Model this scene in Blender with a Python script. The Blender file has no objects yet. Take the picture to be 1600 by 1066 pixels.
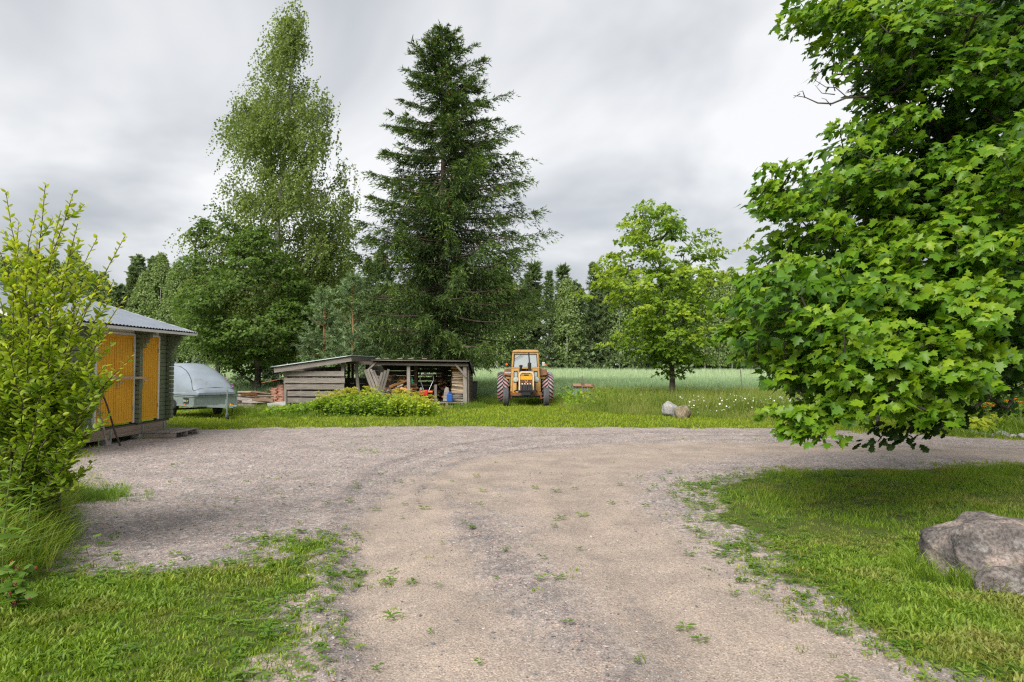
import bpy, bmesh, math, random
import numpy as np
from mathutils import Vector, Matrix
rng = np.random.default_rng(11)
random.seed(5)
R = math.radians
SC = bpy.context.scene
COL = SC.collection
# ------------------------------------------------------------------ camera, sky, sun, exposure
EYE, FPX, PITCH = 1.72, 1067.0, R(2.09)
cam = bpy.data.objects.new('camera', bpy.data.cameras.new('camera'))
cam.data.lens = 24.0; cam.data.sensor_width = 36.0
cam.data.clip_start = 0.05; cam.data.clip_end = 3000
cam.location = (0, 0, EYE); cam.rotation_euler = (R(90) + PITCH, 0, 0)
COL.objects.link(cam); SC.camera = cam

SUN_EL, SUN_AZ = R(43), R(208)          # azimuth measured from +Y, clockwise: behind the camera, to its left
world = bpy.data.worlds.new('World'); SC.world = world; world.use_nodes = True
wn = world.node_tree.nodes; wl = world.node_tree.links; wn.clear()
def wnode(t, **k):
    n = wn.new(t)
    for a, b in k.items(): setattr(n, a, b)
    return n
w_out = wnode('ShaderNodeOutputWorld'); w_bg = wnode('ShaderNodeBackground')
w_sky = wnode('ShaderNodeTexSky', sky_type='NISHITA', sun_disc=False)
w_sky.sun_elevation = SUN_EL; w_sky.sun_rotation = SUN_AZ; w_sky.air_density = 1.0; w_sky.dust_density = 3.0
w_tc = wnode('ShaderNodeTexCoord'); w_sep = wnode('ShaderNodeSeparateXYZ')
wl.new(w_tc.outputs['Generated'], w_sep.inputs[0])
w_z = wnode('ShaderNodeMath', operation='MAXIMUM'); wl.new(w_sep.outputs['Z'], w_z.inputs[0]); w_z.inputs[1].default_value = 0.0
w_za = wnode('ShaderNodeMath', operation='ADD'); wl.new(w_z.outputs[0], w_za.inputs[0]); w_za.inputs[1].default_value = 0.30
w_dx = wnode('ShaderNodeMath', operation='DIVIDE'); w_dy = wnode('ShaderNodeMath', operation='DIVIDE')
wl.new(w_sep.outputs['X'], w_dx.inputs[0]); wl.new(w_za.outputs[0], w_dx.inputs[1])
wl.new(w_sep.outputs['Y'], w_dy.inputs[0]); wl.new(w_za.outputs[0], w_dy.inputs[1])
w_cmb = wnode('ShaderNodeCombineXYZ')
wl.new(w_dx.outputs[0], w_cmb.inputs[0]); wl.new(w_dy.outputs[0], w_cmb.inputs[1]); w_cmb.inputs[2].default_value = 1.1
w_n = wnode('ShaderNodeTexNoise'); w_n.inputs['Scale'].default_value = 1.0; w_n.inputs['Detail'].default_value = 5
w_n.inputs['Roughness'].default_value = 0.5; w_n.inputs['Distortion'].default_value = 0.35
wl.new(w_cmb.outputs[0], w_n.inputs['Vector'])
w_r = wnode('ShaderNodeValToRGB'); wl.new(w_n.outputs['Fac'], w_r.inputs[0])
e = w_r.color_ramp.elements
e[0].position = 0.36; e[0].color = (2.55, 2.70, 2.92, 1)
e[1].position = 0.63; e[1].color = (6.0, 6.0, 6.0, 1)
m_ = w_r.color_ramp.elements.new(0.48); m_.color = (3.75, 3.88, 4.05, 1)
w_mix = wnode('ShaderNodeMix', data_type='RGBA'); w_mix.inputs['Factor'].default_value = 0.90
wl.new(w_sky.outputs[0], w_mix.inputs['A']); wl.new(w_r.outputs[0], w_mix.inputs['B'])
wl.new(w_mix.outputs['Result'], w_bg.inputs['Color']); w_bg.inputs['Strength'].default_value = 0.0495
wl.new(w_bg.outputs[0], w_out.inputs['Surface'])

sun = bpy.data.objects.new('sun', bpy.data.lights.new('sun', 'SUN'))
sun.data.energy = 1.5; sun.data.angle = R(38); sun.data.color = (1.0, 0.965, 0.91)
sd = Vector((math.sin(SUN_AZ) * math.cos(SUN_EL), math.cos(SUN_AZ) * math.cos(SUN_EL), math.sin(SUN_EL)))
sun.rotation_euler = sd.to_track_quat('Z', 'Y').to_euler(); sun.location = (-10, -20, 40)
COL.objects.link(sun)
SC.view_settings.view_transform = 'Standard'; SC.view_settings.look = 'None'
SC.view_settings.exposure = 1.78; SC.view_settings.gamma = 1.0; SC.view_settings.use_curve_mapping = False
SC.render.engine = 'CYCLES'
SC.cycles.max_bounces = 8; SC.cycles.diffuse_bounces = 5; SC.cycles.transmission_bounces = 4; SC.cycles.glossy_bounces = 2
SC.cycles.use_denoising = False; SC.cycles.filter_width = 1.3
SC.cycles.sample_clamp_indirect = 4.0
try: SC.cycles.denoiser = 'OPENIMAGEDENOISE'
except Exception: pass

# ------------------------------------------------------------------ helpers: photo pixel (1600 wide) + depth -> place
def P(px, py, D):
    u = (533 - py) / FPX
    c, s = math.cos(PITCH), math.sin(PITCH)
    t = D / (c - u * s)
    return np.array([(px - 800) / FPX * t, D, EYE + (s + u * c) * t])
def G(px, py):
    u = (533 - py) / FPX
    c, s = math.cos(PITCH), math.sin(PITCH)
    t = -EYE / (s + u * c)
    return np.array([(px - 800) / FPX * t, (c - u * s) * t, 0.0])
def X_at(px, D): return (px - 800) / FPX * D

def vnoise(x, y, seed=0):
    x = np.asarray(x, float); y = np.asarray(y, float)
    xi = np.floor(x).astype(np.int64); yi = np.floor(y).astype(np.int64)
    fx = x - xi; fy = y - yi
    fx = fx * fx * (3 - 2 * fx); fy = fy * fy * (3 - 2 * fy)
    def hsh(a, b):
        n = (a * 374761393 + b * 668265263 + seed * 1442695041) & 0x7fffffff
        n = ((n ^ (n >> 13)) * 1274126177) & 0x7fffffff
        return ((n ^ (n >> 16)) & 0xffff) / 65535.0
    a = hsh(xi, yi); b = hsh(xi + 1, yi); c = hsh(xi, yi + 1); d = hsh(xi + 1, yi + 1)
    return (a * (1 - fx) + b * fx) * (1 - fy) + (c * (1 - fx) + d * fx) * fy
def fbm(x, y, seed=0, o=4):
    v = 0; a = 0.5; t = 0
    for i in range(o):
        v = v + a * vnoise(x * 2 ** i, y * 2 ** i, seed + i); t += a; a *= 0.5
    return v / t
def sstep(a, b, x):
    t = np.clip((x - a) / (b - a), 0, 1); return t * t * (3 - 2 * t)
def poly_sd(poly, x, y):
    """signed distance to a polygon, positive inside"""
    poly = np.asarray(poly, float); n = len(poly)
    d = np.full(x.shape, 1e9); ins = np.zeros(x.shape, bool)
    for i in range(n):
        ax, ay = poly[i]; bx, by = poly[(i + 1) % n]
        ex, ey = bx - ax, by - ay
        t = np.clip(((x - ax) * ex + (y - ay) * ey) / (ex * ex + ey * ey + 1e-12), 0, 1)
        d = np.minimum(d, np.hypot(x - ax - t * ex, y - ay - t * ey))
        cond = (ay > y) != (by > y)
        ins ^= cond & (x < (bx - ax) * (y - ay) / (by - ay + 1e-12) + ax)
    return np.where(ins, d, -d)
def line_d(pts, x, y):
    d = np.full(np.shape(x), 1e9)
    for (ax, ay), (bx, by) in zip(pts[:-1], pts[1:]):
        ex, ey = bx - ax, by - ay
        t = np.clip(((x - ax) * ex + (y - ay) * ey) / (ex * ex + ey * ey + 1e-12), 0, 1)
        d = np.minimum(d, np.hypot(x - ax - t * ex, y - ay - t * ey))
    return d

# ------------------------------------------------------------------ helpers: objects
def W(o):
    m = o.matrix_basis.copy()
    if o.parent: m = W(o.parent) @ o.matrix_parent_inverse @ m
    return m
def attach(o, parent):
    if parent is not None:
        o.parent = parent; o.matrix_parent_inverse = W(parent).inverted()
    return o
def T(o, label=None, cat=None, group=None, kind=None):
    if label: o['label'] = label
    if cat: o['category'] = cat
    if group: o['group'] = group
    if kind: o['kind'] = kind
    return o
def thing(name, loc, label, cat, group=None):
    o = bpy.data.objects.new(name, None); o.location = loc; o.empty_display_size = 0.2
    COL.objects.link(o); return T(o, label, cat, group)
def link(name, me, mat, parent=None, smooth=False):
    if mat is not None and not me.materials: me.materials.append(mat)
    o = bpy.data.objects.new(name, me); COL.objects.link(o)
    if smooth: me.polygons.foreach_set('use_smooth', np.ones(len(me.polygons), bool))
    return attach(o, parent)
def npmesh(name, V, F, rnd=None, smooth=False, attrs=None, matidx=None):
    """V (n,3), F: array (m,k) or list of such arrays"""
    if isinstance(F, np.ndarray): F = [F]
    F = [np.asarray(f, np.int32) for f in F if len(f)]
    me = bpy.data.meshes.new(name)
    me.vertices.add(len(V)); me.vertices.foreach_set('co', np.asarray(V, np.float32).ravel())
    nl = sum(f.size for f in F); npol = sum(len(f) for f in F)
    me.loops.add(nl); me.loops.foreach_set('vertex_index', np.concatenate([f.ravel() for f in F]))
    tot = np.concatenate([np.full(len(f), f.shape[1], np.int32) for f in F])
    me.polygons.add(npol); me.polygons.foreach_set('loop_start', np.concatenate([[0], np.cumsum(tot)[:-1]]).astype(np.int32))
    me.update(calc_edges=True)
    if rnd is not None:
        a = me.attributes.new('rnd', 'FLOAT', 'POINT'); a.data.foreach_set('value', np.asarray(rnd, np.float32))
    for k, v in (attrs or {}).items():
        a = me.attributes.new(k, 'FLOAT', 'POINT'); a.data.foreach_set('value', np.asarray(v, np.float32))
    if matidx is not None: me.polygons.foreach_set('material_index', np.asarray(matidx, np.int32))
    if smooth: me.polygons.foreach_set('use_smooth', np.ones(npol, bool))
    return me

class MB:
    """collects boxes, tubes and lathes in one mesh"""
    def __init__(s): s.v = []; s.f = []
    def add(s, V, F):
        o = len(s.v); s.v += [tuple(map(float, p)) for p in V]; s.f += [tuple(int(i) + o for i in q) for q in F]; return s
    def box(s, c, d, rot=None, jit=0.0):
        x, y, z = d[0] / 2, d[1] / 2, d[2] / 2
        V = [Vector((a * x, b * y, e * z)) for a in (-1, 1) for b in (-1, 1) for e in (-1, 1)]
        if jit: V = [v + Vector([random.uniform(-jit, jit) for _ in range(3)]) for v in V]
        if rot is not None:
            M = rot if isinstance(rot, Matrix) else Matrix.Rotation(rot[2], 3, 'Z') @ Matrix.Rotation(rot[1], 3, 'Y') @ Matrix.Rotation(rot[0], 3, 'X')
            V = [M @ v for v in V]
        return s.add([v + Vector(c) for v in V], [(0, 1, 3, 2), (4, 6, 7, 5), (0, 4, 5, 1), (2, 3, 7, 6), (0, 2, 6, 4), (1, 5, 7, 3)])
    def bar(s, p0, p1, w, t, up=(0, 0, 1)):
        p0, p1 = Vector(p0), Vector(p1); X = (p1 - p0); L = X.length; X.normalize()
        Y = Vector(up).cross(X)
        if Y.length < 1e-4: Y = Vector((0, 1, 0)).cross(X)
        Y.normalize(); Z = X.cross(Y)
        return s.box((p0 + p1) / 2, (L, t, w), Matrix((X, Y, Z)).transposed())
    def tube(s, pts, rad, n=8, caps=True):
        pts = [Vector(p) for p in pts]
        if not hasattr(rad, '__len__'): rad = [rad] * len(pts)
        V = []; F = []; ref = None
        for i, p in enumerate(pts):
            d = (pts[min(i + 1, len(pts) - 1)] - pts[max(i - 1, 0)]).normalized()
            if ref is None: ref = d.orthogonal().normalized()
            a = (ref - d * ref.dot(d)); a = a.normalized() if a.length > 1e-5 else d.orthogonal().normalized(); ref = a
            b = d.cross(a)
            for k in range(n):
                t = 2 * math.pi * k / n; V.append(p + (a * math.cos(t) + b * math.sin(t)) * rad[i])
        for i in range(len(pts) - 1):
            for k in range(n):
                F.append((i * n + k, i * n + (k + 1) % n, (i + 1) * n + (k + 1) % n, (i + 1) * n + k))
        if caps: F += [tuple(range(n))[::-1], tuple((len(pts) - 1) * n + k for k in range(n))]
        return s.add(V, F)
    def lathe(s, prof, n=24, axis='Z', c=(0, 0, 0)):
        V = []; F = []
        for r, h in prof:
            for k in range(n):
                t = 2 * math.pi * k / n; a, b = r * math.cos(t), r * math.sin(t)
                q = {'Z': (a, b, h), 'X': (h, a, b), 'Y': (a, h, b)}[axis]
                V.append((q[0] + c[0], q[1] + c[1], q[2] + c[2]))
        for i in range(len(prof) - 1):
            for k in range(n):
                F.append((i * n + k, i * n + (k + 1) % n, (i + 1) * n + (k + 1) % n, (i + 1) * n + k))
        if prof[0][0] > 1e-4: F.append(tuple(range(n))[::-1])
        if prof[-1][0] > 1e-4: F.append(tuple((len(prof) - 1) * n + k for k in range(n)))
        return s.add(V, F)
    def prism(s, pts, ext):
        """planar outline (3D points) extruded by vector ext"""
        n = len(pts); A = [Vector(p) for p in pts]; B = [p + Vector(ext) for p in A]
        return s.add(A + B, [tuple(range(n))[::-1], tuple(range(n, 2 * n))] + [(i, (i + 1) % n, n + (i + 1) % n, n + i) for i in range(n)])
    def build(s, name, mat, parent=None, bevel=0, smooth=False, seg=2):
        me = bpy.data.meshes.new(name); me.from_pydata(s.v, [], s.f)
        bm = bmesh.new(); bm.from_mesh(me); bmesh.ops.remove_doubles(bm, verts=bm.verts, dist=1e-5)
        bmesh.ops.recalc_face_normals(bm, faces=bm.faces); bm.to_mesh(me); bm.free()
        o = link(name, me, mat, parent, smooth)
        if bevel:
            b = o.modifiers.new('bevel', 'BEVEL'); b.width = bevel; b.segments = seg; b.limit_method = 'ANGLE'
        if smooth:
            try: me.set_sharp_from_angle(angle=R(40))
            except Exception: pass
        return o
BOARD_CACHE = {}
def board(name, p0, p1, w, t, mat, parent=None, up=(0, 0, 1), warp=0.006):
    """a plank: own object, local X along its length, shared slightly uneven mesh scaled to size"""
    key = random.randrange(6); me = BOARD_CACHE.get((key, mat.name))
    if me is None:
        rs = random.Random(key * 7 + 1); V = []; F = []; N = 5
        for i in range(N + 1):
            x = i / N - 0.5; oy = rs.uniform(-.10, .10); oz = rs.uniform(-.03, .03)
            for b, c in ((-1, -1), (1, -1), (1, 1), (-1, 1)):
                V.append((x, 0.5 * b + oy * 0.6, 0.5 * c + oz + rs.uniform(-.015, .015)))
        for i in range(N):
            for k in range(4): F.append((i * 4 + k, i * 4 + (k + 1) % 4, i * 4 + 4 + (k + 1) % 4, i * 4 + 4 + k))
        F += [(3, 2, 1, 0), (N * 4, N * 4 + 1, N * 4 + 2, N * 4 + 3)]
        me = bpy.data.meshes.new('board'); me.from_pydata(V, [], F); me.update(); me.materials.append(mat)
        BOARD_CACHE[(key, mat.name)] = me
    p0, p1 = Vector(p0), Vector(p1); X = p1 - p0; L = X.length; X.normalize()
    Y = Vector(up).cross(X)
    if Y.length < 1e-4: Y = Vector((0, 1, 0)).cross(X)
    Y.normalize(); Z = X.cross(Y)
    o = bpy.data.objects.new(name, me); COL.objects.link(o)
    o.matrix_basis = Matrix.Translation((p0 + p1) / 2) @ Matrix((X, Y, Z)).transposed().to_4x4() @ Matrix.Diagonal((L, t, w, 1))
    return attach(o, parent)

# ------------------------------------------------------------------ helpers: materials
def newmat(name):
    m = bpy.data.materials.new(name); m.use_nodes = True
    n = m.node_tree.nodes; n.clear(); l = m.node_tree.links
    out = n.new('ShaderNodeOutputMaterial'); b = n.new('ShaderNodeBsdfPrincipled'); l.new(b.outputs[0], out.inputs['Surface'])
    return m, n, l, b, out
def ramp(n, l, fac, stops):
    r = n.new('ShaderNodeValToRGB'); l.new(fac, r.inputs[0]); e = r.color_ramp.elements
    e[0].position, e[0].color = stops[0][0], (*stops[0][1], 1); e[1].position, e[1].color = stops[-1][0], (*stops[-1][1], 1)
    for p, c in stops[1:-1]: q = e.new(p); q.color = (*c, 1)
    return r.outputs[0]
def noise(n, l, vec, scale, detail=4, rough=.55, dist=0):
    t = n.new('ShaderNodeTexNoise'); t.inputs['Scale'].default_value = scale; t.inputs['Detail'].default_value = detail
    t.inputs['Roughness'].default_value = rough; t.inputs['Distortion'].default_value = dist
    if vec is not None: l.new(vec, t.inputs['Vector'])
    return t.outputs['Fac']
def coords(n, l, kind='Object', scale=None):
    t = n.new('ShaderNodeTexCoord')
    if scale is None: return t.outputs[kind]
    m = n.new('ShaderNodeMapping'); m.inputs['Scale'].default_value = scale; l.new(t.outputs[kind], m.inputs['Vector']); return m.outputs[0]
def wpos(n, l, scale=None):
    g = n.new('ShaderNodeNewGeometry')
    if scale is None: return g.outputs['Position']
    m = n.new('ShaderNodeMapping'); m.inputs['Scale'].default_value = scale; l.new(g.outputs['Position'], m.inputs['Vector']); return m.outputs[0]
def mixc(n, l, fac, a, b, mode='MIX'):
    m = n.new('ShaderNodeMix'); m.data_type = 'RGBA'; m.blend_type = mode
    for s, v in (('Factor', fac), ('A', a), ('B', b)):
        if hasattr(v, 'is_output'): l.new(v, m.inputs[s])
        elif s == 'Factor': m.inputs[s].default_value = v
        else: m.inputs[s].default_value = (*v, 1)
    return m.outputs['Result']
def math_(n, l, op, a, b=None):
    m = n.new('ShaderNodeMath'); m.operation = op
    for i, v in enumerate((a, b)):
        if v is None: continue
        if hasattr(v, 'is_output'): l.new(v, m.inputs[i])
        else: m.inputs[i].default_value = v
    return m.outputs[0]
def bump(n, l, b, h, strength=.4, dist=.02):
    q = n.new('ShaderNodeBump'); q.inputs['Strength'].default_value = strength; q.inputs['Distance'].default_value = dist
    l.new(h, q.inputs['Height']); l.new(q.outputs[0], b.inputs['Normal'])
def attr(n, name):
    a = n.new('ShaderNodeAttribute'); a.attribute_name = name; return a.outputs['Fac']
def orand(n):
    return n.new('ShaderNodeObjectInfo').outputs['Random']

def mat_plain(name, col, rough=.6, metal=0.0, var=.15, scale=6, bmp=0, spec=None, dirt=None):
    m, n, l, b, o = newmat(name)
    v = noise(n, l, coords(n, l), scale, 5)
    c = ramp(n, l, v, [(.3, tuple(x * (1 - var) for x in col)), (.7, tuple(min(1, x * (1 + var)) for x in col))])
    if dirt:
        d = ramp(n, l, noise(n, l, coords(n, l), dirt[1], 6, .65), [(dirt[2], (0, 0, 0)), (dirt[2] + .12, (1, 1, 1))])
        c = mixc(n, l, d, c, dirt[0])
    l.new(c, b.inputs['Base Color']); b.inputs['Roughness'].default_value = rough; b.inputs['Metallic'].default_value = metal
    if spec is not None: b.inputs['Specular IOR Level'].default_value = spec
    if bmp: bump(n, l, b, noise(n, l, coords(n, l), scale * 3, 5), bmp)
    return m
def mat_wood(name, c0, c1, c2, rough=.8, worldspace=False):
    m, n, l, b, o = newmat(name)
    oi = n.new('ShaderNodeObjectInfo'); geo = n.new('ShaderNodeNewGeometry')
    tc = n.new('ShaderNodeTexCoord')
    add = n.new('ShaderNodeVectorMath'); add.operation = 'ADD'; l.new(tc.outputs['Object'], add.inputs[0])
    cmb = n.new('ShaderNodeCombineXYZ'); 
    for i in range(3): l.new(math_(n, l, 'MULTIPLY', oi.outputs['Random'], 17.0 + 5 * i), cmb.inputs[i])
    l.new(cmb.outputs[0], add.inputs[1])
    mp = n.new('ShaderNodeMapping'); mp.inputs['Scale'].default_value = (1.2, 14, 14) if worldspace else (3, 3, 7); l.new(add.outputs[0], mp.inputs['Vector'])
    g = noise(n, l, mp.outputs[0], 2.2, 7, .68, .3)
    c = ramp(n, l, g, [(.28, c0), (.5, c1), (.72, c2)])
    hs = n.new('ShaderNodeHueSaturation'); l.new(c, hs.inputs['Color'])
    l.new(math_(n, l, 'ADD', math_(n, l, 'MULTIPLY', oi.outputs['Random'], .55), .72), hs.inputs['Value'])
    l.new(hs.outputs[0], b.inputs['Base Color']); b.inputs['Roughness'].default_value = rough
    b.inputs['Specular IOR Level'].default_value = .25
    bump(n, l, b, g, .5, .01)
    return m
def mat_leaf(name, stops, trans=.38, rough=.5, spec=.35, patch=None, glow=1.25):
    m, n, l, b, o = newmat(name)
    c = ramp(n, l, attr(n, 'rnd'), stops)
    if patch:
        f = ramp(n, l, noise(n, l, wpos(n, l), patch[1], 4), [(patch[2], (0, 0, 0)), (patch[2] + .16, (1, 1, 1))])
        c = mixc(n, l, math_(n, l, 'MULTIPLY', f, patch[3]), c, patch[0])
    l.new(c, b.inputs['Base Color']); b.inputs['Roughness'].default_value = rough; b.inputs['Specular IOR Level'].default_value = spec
    t = n.new('ShaderNodeBsdfTranslucent')
    tc = mixc(n, l, 1.0, c, (glow, glow * 1.0, glow * .45), 'MULTIPLY'); l.new(tc, t.inputs['Color'])
    ms = n.new('ShaderNodeMixShader'); ms.inputs[0].default_value = trans
    l.new(b.outputs[0], ms.inputs[1]); l.new(t.outputs[0], ms.inputs[2]); l.new(ms.outputs[0], o.inputs['Surface'])
    return m

# foliage: stops run from old leaves and painted shade to tip leaves and painted light
LEAF = {
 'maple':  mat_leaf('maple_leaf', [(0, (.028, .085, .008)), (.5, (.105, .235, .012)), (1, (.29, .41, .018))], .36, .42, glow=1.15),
 'ymaple': mat_leaf('young_maple_leaf', [(0, (.10, .20, .02)), (.55, (.21, .34, .026)), (1, (.42, .50, .045))], .46, .45),
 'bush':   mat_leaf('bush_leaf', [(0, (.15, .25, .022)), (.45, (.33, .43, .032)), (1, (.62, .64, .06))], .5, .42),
 'birch':  mat_leaf('birch_leaf', [(0, (.12, .18, .05)), (.6, (.22, .29, .08)), (1, (.34, .41, .125))], .42, .5),
 'alder':  mat_leaf('alder_leaf', [(0, (.062, .125, .025)), (.6, (.135, .22, .04)), (1, (.25, .35, .06))], .4, .45),
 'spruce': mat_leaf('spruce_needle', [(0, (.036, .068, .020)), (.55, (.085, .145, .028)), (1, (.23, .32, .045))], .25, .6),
 'pine':   mat_leaf('pine_needle', [(0, (.12, .20, .10)), (.6, (.24, .35, .17)), (1, (.38, .48, .25))], .28, .6),
 'oak':    mat_leaf('oak_leaf', [(0, (.018, .045, .009)), (1, (.05, .10, .018))], .3, .45),
 'forest': mat_leaf('forest_foliage', [(0, (.105, .155, .072)), (.6, (.175, .24, .10)), (1, (.28, .35, .15))], .3, .65),
 'forest_birch': mat_leaf('forest_birch_foliage', [(0, (.13, .19, .072)), (.6, (.22, .30, .105)), (1, (.34, .42, .16))], .3, .65),
 'grass':  mat_leaf('grass_blade', [(0, (.11, .21, .018)), (.6, (.23, .35, .032)), (1, (.44, .49, .08))], .42, .55, patch=((.36, .30, .11), 1.1, .50, .6)),
 'lawn':   mat_leaf('far_lawn_blade', [(0, (.18, .27, .018)), (.6, (.30, .40, .026)), (1, (.46, .50, .06))], .42, .55, patch=((.30, .27, .08), .5, .55, .5)),
 'tall':   mat_leaf('tall_grass_blade', [(0, (.11, .20, .02)), (.6, (.22, .33, .035)), (1, (.42, .45, .12))], .42, .5),
 'meadow': mat_leaf('meadow_blade', [(0, (.14, .21, .03)), (.6, (.26, .33, .06)), (1, (.48, .44, .17))], .4, .6),
 'crop':   mat_leaf('oat_blade', [(0, (.14, .25, .12)), (.6, (.32, .43, .26)), (1, (.54, .62, .43))], .38, .6),
 'weed':   mat_leaf('weed_leaf', [(0, (.08, .18, .02)), (.6, (.15, .27, .03)), (1, (.26, .37, .06))], .38, .5),
 'lovage': mat_leaf('herb_leaf', [(0, (.10, .21, .018)), (.5, (.23, .37, .026)), (1, (.52, .56, .045))], .42, .5),
 'sage':   mat_leaf('willow_leaf', [(0, (.12, .19, .09)), (1, (.32, .40, .24))], .3, .6),
}
M = {}
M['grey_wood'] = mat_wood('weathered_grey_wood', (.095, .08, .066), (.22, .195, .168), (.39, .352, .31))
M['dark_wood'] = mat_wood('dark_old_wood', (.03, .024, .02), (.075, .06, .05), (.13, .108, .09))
M['split_wood'] = mat_wood('split_firewood', (.20, .085, .03), (.48, .24, .085), (.70, .45, .21))
M['pale_wood'] = mat_wood('pale_dry_wood', (.20, .145, .095), (.40, .31, .215), (.58, .48, .36))
M['brown_wood'] = mat_wood('brown_bark_wood', (.05, .03, .02), (.13, .085, .055), (.24, .17, .12))
M['beam_wood'] = mat_wood('foundation_timber', (.17, .125, .09), (.31, .235, .175), (.43, .34, .26))
M['bark'] = mat_plain('tree_bark', (.075, .062, .052), .9, var=.5, scale=9, bmp=.6)
M['spruce_bark'] = mat_plain('spruce_bark', (.12, .085, .065), .9, var=.45, scale=9, bmp=.6)
M['pine_bark'] = mat_plain('pine_bark', (.26, .13, .06), .9, var=.4, scale=8, bmp=.4)
M['birch_bark'] = mat_plain('birch_bark', (.52, .50, .47), .7, var=.2, scale=5, bmp=.2, dirt=((.06, .05, .045), 7, .56))
M['forest_bark'] = mat_plain('forest_bark', (.16, .135, .115), .9, var=.4, scale=3)
M['yellow'] = mat_plain('ochre_door_paint', (.70, .345, .012), .55, var=.08, scale=3, bmp=.06)
M['green'] = mat_plain('moss_green_log_paint', (.125, .155, .088), .6, var=.10, scale=5, bmp=.08)
M['white'] = mat_plain('white_trim_paint', (.62, .61, .57), .5, var=.05)
M['roofmetal'] = mat_plain('grey_roof_sheet', (.27, .30, .345), .45, metal=.25, var=.12, scale=3)
M['zinc'] = mat_plain('galvanised_steel', (.30, .35, .335), .42, metal=.45, var=.12, scale=7)
M['lidgrey'] = mat_plain('grey_fibreglass_lid', (.235, .275, .315), .36, var=.10, scale=2, dirt=((.20, .215, .20), 3.0, .58))
M['rubber'] = mat_plain('black_rubber', (.028, .028, .03), .75, var=.3, scale=12, bmp=.2)
M['oldrubber'] = mat_plain('worn_grey_rubber', (.075, .075, .08), .8, var=.3, scale=12, bmp=.2)
M['black'] = mat_plain('black_plastic', (.014, .015, .018), .5, var=.2)
M['blackfelt'] = mat_plain('black_roofing_felt', (.022, .021, .021), .85, var=.4, scale=8, bmp=.4)
M['tractor'] = mat_plain('faded_orange_tractor_paint', (.52, .30, .095), .5, var=.18, scale=5, dirt=((.23, .10, .045), 6, .60))
M['tractorpale'] = mat_plain('pale_peach_tractor_paint', (.72, .52, .30), .5, var=.1, scale=5, dirt=((.36, .17, .07), 9, .63))
M['tractoryellow'] = mat_plain('bright_yellow_tractor_paint', (.72, .37, .012), .45, var=.08)
M['rust'] = mat_plain('rusty_brown_steel', (.20, .085, .045), .8, var=.35, scale=9, bmp=.3)
M['rustpale'] = mat_plain('faded_rusty_fender', (.36, .18, .105), .7, var=.25, scale=7, dirt=((.18, .07, .04), 8, .56))
M['rustorange'] = mat_plain('rusty_orange_sheet', (.40, .17, .06), .8, var=.35, scale=6, bmp=.2)
M['darkmetal'] = mat_plain('dark_steel', (.05, .048, .048), .55, metal=.4, var=.25, scale=8)
M['chrome'] = mat_plain('bright_steel', (.62, .63, .64), .25, metal=.9, var=.05)
M['lampglass'] = mat_plain('headlamp_glass', (.46, .48, .44), .12, var=.1, spec=.8)
M['amber'] = mat_plain('amber_lens', (.85, .14, .01), .3, var=.05)
M['white_rib'] = mat_plain('pale_grey_lug', (.36, .35, .365), .85, var=.3, scale=10)  # lugs a mottled pale grey all over
M['red_rib'] = mat_plain('red_stripe', (.52, .075, .055), .7, var=.15, scale=10)
M['blue'] = mat_plain('blue_plastic', (.012, .085, .36), .4, var=.1)
M['bluegrey'] = mat_plain('blue_grey_sheet', (.17, .225, .28), .6, var=.25, scale=5, dirt=((.22, .10, .05), 6, .55))
M['red'] = mat_plain('red_machine_paint', (.46, .03, .02), .45, var=.15)
M['orange'] = mat_plain('orange_machine_paint', (.75, .17, .015), .45, var=.1)
M['greenplastic'] = mat_plain('green_plastic', (.03, .24, .13), .45, var=.1)
M['brick'] = mat_plain('old_red_brick', (.36, .15, .095), .9, var=.3, scale=7, bmp=.4, dirt=((.42, .33, .27), 5, .55))
M['concrete'] = mat_plain('pale_concrete', (.33, .315, .295), .9, var=.25, scale=7, bmp=.3)
M['petal_white'] = mat_plain('white_petal', (.80, .80, .76), .6, var=.04)
M['petal_yellow'] = mat_plain('yellow_petal', (.80, .46, .02), .6, var=.06)
M['petal_orange'] = mat_plain('orange_petal', (.82, .27, .015), .6, var=.08)
M['petal_pink'] = mat_plain('pink_petal', (.55, .20, .50), .6, var=.1)
M['umbel'] = mat_leaf('umbel_flower', [(0, (.34, .38, .03)), (1, (.58, .52, .06))], .3, .7)
M['berry'] = mat_plain('ripe_raspberry', (.32, .02, .035), .45, var=.2)
M['stem'] = mat_plain('green_stem', (.13, .19, .05), .7, var=.2)
M['redstem'] = mat_plain('brown_twig', (.10, .072, .05), .85, var=.3)
M['cone'] = mat_plain('spruce_cone', (.30, .135, .065), .8, var=.2)
def glass_mat():
    m, n, l, b, o = newmat('old_window_glass')
    b.inputs['Base Color'].default_value = (.62, .68, .70, 1); b.inputs['Roughness'].default_value = .06
    b.inputs['Specular IOR Level'].default_value = .6
    t = n.new('ShaderNodeBsdfTransparent'); t.inputs[0].default_value = (.72, .78, .78, 1)
    ms = n.new('ShaderNodeMixShader'); ms.inputs[0].default_value = .42
    l.new(b.outputs[0], ms.inputs[1]); l.new(t.outputs[0], ms.inputs[2]); l.new(ms.outputs[0], o.inputs['Surface']); return m
M['glass'] = glass_mat()
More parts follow.
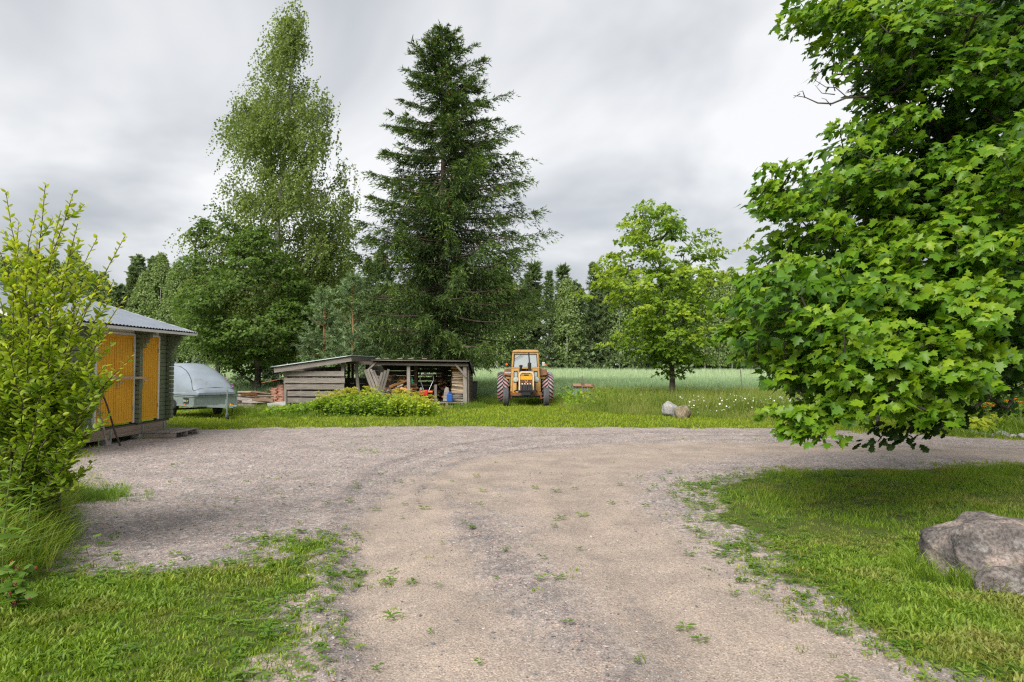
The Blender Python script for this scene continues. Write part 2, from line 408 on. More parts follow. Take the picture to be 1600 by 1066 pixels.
def rock_mat(name, a, b_, c, lich):
    m, n, l, b, o = newmat(name)
    w = coords(n, l)
    col = ramp(n, l, noise(n, l, w, 2.6, 8, .62, .6), [(.36, a), (.5, b_), (.62, c)])
    sp = ramp(n, l, noise(n, l, w, 38, 3, .7), [(.36, (.3, .3, .3)), (.62, (1.25, 1.25, 1.25))])
    col = mixc(n, l, .75, col, sp, 'MULTIPLY')
    lf = ramp(n, l, noise(n, l, w, 5, 6, .7), [(.56, (0, 0, 0)), (.64, (1, 1, 1))])
    col = mixc(n, l, math_(n, l, 'MULTIPLY', lf, .7), col, lich)
    dk = ramp(n, l, noise(n, l, w, 3.1, 7, .7, .6), [(.60, (0, 0, 0)), (.70, (1, 1, 1))])
    col = mixc(n, l, math_(n, l, 'MULTIPLY', dk, .8), col, (.05, .047, .045))
    l.new(col, b.inputs['Base Color']); b.inputs['Roughness'].default_value = .9; b.inputs['Specular IOR Level'].default_value = .2
    h = math_(n, l, 'ADD', noise(n, l, w, 14, 8, .7), math_(n, l, 'MULTIPLY', noise(n, l, w, 60, 3), .4))
    bump(n, l, b, h, .8, .03); return m
M['rock'] = rock_mat('granite_boulder', (.075, .068, .066), (.19, .165, .152), (.40, .315, .27), (.36, .35, .33))
M['rockbrown'] = rock_mat('brown_boulder', (.14, .11, .07), (.24, .19, .125), (.34, .28, .20), (.40, .40, .36))
M['rockgrey'] = rock_mat('grey_lichen_boulder', (.22, .21, .20), (.34, .33, .31), (.44, .43, .41), (.50, .50, .47))

def ground_mat():
    m, n, l, b, o = newmat('yard_ground')
    w = wpos(n, l)
    v1 = n.new('ShaderNodeTexVoronoi'); v1.inputs['Scale'].default_value = 62; l.new(w, v1.inputs['Vector'])
    v2 = n.new('ShaderNodeTexVoronoi'); v2.inputs['Scale'].default_value = 27; l.new(w, v2.inputs['Vector'])
    sepc = n.new('ShaderNodeSeparateColor'); l.new(v1.outputs['Color'], sepc.inputs[0])
    sepd = n.new('ShaderNodeSeparateColor'); l.new(v2.outputs['Color'], sepd.inputs[0])
    stone = ramp(n, l, sepc.outputs[0], [(0, (.095, .09, .093)), (.35, (.20, .183, .18)), (.62, (.285, .245, .225)), (.82, (.34, .235, .20)), (1, (.48, .445, .42))])
    stone2 = ramp(n, l, sepd.outputs[1], [(0, (.105, .10, .106)), (.5, (.24, .222, .215)), (1, (.42, .38, .355))])
    coarse = math_(n, l, 'MULTIPLY', attr(n, 'coarse'), ramp(n, l, noise(n, l, w, 5.5, 5, .7), [(.34, (.15, .15, .15)), (.62, (1.15, 1.15, 1.15))])); sand = attr(n, 'sand'); grav = attr(n, 'gravel')
    big = noise(n, l, w, .75, 5, .6); mid = noise(n, l, w, 3.6, 6, .65); fine = noise(n, l, w, 95, 4, .7)
    st = mixc(n, l, ramp(n, l, mid, [(.42, (0, 0, 0)), (.60, (1, 1, 1))]), stone, stone2)
    st = mixc(n, l, math_(n, l, 'MULTIPLY', coarse, .75), st, (.11, .10, .10))
    sandc = ramp(n, l, fine, [(.30, (.18, .143, .114)), (.5, (.295, .245, .202)), (.70, (.41, .355, .305))])
    sandc = mixc(n, l, math_(n, l, 'MULTIPLY', ramp(n, l, mid, [(.4, (0, 0, 0)), (.7, (1, 1, 1))]), .45), sandc, (.205, .168, .14))
    sf = math_(n, l, 'ADD', sand, math_(n, l, 'MULTIPLY', math_(n, l, 'SUBTRACT', big, .5), 1.1))
    sf = math_(n, l, 'SUBTRACT', sf, math_(n, l, 'MULTIPLY', coarse, .75))
    sfr = ramp(n, l, sf, [(.10, (0.10, 0.10, 0.10)), (.80, (.82, .82, .82))])
    gcol = mixc(n, l, sfr, st, sandc)
    gcol = mixc(n, l, 1.0, gcol, ramp(n, l, noise(n, l, w, 1.7, 4), [(.3, (1.06, 1.06, 1.06)), (.7, (1.52, 1.48, 1.44))]), 'MULTIPLY')
    v3 = n.new('ShaderNodeTexVoronoi'); v3.inputs['Scale'].default_value = 105; l.new(w, v3.inputs['Vector'])
    sepe = n.new('ShaderNodeSeparateColor'); l.new(v3.outputs['Color'], sepe.inputs[0])
    gcol = mixc(n, l, .8, gcol, ramp(n, l, sepe.outputs[2], [(0, (.55, .54, .55)), (.25, (.86, .85, .84)), (.7, (1.06, 1.04, 1.03)), (1, (1.42, 1.38, 1.34))]), 'MULTIPLY')
    soil = ramp(n, l, mid, [(.3, (.055, .085, .014)), (.55, (.095, .13, .022)), (.75, (.15, .135, .05))])
    soil = mixc(n, l, ramp(n, l, noise(n, l, w, 30, 4), [(.38, (0, 0, 0)), (.62, (1, 1, 1))]), soil, (.12, .16, .028))
    soil = mixc(n, l, ramp(n, l, noise(n, l, w, 120, 3, .7), [(.42, (0, 0, 0)), (.60, (1, 1, 1))]), soil, (.035, .045, .012))
    gf = math_(n, l, 'ADD', grav, math_(n, l, 'MULTIPLY', math_(n, l, 'SUBTRACT', noise(n, l, w, 9, 5, .65), .5), .9))
    gfr = ramp(n, l, gf, [(.35, (0, 0, 0)), (.62, (1, 1, 1))])
    l.new(mixc(n, l, gfr, soil, gcol), b.inputs['Base Color'])
    b.inputs['Roughness'].default_value = .95; b.inputs['Specular IOR Level'].default_value = .15
    hs = math_(n, l, 'MULTIPLY', math_(n, l, 'SUBTRACT', 1.0, v1.outputs['Distance']), .5)
    h = math_(n, l, 'ADD', hs, math_(n, l, 'MULTIPLY', fine, .5))
    h = math_(n, l, 'ADD', h, math_(n, l, 'MULTIPLY', mid, 1.2))
    bump(n, l, b, h, .55, .018)
    return m
M['ground'] = ground_mat()
def field_mat():
    m, n, l, b, o = newmat('oat_field_canopy')
    w = wpos(n, l)
    c = ramp(n, l, noise(n, l, w, 6, 6, .7), [(.3, (.23, .33, .18)), (.7, (.42, .51, .33))])
    c = mixc(n, l, math_(n, l, 'MULTIPLY', noise(n, l, wpos(n, l, (.05, .12, .1)), 1, 4), .5), c, (.52, .60, .36))
    l.new(c, b.inputs['Base Color']); b.inputs['Roughness'].default_value = .9
    bump(n, l, b, noise(n, l, w, 5, 6, .7), 1.0, .12); return m
M['field'] = field_mat()
# ================================================================== TERRAIN
GRAVEL = [tuple(G(*q)[:2]) for q in [(1462, 1066), (1380, 1022), (1300, 972), (1215, 922), (1160, 872), (1125, 828), (1100, 795), (1085, 765), (1130, 744),
          (1230, 734), (1400, 730), (1600, 724)]] + [(14, 11.9), (30, 12.5), (30, 17.2), (14, 15.9)] + \
         [tuple(G(*q)[:2]) for q in [(1600, 690), (1480, 683), (1230, 671), (1100, 671), (900, 669), (700, 668), (440, 669), (300, 673), (255, 682), (150, 697),
          (112, 735), (118, 758), (175, 776), (100, 792), (88, 830), (108, 882), (190, 888), (280, 884), (410, 872), (440, 846), (525, 845), (508, 900), (505, 960), (492, 1066)]] + \
         [(-1.1, -6), (2.6, -6)]
def gl(*px): return [tuple(G(*q)[:2]) for q in px]
RIDGE_A = gl((520, 1060), (512, 900), (512, 850), (530, 785), (590, 730), (680, 702), (800, 684), (1000, 677), (1300, 676))
RIDGE_B = gl((975, 1066), (900, 1000), (830, 930), (770, 860), (720, 800), (690, 765))
RIDGE_C = gl((640, 800), (660, 750), (730, 715), (880, 695), (1100, 686), (1400, 690))
RIDGE_D = gl((560, 1066), (548, 880), (562, 800), (625, 738), (720, 706), (840, 690), (1050, 681), (1300, 681))
RIDGE_E = gl((1090, 1066), (990, 930), (905, 840), (862, 775), (900, 725), (1040, 703), (1300, 697), (1600, 702))
SAND_1 = gl((640, 1066), (610, 930), (630, 820), (690, 760), (800, 720), (1000, 700), (1300, 700), (1600, 708))
SAND_2 = gl((1180, 1066), (1050, 930), (950, 840), (900, 780), (930, 730), (1100, 705))
RUT_1 = gl((610, 1066), (575, 900), (590, 800), (660, 740), (780, 700), (1000, 685), (1300, 685))
RUT_2 = gl((1130, 1066), (1020, 930), (930, 840), (880, 770), (920, 725), (1060, 705), (1300, 702))
def gravel_field(x, y):
    sd = poly_sd(GRAVEL, x, y)
    wob = (fbm(x * 1.6, y * 1.6, 3) - .5) * .75 + (fbm(x * 6, y * 6, 9) - .5) * .35
    return sd + wob + (fbm(x * 14, y * 14, 10) - .5) * .22
def terrain(x, y):
    x = np.asarray(x, float); y = np.asarray(y, float)
    h = (fbm(x * .5, y * .5, 21) - .5) * .05
    h = h + (fbm(x * 3, y * 3, 22) - .5) * .012
    h = h - .035 * np.exp(-(line_d(RUT_1, x, y) / .22) ** 2) - .035 * np.exp(-(line_d(RUT_2, x, y) / .22) ** 2)
    h = h + .03 * np.exp(-(line_d(RIDGE_A, x, y) / .11) ** 2) + .025 * np.exp(-(line_d(RIDGE_B, x, y) / .18) ** 2) + .018 * np.exp(-(line_d(RIDGE_C, x, y) / .14) ** 2)
    h = h + .16 * sstep(-3.9, -5.4, x) * sstep(9.5, 7.0, y)                     # the bank under the shrub
    f = sstep(34, 118, y)
    h = h + f * (.45 + .75 * np.clip(-x / 70, -.3, 1))
    return h
def hz(x, y): return float(terrain(np.array([x]), np.array([y]))[0])

xs = np.concatenate([np.arange(-30, -9, .45), np.arange(-9, 10.5, .1), np.arange(10.5, 30.1, .45)])
ys = [-6.0]
while ys[-1] < 37: ys.append(ys[-1] + (.30 if ys[-1] < 2.6 else max(.05, .0125 * ys[-1])))
ys = np.array(ys)
gx, gy = np.meshgrid(xs, ys); gz = terrain(gx, gy)
gv = gravel_field(gx, gy)
gattr = {'gravel': sstep(-.55, .05, gv).ravel(),
         'coarse': np.clip(.95 * np.exp(-(line_d(RIDGE_A, gx, gy) / .13) ** 2) + .8 * np.exp(-(line_d(RIDGE_B, gx, gy) / .28) ** 2) + .75 * np.exp(-(line_d(RIDGE_C, gx, gy) / .12) ** 2) + .55 * np.exp(-(line_d(RIDGE_D, gx, gy) / .11) ** 2) + .5 * np.exp(-(line_d(RIDGE_E, gx, gy) / .11) ** 2)
                   + .5 * sstep(-1.2, -2.6, gx) * sstep(11, 6, gy), 0, 1).ravel(),
         'sand': np.clip(np.exp(-(line_d(SAND_1, gx, gy) / .95) ** 2) + np.exp(-(line_d(SAND_2, gx, gy) / .85) ** 2), 0, 1).ravel()}
nx, ny = len(xs), len(ys)
idx = np.arange(nx * ny).reshape(ny, nx)
quads = np.stack([idx[:-1, :-1], idx[:-1, 1:], idx[1:, 1:], idx[1:, :-1]], -1).reshape(-1, 4)
qg = gattr['gravel'][quads].mean(1) > .5
allV = np.stack([gx.ravel(), gy.ravel(), gz.ravel()], 1)
for nm, sel, lab in (('gravel_driveway', qg, 'grey and tan gravel yard with tyre tracks'), ('lawn', ~qg, 'grass and bare soil around the gravel yard')):
    q = quads[sel]; used = np.unique(q); mp = np.full(nx * ny, -1); mp[used] = np.arange(len(used))
    me = npmesh(nm, allV[used], mp[q], smooth=True, attrs={k: v[used] for k, v in gattr.items()})
    T(link(nm, me, M['ground']), lab, 'ground', kind='structure')
# the wide ground sheet below and around, out to the horizon
bx = np.concatenate([np.linspace(-900, -60, 8), np.linspace(-50, 50, 21), np.linspace(60, 900, 8)])
by = np.concatenate([np.linspace(-300, -10, 6), np.linspace(-5, 36, 10), np.linspace(40, 160, 25), np.linspace(200, 1500, 8)])
bgx, bgy = np.meshgrid(bx, by)
bz = np.where((bgy < 45) & (np.abs(bgx) < 60), -.12, terrain(bgx, bgy) - .06)
bi = np.arange(bgx.size).reshape(bgx.shape)
bq = np.stack([bi[:-1, :-1], bi[:-1, 1:], bi[1:, 1:], bi[1:, :-1]], -1).reshape(-1, 4)
me = npmesh('ground', np.stack([bgx.ravel(), bgy.ravel(), bz.ravel()], 1), bq, smooth=True, attrs={'gravel': np.zeros(bgx.size), 'coarse': np.zeros(bgx.size), 'sand': np.zeros(bgx.size)})
T(link('ground', me, M['ground']), 'grassy ground reaching to the horizon', 'ground', kind='structure')

# ------------------------------------------------------------------ scattering
def blade_template(n, h, spread, w, lean=.5, seg=2, seed=0):
    r = np.random.default_rng(seed); V = []; F = []
    for i in range(n):
        a = r.uniform(0, 6.283); d = spread * math.sqrt(r.uniform()); bx_, by_ = d * math.cos(a), d * math.sin(a)
        la = a + r.normal(0, .9); hh = h * r.uniform(.55, 1.15); ln = lean * hh * r.uniform(.3, 1.3); ww = w * r.uniform(.7, 1.3)
        fx, fy = math.cos(la), math.sin(la); sx, sy = -fy * ww / 2, fx * ww / 2
        ta = r.uniform(0, 3.14); sx, sy = math.cos(ta) * ww / 2, math.sin(ta) * ww / 2
        o = len(V)
        if seg == 1:
            V += [(bx_ - sx, by_ - sy, -.01), (bx_ + sx, by_ + sy, -.01), (bx_ + fx * ln, by_ + fy * ln, hh)]; F += [(o, o + 1, o + 2)]
        else:
            m = .55; mx, my = bx_ + fx * ln * .35, by_ + fy * ln * .35
            V += [(bx_ - sx, by_ - sy, -.01), (bx_ + sx, by_ + sy, -.01), (mx - sx * .85, my - sy * .85, hh * m), (mx + sx * .85, my + sy * .85, hh * m), (bx_ + fx * ln, by_ + fy * ln, hh * (.98 - .25 * lean))]
            F += [(o, o + 1, o + 3), (o, o + 3, o + 2), (o + 2, o + 3, o + 4)]
    return np.array(V), np.array(F)
def rosette_template(n, L, wd, lift=.35, seed=0, rounded=True):
    r = np.random.default_rng(seed); V = []; F = []
    for i in range(n):
        a = 6.283 * i / n + r.normal(0, .3); l = L * r.uniform(.6, 1.1); w = wd * l * r.uniform(.8, 1.2); li = lift * r.uniform(.4, 1.4)
        f = np.array([math.cos(a), math.sin(a)]); s = np.array([-f[1], f[0]]); o = len(V); s0 = .25 if rounded else .1
        for t, ww, zz in ((s0, .0, .6), (.55, .5, 1.0), (.55, -.5, 1.0), (1.0, 0, .75)):
            q = f * l * t + s * w * ww; V.append((q[0], q[1], l * li * zz + .004))
        F += [(o, o + 1, o + 3), (o, o + 3, o + 2)]
    return np.array(V), np.array(F)
def scatter(templates, pos, scl, rnd, yaw=None, tilt=.12):
    N = len(pos); yaw = rng.uniform(0, 6.283, N) if yaw is None else yaw
    which = rng.integers(0, len(templates), N); VV = []; FF = []; RR = []; off = 0
    for k, (tv, tf) in enumerate(templates):
        s = np.where(which == k)[0]
        if not len(s): continue
        c, sn = np.cos(yaw[s])[:, None], np.sin(yaw[s])[:, None]
        x = tv[None, :, 0] * c - tv[None, :, 1] * sn; y = tv[None, :, 0] * sn + tv[None, :, 1] * c; z = np.repeat(tv[None, :, 2], len(s), 0)
        tx, ty = rng.normal(0, tilt, (2, len(s), 1)); x = x + z * tx; y = y + z * ty
        sc = scl[s][:, None]
        V = np.stack([x * sc, y * sc, z * sc], -1) + pos[s][:, None, :]
        VV.append(V.reshape(-1, 3)); FF.append((tf[None] + (np.arange(len(s)) * len(tv))[:, None, None] + off).reshape(-1, 3))
        RR.append(np.clip(np.repeat(rnd[s], len(tv)) + rng.normal(0, .1, len(s) * len(tv)), 0, 1)); off += len(s) * len(tv)
    return np.concatenate(VV), np.concatenate(FF), np.concatenate(RR)
def stuff(name, mat, label, cat, *a, **k):
    V, F, rr = scatter(*a, **k)
    return T(link(name, npmesh(name, V, F, rnd=rr), mat), label, cat, kind='stuff')
def rand_pts(n, x0, x1, y0, y1, seen=True):
    x = rng.uniform(x0, x1, n); y = rng.uniform(y0, y1, n)
    if seen: k = np.abs(x) < y * .80 + .9; x, y = x[k], y[k]
    return x, y
def on_ground(x, y, dz=0.0): return np.stack([x, y, terrain(x, y) + dz], 1)
# things that stand on the lawn and keep the blades out: (x, y, radius)
CLEAR = []
def clear_of(x, y):
    k = np.ones(len(x), bool)
    for cx, cy, r in CLEAR: k &= np.hypot(x - cx, y - cy) > r
    k &= ~((x < -8.75) & (x > -14) & (y > 11.8) & (y < 17.7))
    k &= ~((x > -10) & (x < -1.7) & (y > 27.75) & (y < 30.4))
    return k
SHORT = [blade_template(9, .055, .06, .0115, .8, 2, s) for s in range(5)]
FARG = [blade_template(5, .085, .13, .033, .6, 1, s + 20) for s in range(5)]
MIDG = [blade_template(10, .055, .065, .0125, .75, 1, s + 30) for s in range(5)]
def lawn_points(n, x0, x1, y0, y1, edge=0.08, soft=.75):
    x, y = rand_pts(n, x0, x1, y0, y1); g = gravel_field(x, y)
    p = 1 - sstep(-soft - edge, soft * .8 - edge, g)
    p = p * (.6 + .6 * sstep(.3, .6, fbm(x * 2.3, y * 2.3, 31)))
    k = (rng.uniform(size=len(x)) < p) & clear_of(x, y); return x[k], y[k]
CLEAR += [(3.95, 5.72, .5), (3.55, 5.55, .3), (-8.25, 16.35, .48), (-8.25, 16.8, .48), (-8.25, 17.2, .48)]
def build_grass():
    x, y = lawn_points(41000, -6, 9.5, 3.2, 7.0, .25); x2, y2 = lawn_points(19000, -7, 12.5, 7.0, 12.2)
    k1 = len(x); x = np.concatenate([x, x2]); y = np.concatenate([y, y2])
    lush = fbm(x * .9, y * .9, 41)
    sc = (.5 + .6 * sstep(.3, .7, lush)) * (.55 + .45 * sstep(.1, -.7, gravel_field(x, y))) * rng.uniform(.7, 1.35, len(x)) * (1 + .3 * sstep(7, 11, y))
    fr_ = np.clip(rng.normal(.45, .2, len(x)), 0, 1); a = scatter(SHORT, on_ground(x[:k1], y[:k1]), sc[:k1], fr_[:k1]); b = scatter(MIDG, on_ground(x[k1:], y[k1:]), sc[k1:], fr_[k1:])
    T(link('lawn_grass', npmesh('lawn_grass', np.concatenate([a[0], b[0]]), np.concatenate([a[1], b[1] + len(a[0])]), rnd=np.concatenate([a[2], b[2]])), LEAF['grass']), 'short mown grass on both sides of the gravel in front', 'grass', kind='stuff')
    x, y = lawn_points(66000, -22, 22, 12.0, 33, soft=.3)
    stuff('far_lawn_grass', LEAF['lawn'], 'bright strip of mown grass beyond the gravel', 'grass', FARG, on_ground(x, y), rng.uniform(.5, 1.1, len(x)), np.clip(rng.normal(.5, .2, len(x)), 0, 1))
    # sparse tufts creeping over the gravel
    x, y = rand_pts(16000, -7, 10, 3.3, 18); g = gravel_field(x, y)
    p = .34 * sstep(.8, .0, g) * (g > -.1) + .10 * sstep(.60, .74, fbm(x * 1.2, y * 1.2, 51)) * sstep(-1.0, -2.4, x) + .25 * sstep(.72, .80, fbm(x * 1.7, y * 1.7, 57))
    p = p * sstep(.38, .6, fbm(x * 4, y * 4, 58))
    for cx, cy, r in [(*G(870, 905)[:2], .28), (*G(868, 1000)[:2], .12), (*G(995, 1050)[:2], .16), (*G(440, 745)[:2], .35), (*G(600, 705)[:2], .5), (*G(1070, 790)[:2], .4)]:
        p = p + .35 * np.exp(-(np.hypot(x - cx, y - cy) / r) ** 2)
    k = (g > -.1) & (rng.uniform(size=len(x)) < p); x, y = x[k], y[k]
    stuff('gravel_tufts', LEAF['grass'], 'small grass tufts scattered over the gravel', 'grass', SHORT, on_ground(x, y), rng.uniform(.35, .8, len(x)), np.clip(rng.normal(.5, .2, len(x)), 0, 1))
    # broad-leaved weeds: clover, plantain, dandelion
    ros = [rosette_template(7, .045, .6, .45, s) for s in range(3)] + [rosette_template(8, .075, .34, .3, s + 5, False) for s in range(3)]
    x, y = rand_pts(15000, -5, 9, 3.3, 11); g = gravel_field(x, y)
    p = .75 * np.exp(-((g + .15) / .32) ** 2) + .22 * (g < 0) * sstep(.45, .65, fbm(x * 1.5, y * 1.5, 61)) + .012 * (g > 0)
    k = (rng.uniform(size=len(x)) < p) & clear_of(x, y); x, y = x[k], y[k]
    stuff('clover_and_plantain', LEAF['weed'], 'low clover and plantain leaves along the gravel edge', 'weeds', ros, on_ground(x, y, .012), rng.uniform(.5, 1.2, len(x)), np.clip(rng.normal(.5, .25, len(x)), 0, 1), tilt=.25)
    # dry straw bits
    st = [(np.array([[-.05, -.0013, .004], [-.05, .0013, .004], [.05, .0011, .007], [.05, -.0011, .007]]), np.array([[0, 1, 2], [0, 2, 3]]))]
    x, y = rand_pts(900, -5, 7, 3.4, 9)
    stuff('dry_straws', M['pale_wood'], 'dry straws lying on gravel and grass', 'straw', st, on_ground(x, y, .004), rng.uniform(.4, 1.2, len(x)), np.zeros(len(x)))
build_grass()

def rock_template(seed, sub=1):
    bm = bmesh.new(); bmesh.ops.create_icosphere(bm, subdivisions=sub, radius=1); r = random.Random(seed)
    V = np.array([v.co[:] for v in bm.verts]); F = np.array([[v.index for v in f.verts] for f in bm.faces]); bm.free()
    V = V * np.array([[1, .6 + .3 * r.random(), .45 + .25 * r.random()]]) * np.array([[r.uniform(.75, 1.2)] for _ in V]); return V, F
def build_stones():
    m, n, l, b, o = newmat('gravel_stone')
    l.new(ramp(n, l, attr(n, 'rnd'), [(0, (.095, .092, .10)), (.3, (.20, .19, .19)), (.6, (.31, .275, .255)), (.8, (.37, .245, .205)), (1, (.52, .49, .47))]), b.inputs['Base Color'])
    b.inputs['Roughness'].default_value = .9; b.inputs['Specular IOR Level'].default_value = .2
    tv, tf = rock_template(1); 
    tem = []
    for s in range(6):                                             # squat octahedral chips, eight faces each
        r = np.random.default_rng(s); v = np.array([[1, 0, 0], [-1, 0, 0], [0, .75, 0], [0, -.75, 0], [0, 0, .6], [0, 0, -.6]]) * r.uniform(.7, 1.25, (6, 1)) + r.normal(0, .12, (6, 3))
        tem.append((v, np.array([[0, 2, 4], [2, 1, 4], [1, 3, 4], [3, 0, 4]])))
    x = np.concatenate([rng.uniform(-5.5, 6, 95000), rng.uniform(-8, 10, 60000)]); y = np.concatenate([rng.uniform(3.4, 7.5, 95000), rng.uniform(7.5, 17, 60000)])
    k = np.abs(x) < y * .8 + .5; x, y = x[k], y[k]
    g = gravel_field(x, y)
    c = .85 * np.exp(-(line_d(RIDGE_A, x, y) / .22) ** 2) + .75 * np.exp(-(line_d(RIDGE_B, x, y) / .3) ** 2) + .5 * np.exp(-(line_d(RIDGE_C, x, y) / .2) ** 2) + .45 * sstep(-1.0, -2.2, x) + .12 + .25 * sstep(.5, .7, fbm(x * 1.3, y * 1.3, 77))
    c = c - .3 * np.exp(-(line_d(SAND_1, x, y) / .6) ** 2) - .25 * np.exp(-(line_d(SAND_2, x, y) / .5) ** 2)
    k = (rng.uniform(size=len(x)) < np.clip(c, .12, 1) * .8) & (g > -.25); x, y = x[k], y[k]
    s = np.exp(rng.normal(math.log(.0058), .45, len(x))) * (1 + .35 * sstep(6, 12, y)); s = np.clip(s, .003, .026)
    pos = on_ground(x, y); pos[:, 2] += s * .15
    V, F, rr = scatter(tem, pos, s, rng.uniform(0, 1, len(x)), tilt=.3)
    T(link('gravel', npmesh('gravel', V, F, rnd=rr), m), 'loose gravel stones strewn over the yard', 'gravel', kind='stuff')
build_stones()

# ------------------------------------------------------------------ the oat field
def build_field():
    fx = np.concatenate([np.linspace(-160, -40, 25), np.linspace(-38, 40, 100), np.linspace(44, 160, 25)])
    fy = np.concatenate([np.arange(34.0, 60, .6), np.arange(60, 148, 2.0)])
    X, Y = np.meshgrid(fx, fy)
    Z = terrain(X, Y) + .60 * sstep(33.9, 36.2, Y + (fbm(X * .4, X * 0, 71) - .5) * 2.2) + (fbm(X * .8, Y * .8, 72) - .5) * .10 - .02
    i = np.arange(X.size).reshape(X.shape); q = np.stack([i[:-1, :-1], i[:-1, 1:], i[1:, 1:], i[1:, :-1]], -1).reshape(-1, 4)
    T(link('oat_field', npmesh('oat_field', np.stack([X.ravel(), Y.ravel(), Z.ravel()], 1), q, smooth=True), M['field']), 'pale green oat field stretching to the forest', 'field', kind='structure')
    tem = [blade_template(5, .42, .18, .036, .32, 1, s + 40) for s in range(5)]
    x = np.concatenate([rng.uniform(-34, 32, 34000), rng.uniform(-60, 50, 22000), rng.uniform(-95, 70, 14000)])
    y = np.concatenate([34.4 + 16 * rng.uniform(0, 1, 34000) ** 1.2, rng.uniform(50, 80, 22000), rng.uniform(80, 135, 14000)])
    k = np.abs(x) < y * .8; x, y = x[k], y[k]
    z = terrain(x, y) + .46 * sstep(33.9, 36.2, y + (fbm(x * .4, x * 0, 71) - .5) * 2.2)
    s = rng.uniform(.7, 1.15, len(x)) * (1 + .5 * sstep(50, 90, y))
    stuff('oat_plants', LEAF['crop'], 'standing oats with pale ears on the field', 'crop', tem, np.stack([x, y, z], 1), s, np.clip(.42 + .3 * sstep(36, 70, y) + rng.normal(0, .2, len(x)), 0, 1), tilt=.06)
    tem = [blade_template(9, .85, .16, .028, .25, 1, s + 50) for s in range(4)]
    x, y = rand_pts(5200, -28, 27, 33.6, 36.4); k = clear_of(x, y); x, y = x[k], y[k]
    stuff('oat_edge', LEAF['crop'], 'front edge of the oats with green stalks showing', 'crop', tem, on_ground(x, y), rng.uniform(.6, 1.05, len(x)), np.clip(rng.normal(.25, .15, len(x)), 0, 1), tilt=.08)
build_field()
# ================================================================== TREES
def unit(v): return v / (np.linalg.norm(v, axis=-1, keepdims=True) + 1e-9)
def frames(d, nrm):
    """columns: side, tip direction, normal"""
    d = unit(d); s = unit(np.cross(d, nrm)); n2 = np.cross(s, d); return np.stack([s, d, n2], -1)
def place(tv, tf, pos, B, scl):
    V = np.einsum('nij,kj->nki', B, tv) * scl[:, None, None] + pos[:, None, :]
    F = tf[None] + (np.arange(len(pos)) * len(tv))[:, None, None]
    return V.reshape(-1, 3), F.reshape(-1, tf.shape[1])
def leaf_template(half, center, cup=.25):
    pts = half + [(-x, y) for x, y in half[::-1] if x > 1e-6]
    V = [(center[0], center[1], .06)] + [(x, y, -cup * (x * x + .5 * y * y)) for x, y in pts]; n = len(pts)
    return np.array(V), np.array([(0, 1 + i, 1 + (i + 1) % n) for i in range(n)])
MAPLE_LEAF = leaf_template([(.0, .04), (.34, -.03), (.28, .13), (.60, .36), (.50, .44), (.24, .48), (.29, .70), (.12, .76), (0, 1.0)], (0, .32))
MAPLE_SMALL = leaf_template([(.0, .0), (.36, .02), (.60, .40), (.22, .48), (0, 1.0)], (0, .32))
OVAL_LEAF = leaf_template([(0, 0), (.20, .22), (.25, .5), (.15, .8), (0, 1.0)], (0, .5), .3)
OAK_LEAF = leaf_template([(0, 0), (.12, .15), (.24, .25), (.15, .35), (.31, .5), (.2, .6), (.30, .75), (.17, .85), (0, 1.0)], (0, .5), .2)
DIAMOND = (np.array([[0, 0, 0], [.38, .45, -.04], [0, 1, 0], [-.38, .45, -.04]]), np.array([[0, 1, 2], [0, 2, 3]]))
NEEDLE = (np.array([[-.5, 0, 0], [.5, 0, 0], [0, 1, 0]]), np.array([[0, 1, 2]]))

def cones(P0, P1, R0, R1, n=5):
    P0, P1 = np.asarray(P0, float), np.asarray(P1, float); N = len(P0)
    d = unit(P1 - P0); a = np.where(np.abs(d[:, 2:3]) < .9, [[0, 0, 1.0]], [[1.0, 0, 0]]); u = unit(np.cross(d, a)); v = np.cross(d, u)
    t = np.arange(n) * 2 * math.pi / n
    ring = u[:, None] * np.cos(t)[None, :, None] + v[:, None] * np.sin(t)[None, :, None]
    V = np.concatenate([P0[:, None] + ring * np.asarray(R0)[:, None, None], P1[:, None] + ring * np.asarray(R1)[:, None, None]], 1)
    k = np.arange(n); f = np.stack([k, (k + 1) % n, n + (k + 1) % n, n + k], 1)
    return V.reshape(-1, 3), (f[None] + (np.arange(N) * 2 * n)[:, None, None]).reshape(-1, 4)
def grow(trunk, targets, step=.5, sag=.06, up=.0):
    """join every target to the nearest branch node that lies nearer the trunk; returns node positions, parents and loads"""
    trunk = np.asarray(trunk, float); pos = [p for p in trunk]; par = [i - 1 for i in range(len(trunk))]
    base = trunk[0]
    def reach(p): i = np.argmin(np.linalg.norm(trunk - p, axis=1)); return np.linalg.norm(trunk[i] - p)
    order = np.argsort([reach(t) for t in targets]); ends = []
    nr = [0.0] * len(trunk)
    for t in order:
        tg = targets[t]; A = np.array(pos); d = np.linalg.norm(A - tg, axis=1)
        pen = d + .55 * np.array(nr) * 0 + np.maximum(0, A[:, 2] - tg[2]) * .9
        pen[0] += 5; rt = reach(tg); pen = pen + np.where(np.array(nr) > rt, 5, 0)
        i = int(np.argmin(pen)); p0 = A[i]; L = np.linalg.norm(tg - p0); k = max(1, int(L / step)); last = i
        for s in range(1, k + 1):
            f = s / k; q = p0 + (tg - p0) * f; q = q + np.array([0, 0, math.sin(f * math.pi) * L * sag]) + (rng.normal(0, .035, 3) * L * (f < 1))
            pos.append(q); par.append(last); nr.append(reach(q)); last = len(pos) - 1
        ends.append(last)
    load = np.zeros(len(pos)); load[ends] = 1
    for i in range(len(pos) - 1, 0, -1): load[par[i]] += load[i]
    return np.array(pos), np.array(par), load
